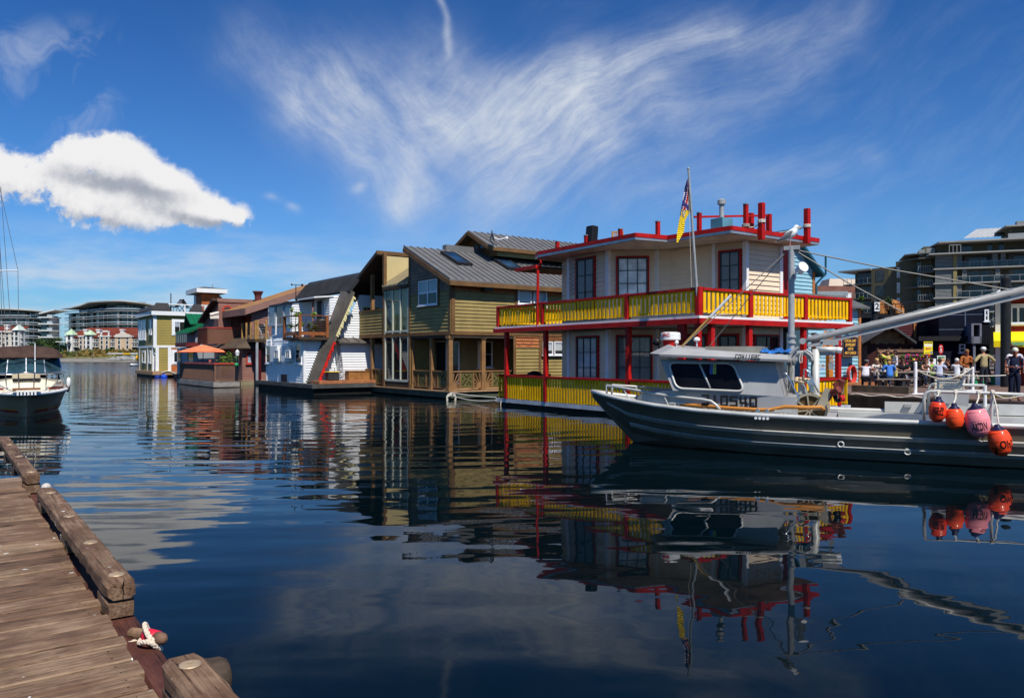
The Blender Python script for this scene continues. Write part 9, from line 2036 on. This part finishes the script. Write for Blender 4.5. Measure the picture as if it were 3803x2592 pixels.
def person(label, loc, face, hip=(0,0,.93), lean=0.0, tilt=0.0, knees=None, feet=None, elbows=None, hands=None, turn=(0,0), shirt=None, sleeve='short', trousers=None, trleg='long', hair=None, hairlen=0.0, hat=None, skin=(.42,.20,.13), shoes=(.04,.03,.03), h=1.0, glasses=False, width=1.0):
 T=thing('person',label,'person',loc,-face)
 T.scale=(h,h,h)
 hip=Vector(hip); up=Vector((tilt,lean,1)).normalized()
 spine=hip+up*.16; chest=hip+up*.36; neckb=hip+up*.52; neck=neckb+Vector((0,.015,.05));
 yaw,nod=turn; hd=Vector((math.sin(yaw)*math.cos(nod),math.cos(yaw)*math.cos(nod),-math.sin(nod))); hu=(Vector((0,0,1))-hd*hd.z).normalized() if abs(hd.z)<.95 else Vector((0,0,1))
 head=neck+Vector((0,.01,.06))+hu*.06+hd*.015
 rt=hd.cross(hu).normalized()
 sw=.175*width
 sh=[neckb+Vector((s*sw,0,-.045)) for s in (-1,1)]
 if knees is None: knees=[(-.10,.02,.50),(.10,.02,.50)]
 if feet is None: feet=[(-.11,-.02,.08),(.11,-.02,.08)]
 knees=[Vector(k) for k in knees]; feet=[Vector(k) for k in feet]
 if elbows is None: elbows=[sh[0]+Vector((-.07,-.03,-.28)),sh[1]+Vector((.07,-.03,-.28))]
 if hands is None: hands=[sh[0]+Vector((-.09,.05,-.53)),sh[1]+Vector((.09,.05,-.53))]
 elbows=[Vector(k) for k in elbows]; hands=[Vector(k) for k in hands]
 sm=mat('skin_%.2f'%skin[0],skin,.55,.08,12)
 k=Sk()
 p=k.add(hip,(.135*width,.10),None,True); s1=k.add(spine,(.125*width,.095),p); c=k.add(chest,(.145*width,.105),s1); nb=k.add(neckb,(.075,.06),c); nk=k.add(neck,.052,nb)
 h0=k.add(neck+hu*.05+hd*.03,(.058,.060),nk); h1=k.add(head+hu*.02,(.076,.088),h0); h2=k.add(head+hu*.085,(.070,.082),h1)
 fing=[]
 for i,s in enumerate((-1,1)):
  a=k.add(sh[i],.058,nb); e=k.add(elbows[i],.043,a); wv=(hands[i]-elbows[i]); d=wv.normalized(); w=k.add(hands[i]-d*.07,.027,e)
  side=d.cross(Vector((0,0,1))); side=side.normalized() if side.length>.2 else Vector((1,0,0)); nrm=side.cross(d).normalized()
  k.add(hands[i],(.033,.018),w); fing.append((hands[i],d,side*s,nrm))
  th=hip+Vector((s*.085*width,0,-.03)); t=k.add(th,.088*width,p); kn=k.add(knees[i],.056,t); an=k.add(feet[i],.038,kn); fw=Vector((s*.03,.16,-.045)); k.add(feet[i]+fw,(.042,.03),an)
 for hnd,d,side,nrm in fing:   # four fingers of different lengths, slightly curled, and a thumb off the side of the palm
  for q,(o_,ln) in enumerate(((-.024,.060),(-.008,.072),(.008,.068),(.023,.052))):
   b=hnd+d*.012+side*o_; r0=k.add(b,.0095,None,True); r1=k.add(b+d*ln*.55-nrm*.006,.0088,r0); k.add(b+d*ln*.95-nrm*.026,.0075,r1)
  b=hnd-d*.025+side*-.024; r0=k.add(b,.011,None,True); r1=k.add(b+d*.028-side*.024,.010,r0); k.add(b+d*.055-side*.030-nrm*.012,.0085,r1)
 body=k.mesh(2); body.materials.clear(); dark=mat('face_dark',(.02,.014,.012),.4); lip=mat('lip',(.32,.10,.08),.5)
 for m_ in (sm,dark,lip): body.materials.append(m_)
 for pl in body.polygons: pl.use_smooth=True; pl.material_index=0
 tb=mat('shirt_%.3f_%.3f_%.3f'%shirt,shirt,.8,.14,7,bump=.006,bscale=12); tr_=mat('trousers_%.3f_%.3f_%.3f'%trousers,trousers,.85,.14,7,bump=.005,bscale=12); body.materials.append(tb); body.materials.append(tr_)
 def near(c,a,b,r): d=b-a; t=max(0,min(1,(c-a).dot(d)/d.length_squared)); return (c-(a+d*t)).length<r
 for pl in body.polygons:
  c=Vector(pl.center); t=(c-hip).dot(up); rad=(c-hip-up*t).length
  if rad<.25 and .06<=t<.47: pl.material_index=3
  elif (rad<.25 and -.25<t<.06) or any(near(c,hip+Vector((0,0,-.03)),knees[i],.125) for i in (0,1)) or (trleg=='long' and any(near(c,knees[i],feet[i]+Vector((0,0,.04)),.075) for i in (0,1))): pl.material_index=4
 fm=MB(); fc=head+hd*.083+hu*.0
 fm.cur=0; fm.hexa([fc-rt*.016-hu*.022-hd*.02,fc+rt*.016-hu*.022-hd*.02,fc+rt*.014-hu*.020+hd*.022,fc-rt*.014-hu*.020+hd*.022],[fc-rt*.009+hu*.028-hd*.02,fc+rt*.009+hu*.028-hd*.02,fc+rt*.006+hu*.026+hd*.006,fc-rt*.006+hu*.026+hd*.006])
 for s in (-1,1):
  e=fc+rt*.032*s+hu*.026-hd*.006; fm.cur=1
  n=len(fm.v); r_=(.030,.012,.020) if glasses else (.013,.008,.009); ring=[e+rt*r_[0]*math.cos(t)+hu*r_[2]*math.sin(t)+hd*.006 for t in [q*math.pi/4 for q in range(8)]]; fm.poly(ring)
  fm.cur=0; ea=head+rt*.078*s+hu*.005; fm.hexa([ea-hd*.018-hu*.03-rt*.01*s,ea+hd*.014-hu*.03-rt*.01*s,ea+hd*.014-hu*.03+rt*.01*s,ea-hd*.018-hu*.03+rt*.012*s],[ea-hd*.022+hu*.032-rt*.01*s,ea+hd*.014+hu*.032-rt*.01*s,ea+hd*.014+hu*.032+rt*.012*s,ea-hd*.022+hu*.032+rt*.02*s])
 fm.cur=2; mo=fc-hu*.046-hd*.004; fm.hexa([mo-rt*.024-hu*.006-hd*.01,mo+rt*.024-hu*.006-hd*.01,mo+rt*.018-hu*.005+hd*.006,mo-rt*.018-hu*.005+hd*.006],[mo-rt*.024+hu*.006-hd*.01,mo+rt*.024+hu*.006-hd*.01,mo+rt*.018+hu*.005+hd*.006,mo-rt*.018+hu*.005+hd*.006])
 bm=bmesh.new(); bm.from_mesh(body); vs=[bm.verts.new(v) for v in fm.v]
 for f,mi in zip(fm.f,fm.mi):
  try: nf=bm.faces.new([vs[i] for i in f]); nf.material_index=mi
  except ValueError: pass
 bm.to_mesh(body); bm.free()
 bo=bpy.data.objects.new('body',body); col.objects.link(bo); bo.parent=T
 g=.014; q=Sk(); shc=mat('shirt_%.3f_%.3f_%.3f'%shirt,shirt,.8,.14,7,bump=.006,bscale=12)
 p=q.add(hip-up*.045,(.150*width+g,.112+g),None,True); s1=q.add(spine,(.130*width+g,.100+g),p); c=q.add(chest,(.150*width+g,.112+g),s1); nb=q.add(neckb-up*.015,(.09,.072),c)
 for i in (0,1):
  a=q.add(sh[i],.062+g,nb)
  if sleeve=='long': e=q.add(elbows[i],.047+g,a); q.add(hands[i]-(hands[i]-elbows[i]).normalized()*.06,.034+g*.6,e)
  elif sleeve=='short': q.add(sh[i].lerp(elbows[i],.62),.055+g,a)
 cloth('shirt' if sleeve!='long' else 'jacket',q.mesh(2),shc,T)
 q=Sk(); trc=mat('trousers_%.3f_%.3f_%.3f'%trousers,trousers,.85,.14,7,bump=.005,bscale=12)
 p=q.add(hip-up*.01,(.150*width+.01,.112+.01),None,True)
 w=q.add(hip+up*.07,(.135*width,.10),p)
 for i,s in enumerate((-1,1)):
  th=hip+Vector((s*.085*width,0,-.03)); t=q.add(th,.096*width+.006,p); kn=q.add(knees[i],.064+.006,t)
  if trleg=='long': q.add(feet[i]+(knees[i]-feet[i]).normalized()*.03,.052,kn)
 cloth('trousers',q.mesh(2),trc,T)
 for i,s in enumerate((-1,1)):
  q=Sk(); a=q.add(feet[i]+Vector((0,-.03,-.04)),.043,None,True); b=q.add(feet[i]+Vector((s*.015,.07,-.045)),(.046,.036),a); q.add(feet[i]+Vector((s*.03,.17,-.05)),(.040,.026),b); cloth('shoe',q.mesh(1),mat('shoe_%.2f_%.2f'%(shoes[0],shoes[2]),shoes,.6,.1),T)
 if hair:
  m=MB(); hm=mat('hair_%.3f_%.3f'%(hair[0],hair[2]),hair,.6,.25,25); c=head+hu*.050-hd*.026; m.ball(c,(.094,.098,.096),14,10)
  if hairlen>0: m.tube([head+hu*.03-hd*.05,head-hu*.06-hd*.062,head-hu*(.10+hairlen)-hd*.07],[.082,.080,.04],10)
  m.build('hair',hm,T,smooth=True)
 if hat:
  kind,hc=hat; m=MB(); hm=mat('hat_%.2f_%.2f'%(hc[0],hc[2]),hc,.75,.12,9)
  ctr=head+hu*.085
  if kind=='cap':
   m.lathe([(.101,0),(.102,.03),(.088,.068),(.05,.088),(.01,.094)],ctr-hu*.022-hd*.015,18,hu); b=ctr+hd*.08; m.slab([b-rt*.07,b+rt*.07,b+rt*.05+hd*.075-hu*.012,b-rt*.05+hd*.075-hu*.012],hu*.008)
  else:
   m.lathe([(.19,-.012),(.19,-.006),(.10,.006),(.095,.06),(.088,.10),(.05,.108),(.03,.100)],ctr-hu*.0,20,(hu-hd*.05))
  m.build('hat',hm,T,smooth=False)
 return T
def on_deck(u,v): p=P_Z(u,v,WZ); return p
c5r=lambda x,y:(3400+.17341*x,1260+.17341*y)
def people():
 jeans=(.045,.075,.15); dark=(.013,.014,.022)
 S=dict(hip=(0,0,.54))       # seated on a bench .45 high
 seatk=dict(knees=[(-.15,.42,.50),(.15,.42,.50)],feet=[(-.15,.36,.09),(.15,.36,.09)])
 def seated(u,Y,**k):
  x=(u-CU)/FPX*Y; return (x,Y,WZ)
 person('man in white sleeveless shirt and dark cap hunched over the first picnic table',seated(3213,34.0),.55,lean=.62,elbows=[(-.30,.36,.86),(.30,.42,.84)],hands=[(-.12,.60,.82),(.14,.62,.82)],turn=(.2,.5),shirt=(.58,.56,.60),sleeve='none',trousers=dark,hair=(.03,.025,.022),hat=('cap',(.16,.15,.16)),skin=(.40,.13,.08),width=1.22,**S,**seatk)
 person('blonde woman in cream top and sunglasses seated across the first picnic table',seated(3254,35.4),math.pi+.1,lean=.1,elbows=[(-.24,.10,.82),(.24,.14,.84)],hands=[(-.06,.26,1.12),(.10,.34,.82)],turn=(.1,.1),shirt=(.62,.54,.46),trousers=jeans,hair=(.50,.32,.13),hairlen=.12,glasses=True,skin=(.48,.25,.17),**S,**seatk)
 person('woman in bright blue hoodie and straw hat seated with back turned',seated(3305,33.95),.05,lean=.18,elbows=[(-.26,.14,.82),(.32,.22,.84)],hands=[(-.12,.40,.80),(.36,.50,.80)],turn=(.25,.2),shirt=(.05,.19,.58),sleeve='long',trousers=(.035,.06,.10),hair=(.42,.25,.09),hairlen=.10,hat=('brim',(.55,.33,.13)),width=1.12,**S,**seatk)
 person('man in black shirt and jeans with sunglasses seated facing us at first table',seated(3349,35.4),math.pi+.25,lean=.28,elbows=[(-.32,.16,.84),(.30,.18,.84)],hands=[(-.05,.46,.80),(.12,.44,.80)],turn=(-.1,.45),shirt=(.014,.014,.016),trousers=jeans,hair=(.05,.03,.02),glasses=True,skin=(.42,.16,.10),width=1.15,**S,**seatk)
 x=(3296-CU)/FPX*38.5
 person('woman in lime yellow top standing with both hands raised to her head',(x,38.5,WZ),math.pi+.2,elbows=[(-.36,.02,1.62),(.36,.02,1.62)],hands=[(-.10,.10,1.74),(.10,.10,1.74)],shirt=(.60,.68,.10),trousers=(.05,.05,.05),hair=(.05,.03,.02),skin=(.46,.24,.16))
 x=(3326-CU)/FPX*38.2
 person('dark haired woman in pale tank top standing side on behind the black shirted man',(x,38.2,WZ),-1.5,elbows=[(-.22,.05,1.15),(.22,.08,1.15)],hands=[(-.10,.30,1.14),(.10,.30,1.12)],shirt=(.55,.55,.62),sleeve='none',trousers=(.62,.60,.15),hair=(.015,.012,.012),hairlen=.02,skin=(.36,.16,.10))
 person('brown haired woman in brown top leaning on the second picnic table',seated(3428,35.5),math.pi-.15,lean=.32,elbows=[(-.26,.26,.84),(.22,.30,.84)],hands=[(-.10,.50,.80),(.08,.48,.82)],turn=(-.2,.15),shirt=(.10,.05,.035),sleeve='none',trousers=(.03,.04,.07),hair=(.12,.045,.02),hairlen=.18,skin=(.50,.25,.17),**S,**seatk)
 person('person in white shirt seated behind the brown haired woman',seated(3444,36.9),-.4,lean=.1,turn=(0,.1),shirt=(.70,.70,.72),trousers=dark,hair=(.04,.03,.025),elbows=[(-.26,.08,.80),(.26,.12,.80)],hands=[(-.12,.36,.80),(.12,.36,.80)],**S,**seatk)
 person('person in lime green top seated behind, near the white menu board',seated(3461,37.0),.3,lean=.15,turn=(.4,.1),shirt=(.22,.42,.05),trousers=dark,hair=(.05,.03,.02),elbows=[(-.26,.08,.80),(.26,.12,.80)],hands=[(-.12,.36,.80),(.12,.36,.80)],**S,**seatk)
 person('man in pale blue shirt and jeans seated at third table, back to us',seated(3488,34.6),.62,lean=.22,elbows=[(-.28,.12,.80),(.30,.22,.82)],hands=[(-.12,.42,.82),(.16,.48,.82)],turn=(.4,.15),shirt=(.46,.50,.64),trousers=jeans,hair=(.04,.026,.02),width=1.1,**S,**seatk)
 person('woman in black jacket and sunglasses seated at third table',seated(3527,35.6),-2.1,lean=.25,elbows=[(-.24,.16,.84),(.24,.18,.84)],hands=[(-.10,.44,.84),(.10,.44,.84)],turn=(.1,.3),shirt=(.012,.012,.014),sleeve='long',trousers=(.10,.16,.28),hair=(.02,.014,.012),hairlen=.2,glasses=True,skin=(.44,.18,.11),**S,**seatk)
 person('white haired man in white shirt and khaki shorts drinking at the third table',seated(3553,34.6),.75,lean=.1,elbows=[(-.26,.16,.90),(.26,.18,.92)],hands=[(-.08,.24,1.18),(.08,.24,1.18)],turn=(.6,.0),shirt=(.68,.70,.74),trousers=(.34,.28,.19),trleg='short',hair=(.62,.58,.52),skin=(.48,.17,.11),**S,**seatk)
 p=on_deck(3588,1447)
 person('woman in rust orange jacket and white trousers standing with head bowed',p,math.pi+.15,elbows=[(-.28,.04,1.16),(.26,.06,1.10)],hands=[(-.02,.22,1.28),(.08,.26,1.02)],turn=(-.2,.35),shirt=(.36,.115,.03),sleeve='long',trousers=(.68,.64,.58),hair=(.20,.10,.04),hairlen=.04,glasses=True,shoes=(.7,.68,.64),skin=(.40,.18,.11),h=1.0,width=1.0)
 p=on_deck(3654,1449)
 person('man in tan sweater and white cap standing with hands on hips, back to us',p,-.1,hip=(0,0,.95),elbows=[(-.44,-.06,1.20),(.44,-.06,1.22)],hands=[(-.22,.06,1.00),(.40,.12,1.02)] if False else [(-.40,.16,1.02),(.46,.14,1.10)],shirt=(.36,.29,.15),sleeve='long',trousers=(.018,.019,.028),hair=(.4,.38,.35),hat=('cap',(.78,.78,.78)),shoes=(.25,.16,.11),h=1.03,width=1.12,feet=[(-.13,-.06,.08),(.12,.06,.08)])
 p=P_Z(3722,1420,WZ)
 person('visitor in straw hat and maroon shirt standing by the black pile, facing right',p,1.5,elbows=[(-.2,.05,1.18),(.2,.1,1.2)],hands=[(-.06,.25,1.42),(.08,.26,1.40)],shirt=(.11,.025,.03),sleeve='long',trousers=(.035,.025,.022),hair=(.1,.07,.05),hat=('brim',(.55,.45,.28)),skin=(.44,.2,.13),h=.98,shoes=(.6,.55,.5))
 p=P_Z(3768,1488,WZ); p.y+=.0
 person('white haired woman in navy sleeveless outfit looking down at the camera in her hands',p,math.pi+.45,elbows=[(-.26,.02,1.12),(.26,.06,1.12)],hands=[(-.06,.26,1.10),(.06,.27,1.11)],turn=(-.1,.55),shirt=(.014,.018,.045),sleeve='none',trousers=(.012,.015,.035),hair=(.70,.66,.52),hairlen=.02,skin=(.40,.15,.09),shoes=(.05,.06,.09),h=.99,width=1.12)
 q=P_Y(3793,1400,25.6)
 person('dark haired person in white shirt with sunglasses behind the white haired woman',(q.x+.10,26.2,WZ),math.pi-.3,turn=(.5,.1),shirt=(.66,.67,.72),trousers=(.03,.035,.05),hair=(.03,.02,.016),glasses=True,h=1.03)
 q=P_Y(3768,1400,27.3)
 person('dark haired person in sunglasses partly hidden left of the white haired woman',(q.x,27.3,WZ),math.pi+.5,turn=(-.6,.05),shirt=(.50,.52,.58),trousers=(.03,.035,.05),hair=(.035,.02,.016),glasses=True,h=1.05)
 c=P_Z(3768,1488,WZ); m=MB(); m.box(-.05,.05,-.02,.02,0,.065); m.lathe([(.022,0),(.02,.03)],(0,-.02,.03),10,(0,-1,0)); o=m.build('compact_camera',mat('camera_silver',(.35,.35,.37),.35,.1,metal=.5)); o.location=(c.x-.12,c.y-.27,WZ+1.10); o.rotation_euler=(0,0,.4); tag(o,'small silver camera held by the white haired woman','camera')
 for i,(u,v,Y,lab) in enumerate(((3238,1372,34.5,'small white paper cup on the first table beside the man in white'),(3276,1370,34.7,'white food tray on the first table left of the blue hoodie'),(3520,1370,35.4,'white paper cup on the third table beside the man in pale blue'))):
  x=(u-CU)/FPX*Y; m=MB(); m.lathe([(.035,0),(.045,.12),(.047,.125)],(0,0,0),12) if i!=1 else m.box(-.14,.14,-.09,.09,0,.07); o=m.build('paper_cup' if i!=1 else 'food_tray',white_paint); o.location=(x,Y,WZ+.752); tag(o,lab,'cup' if i!=1 else 'tray')
 PF,z0=PATIO
 a=PF.hit(480+.303*1000,1000+.303*1110,(1.2,9),(1.2,0))
 person('person in white and black top reclining behind the rail of the lattice patio',PF.world((1.2,a.y,z0)),2.2,hip=(0,0,.60),lean=-.25,knees=[(-.15,.42,.55),(.15,.42,.55)],feet=[(-.15,.5,.10),(.15,.5,.10)],shirt=(.55,.53,.53),trousers=dark,hair=(.2,.12,.06),skin=(.5,.24,.16),hat=('cap',(.5,.1,.08)))
 m=MB(); m.box(-.28,.28,-.28,.28,.40,.46); c=PF.world((1.2,a.y-.0,z0)); T=thing('patio_chair','patio chair under the reclining person behind the lattice','chair',c,2.2+math.pi/2*0); T.rotation_euler=(0,0,-2.2); m.build('seat',black_plastic,T)
 for sx in (-.24,.24):
  for sy in (-.24,.24): m=MB(); m.box(sx-.02,sx+.02,sy-.02,sy+.02,0,.40); m.build('leg',black_plastic,T)
 m=MB(); m.slab([(-.28,-.28,.46),(.28,-.28,.46),(.28,-.42,1.05),(-.28,-.42,1.05)],(0,-.03,0)); m.build('backrest',black_plastic,T)
 for i,(u,v,lab,sh) in enumerate(((288,1333,'tiny stroller in a pinkish top on the far beach',(.6,.3,.28)),(344,1334,'tiny stroller in dark blue on the far beach',(.08,.12,.25)))):
  p=P_Y(u,v,292.0); person(lab,(p.x,292,1.15),1.0+i,shirt=sh,trousers=dark,hair=(.05,.03,.02))
people()
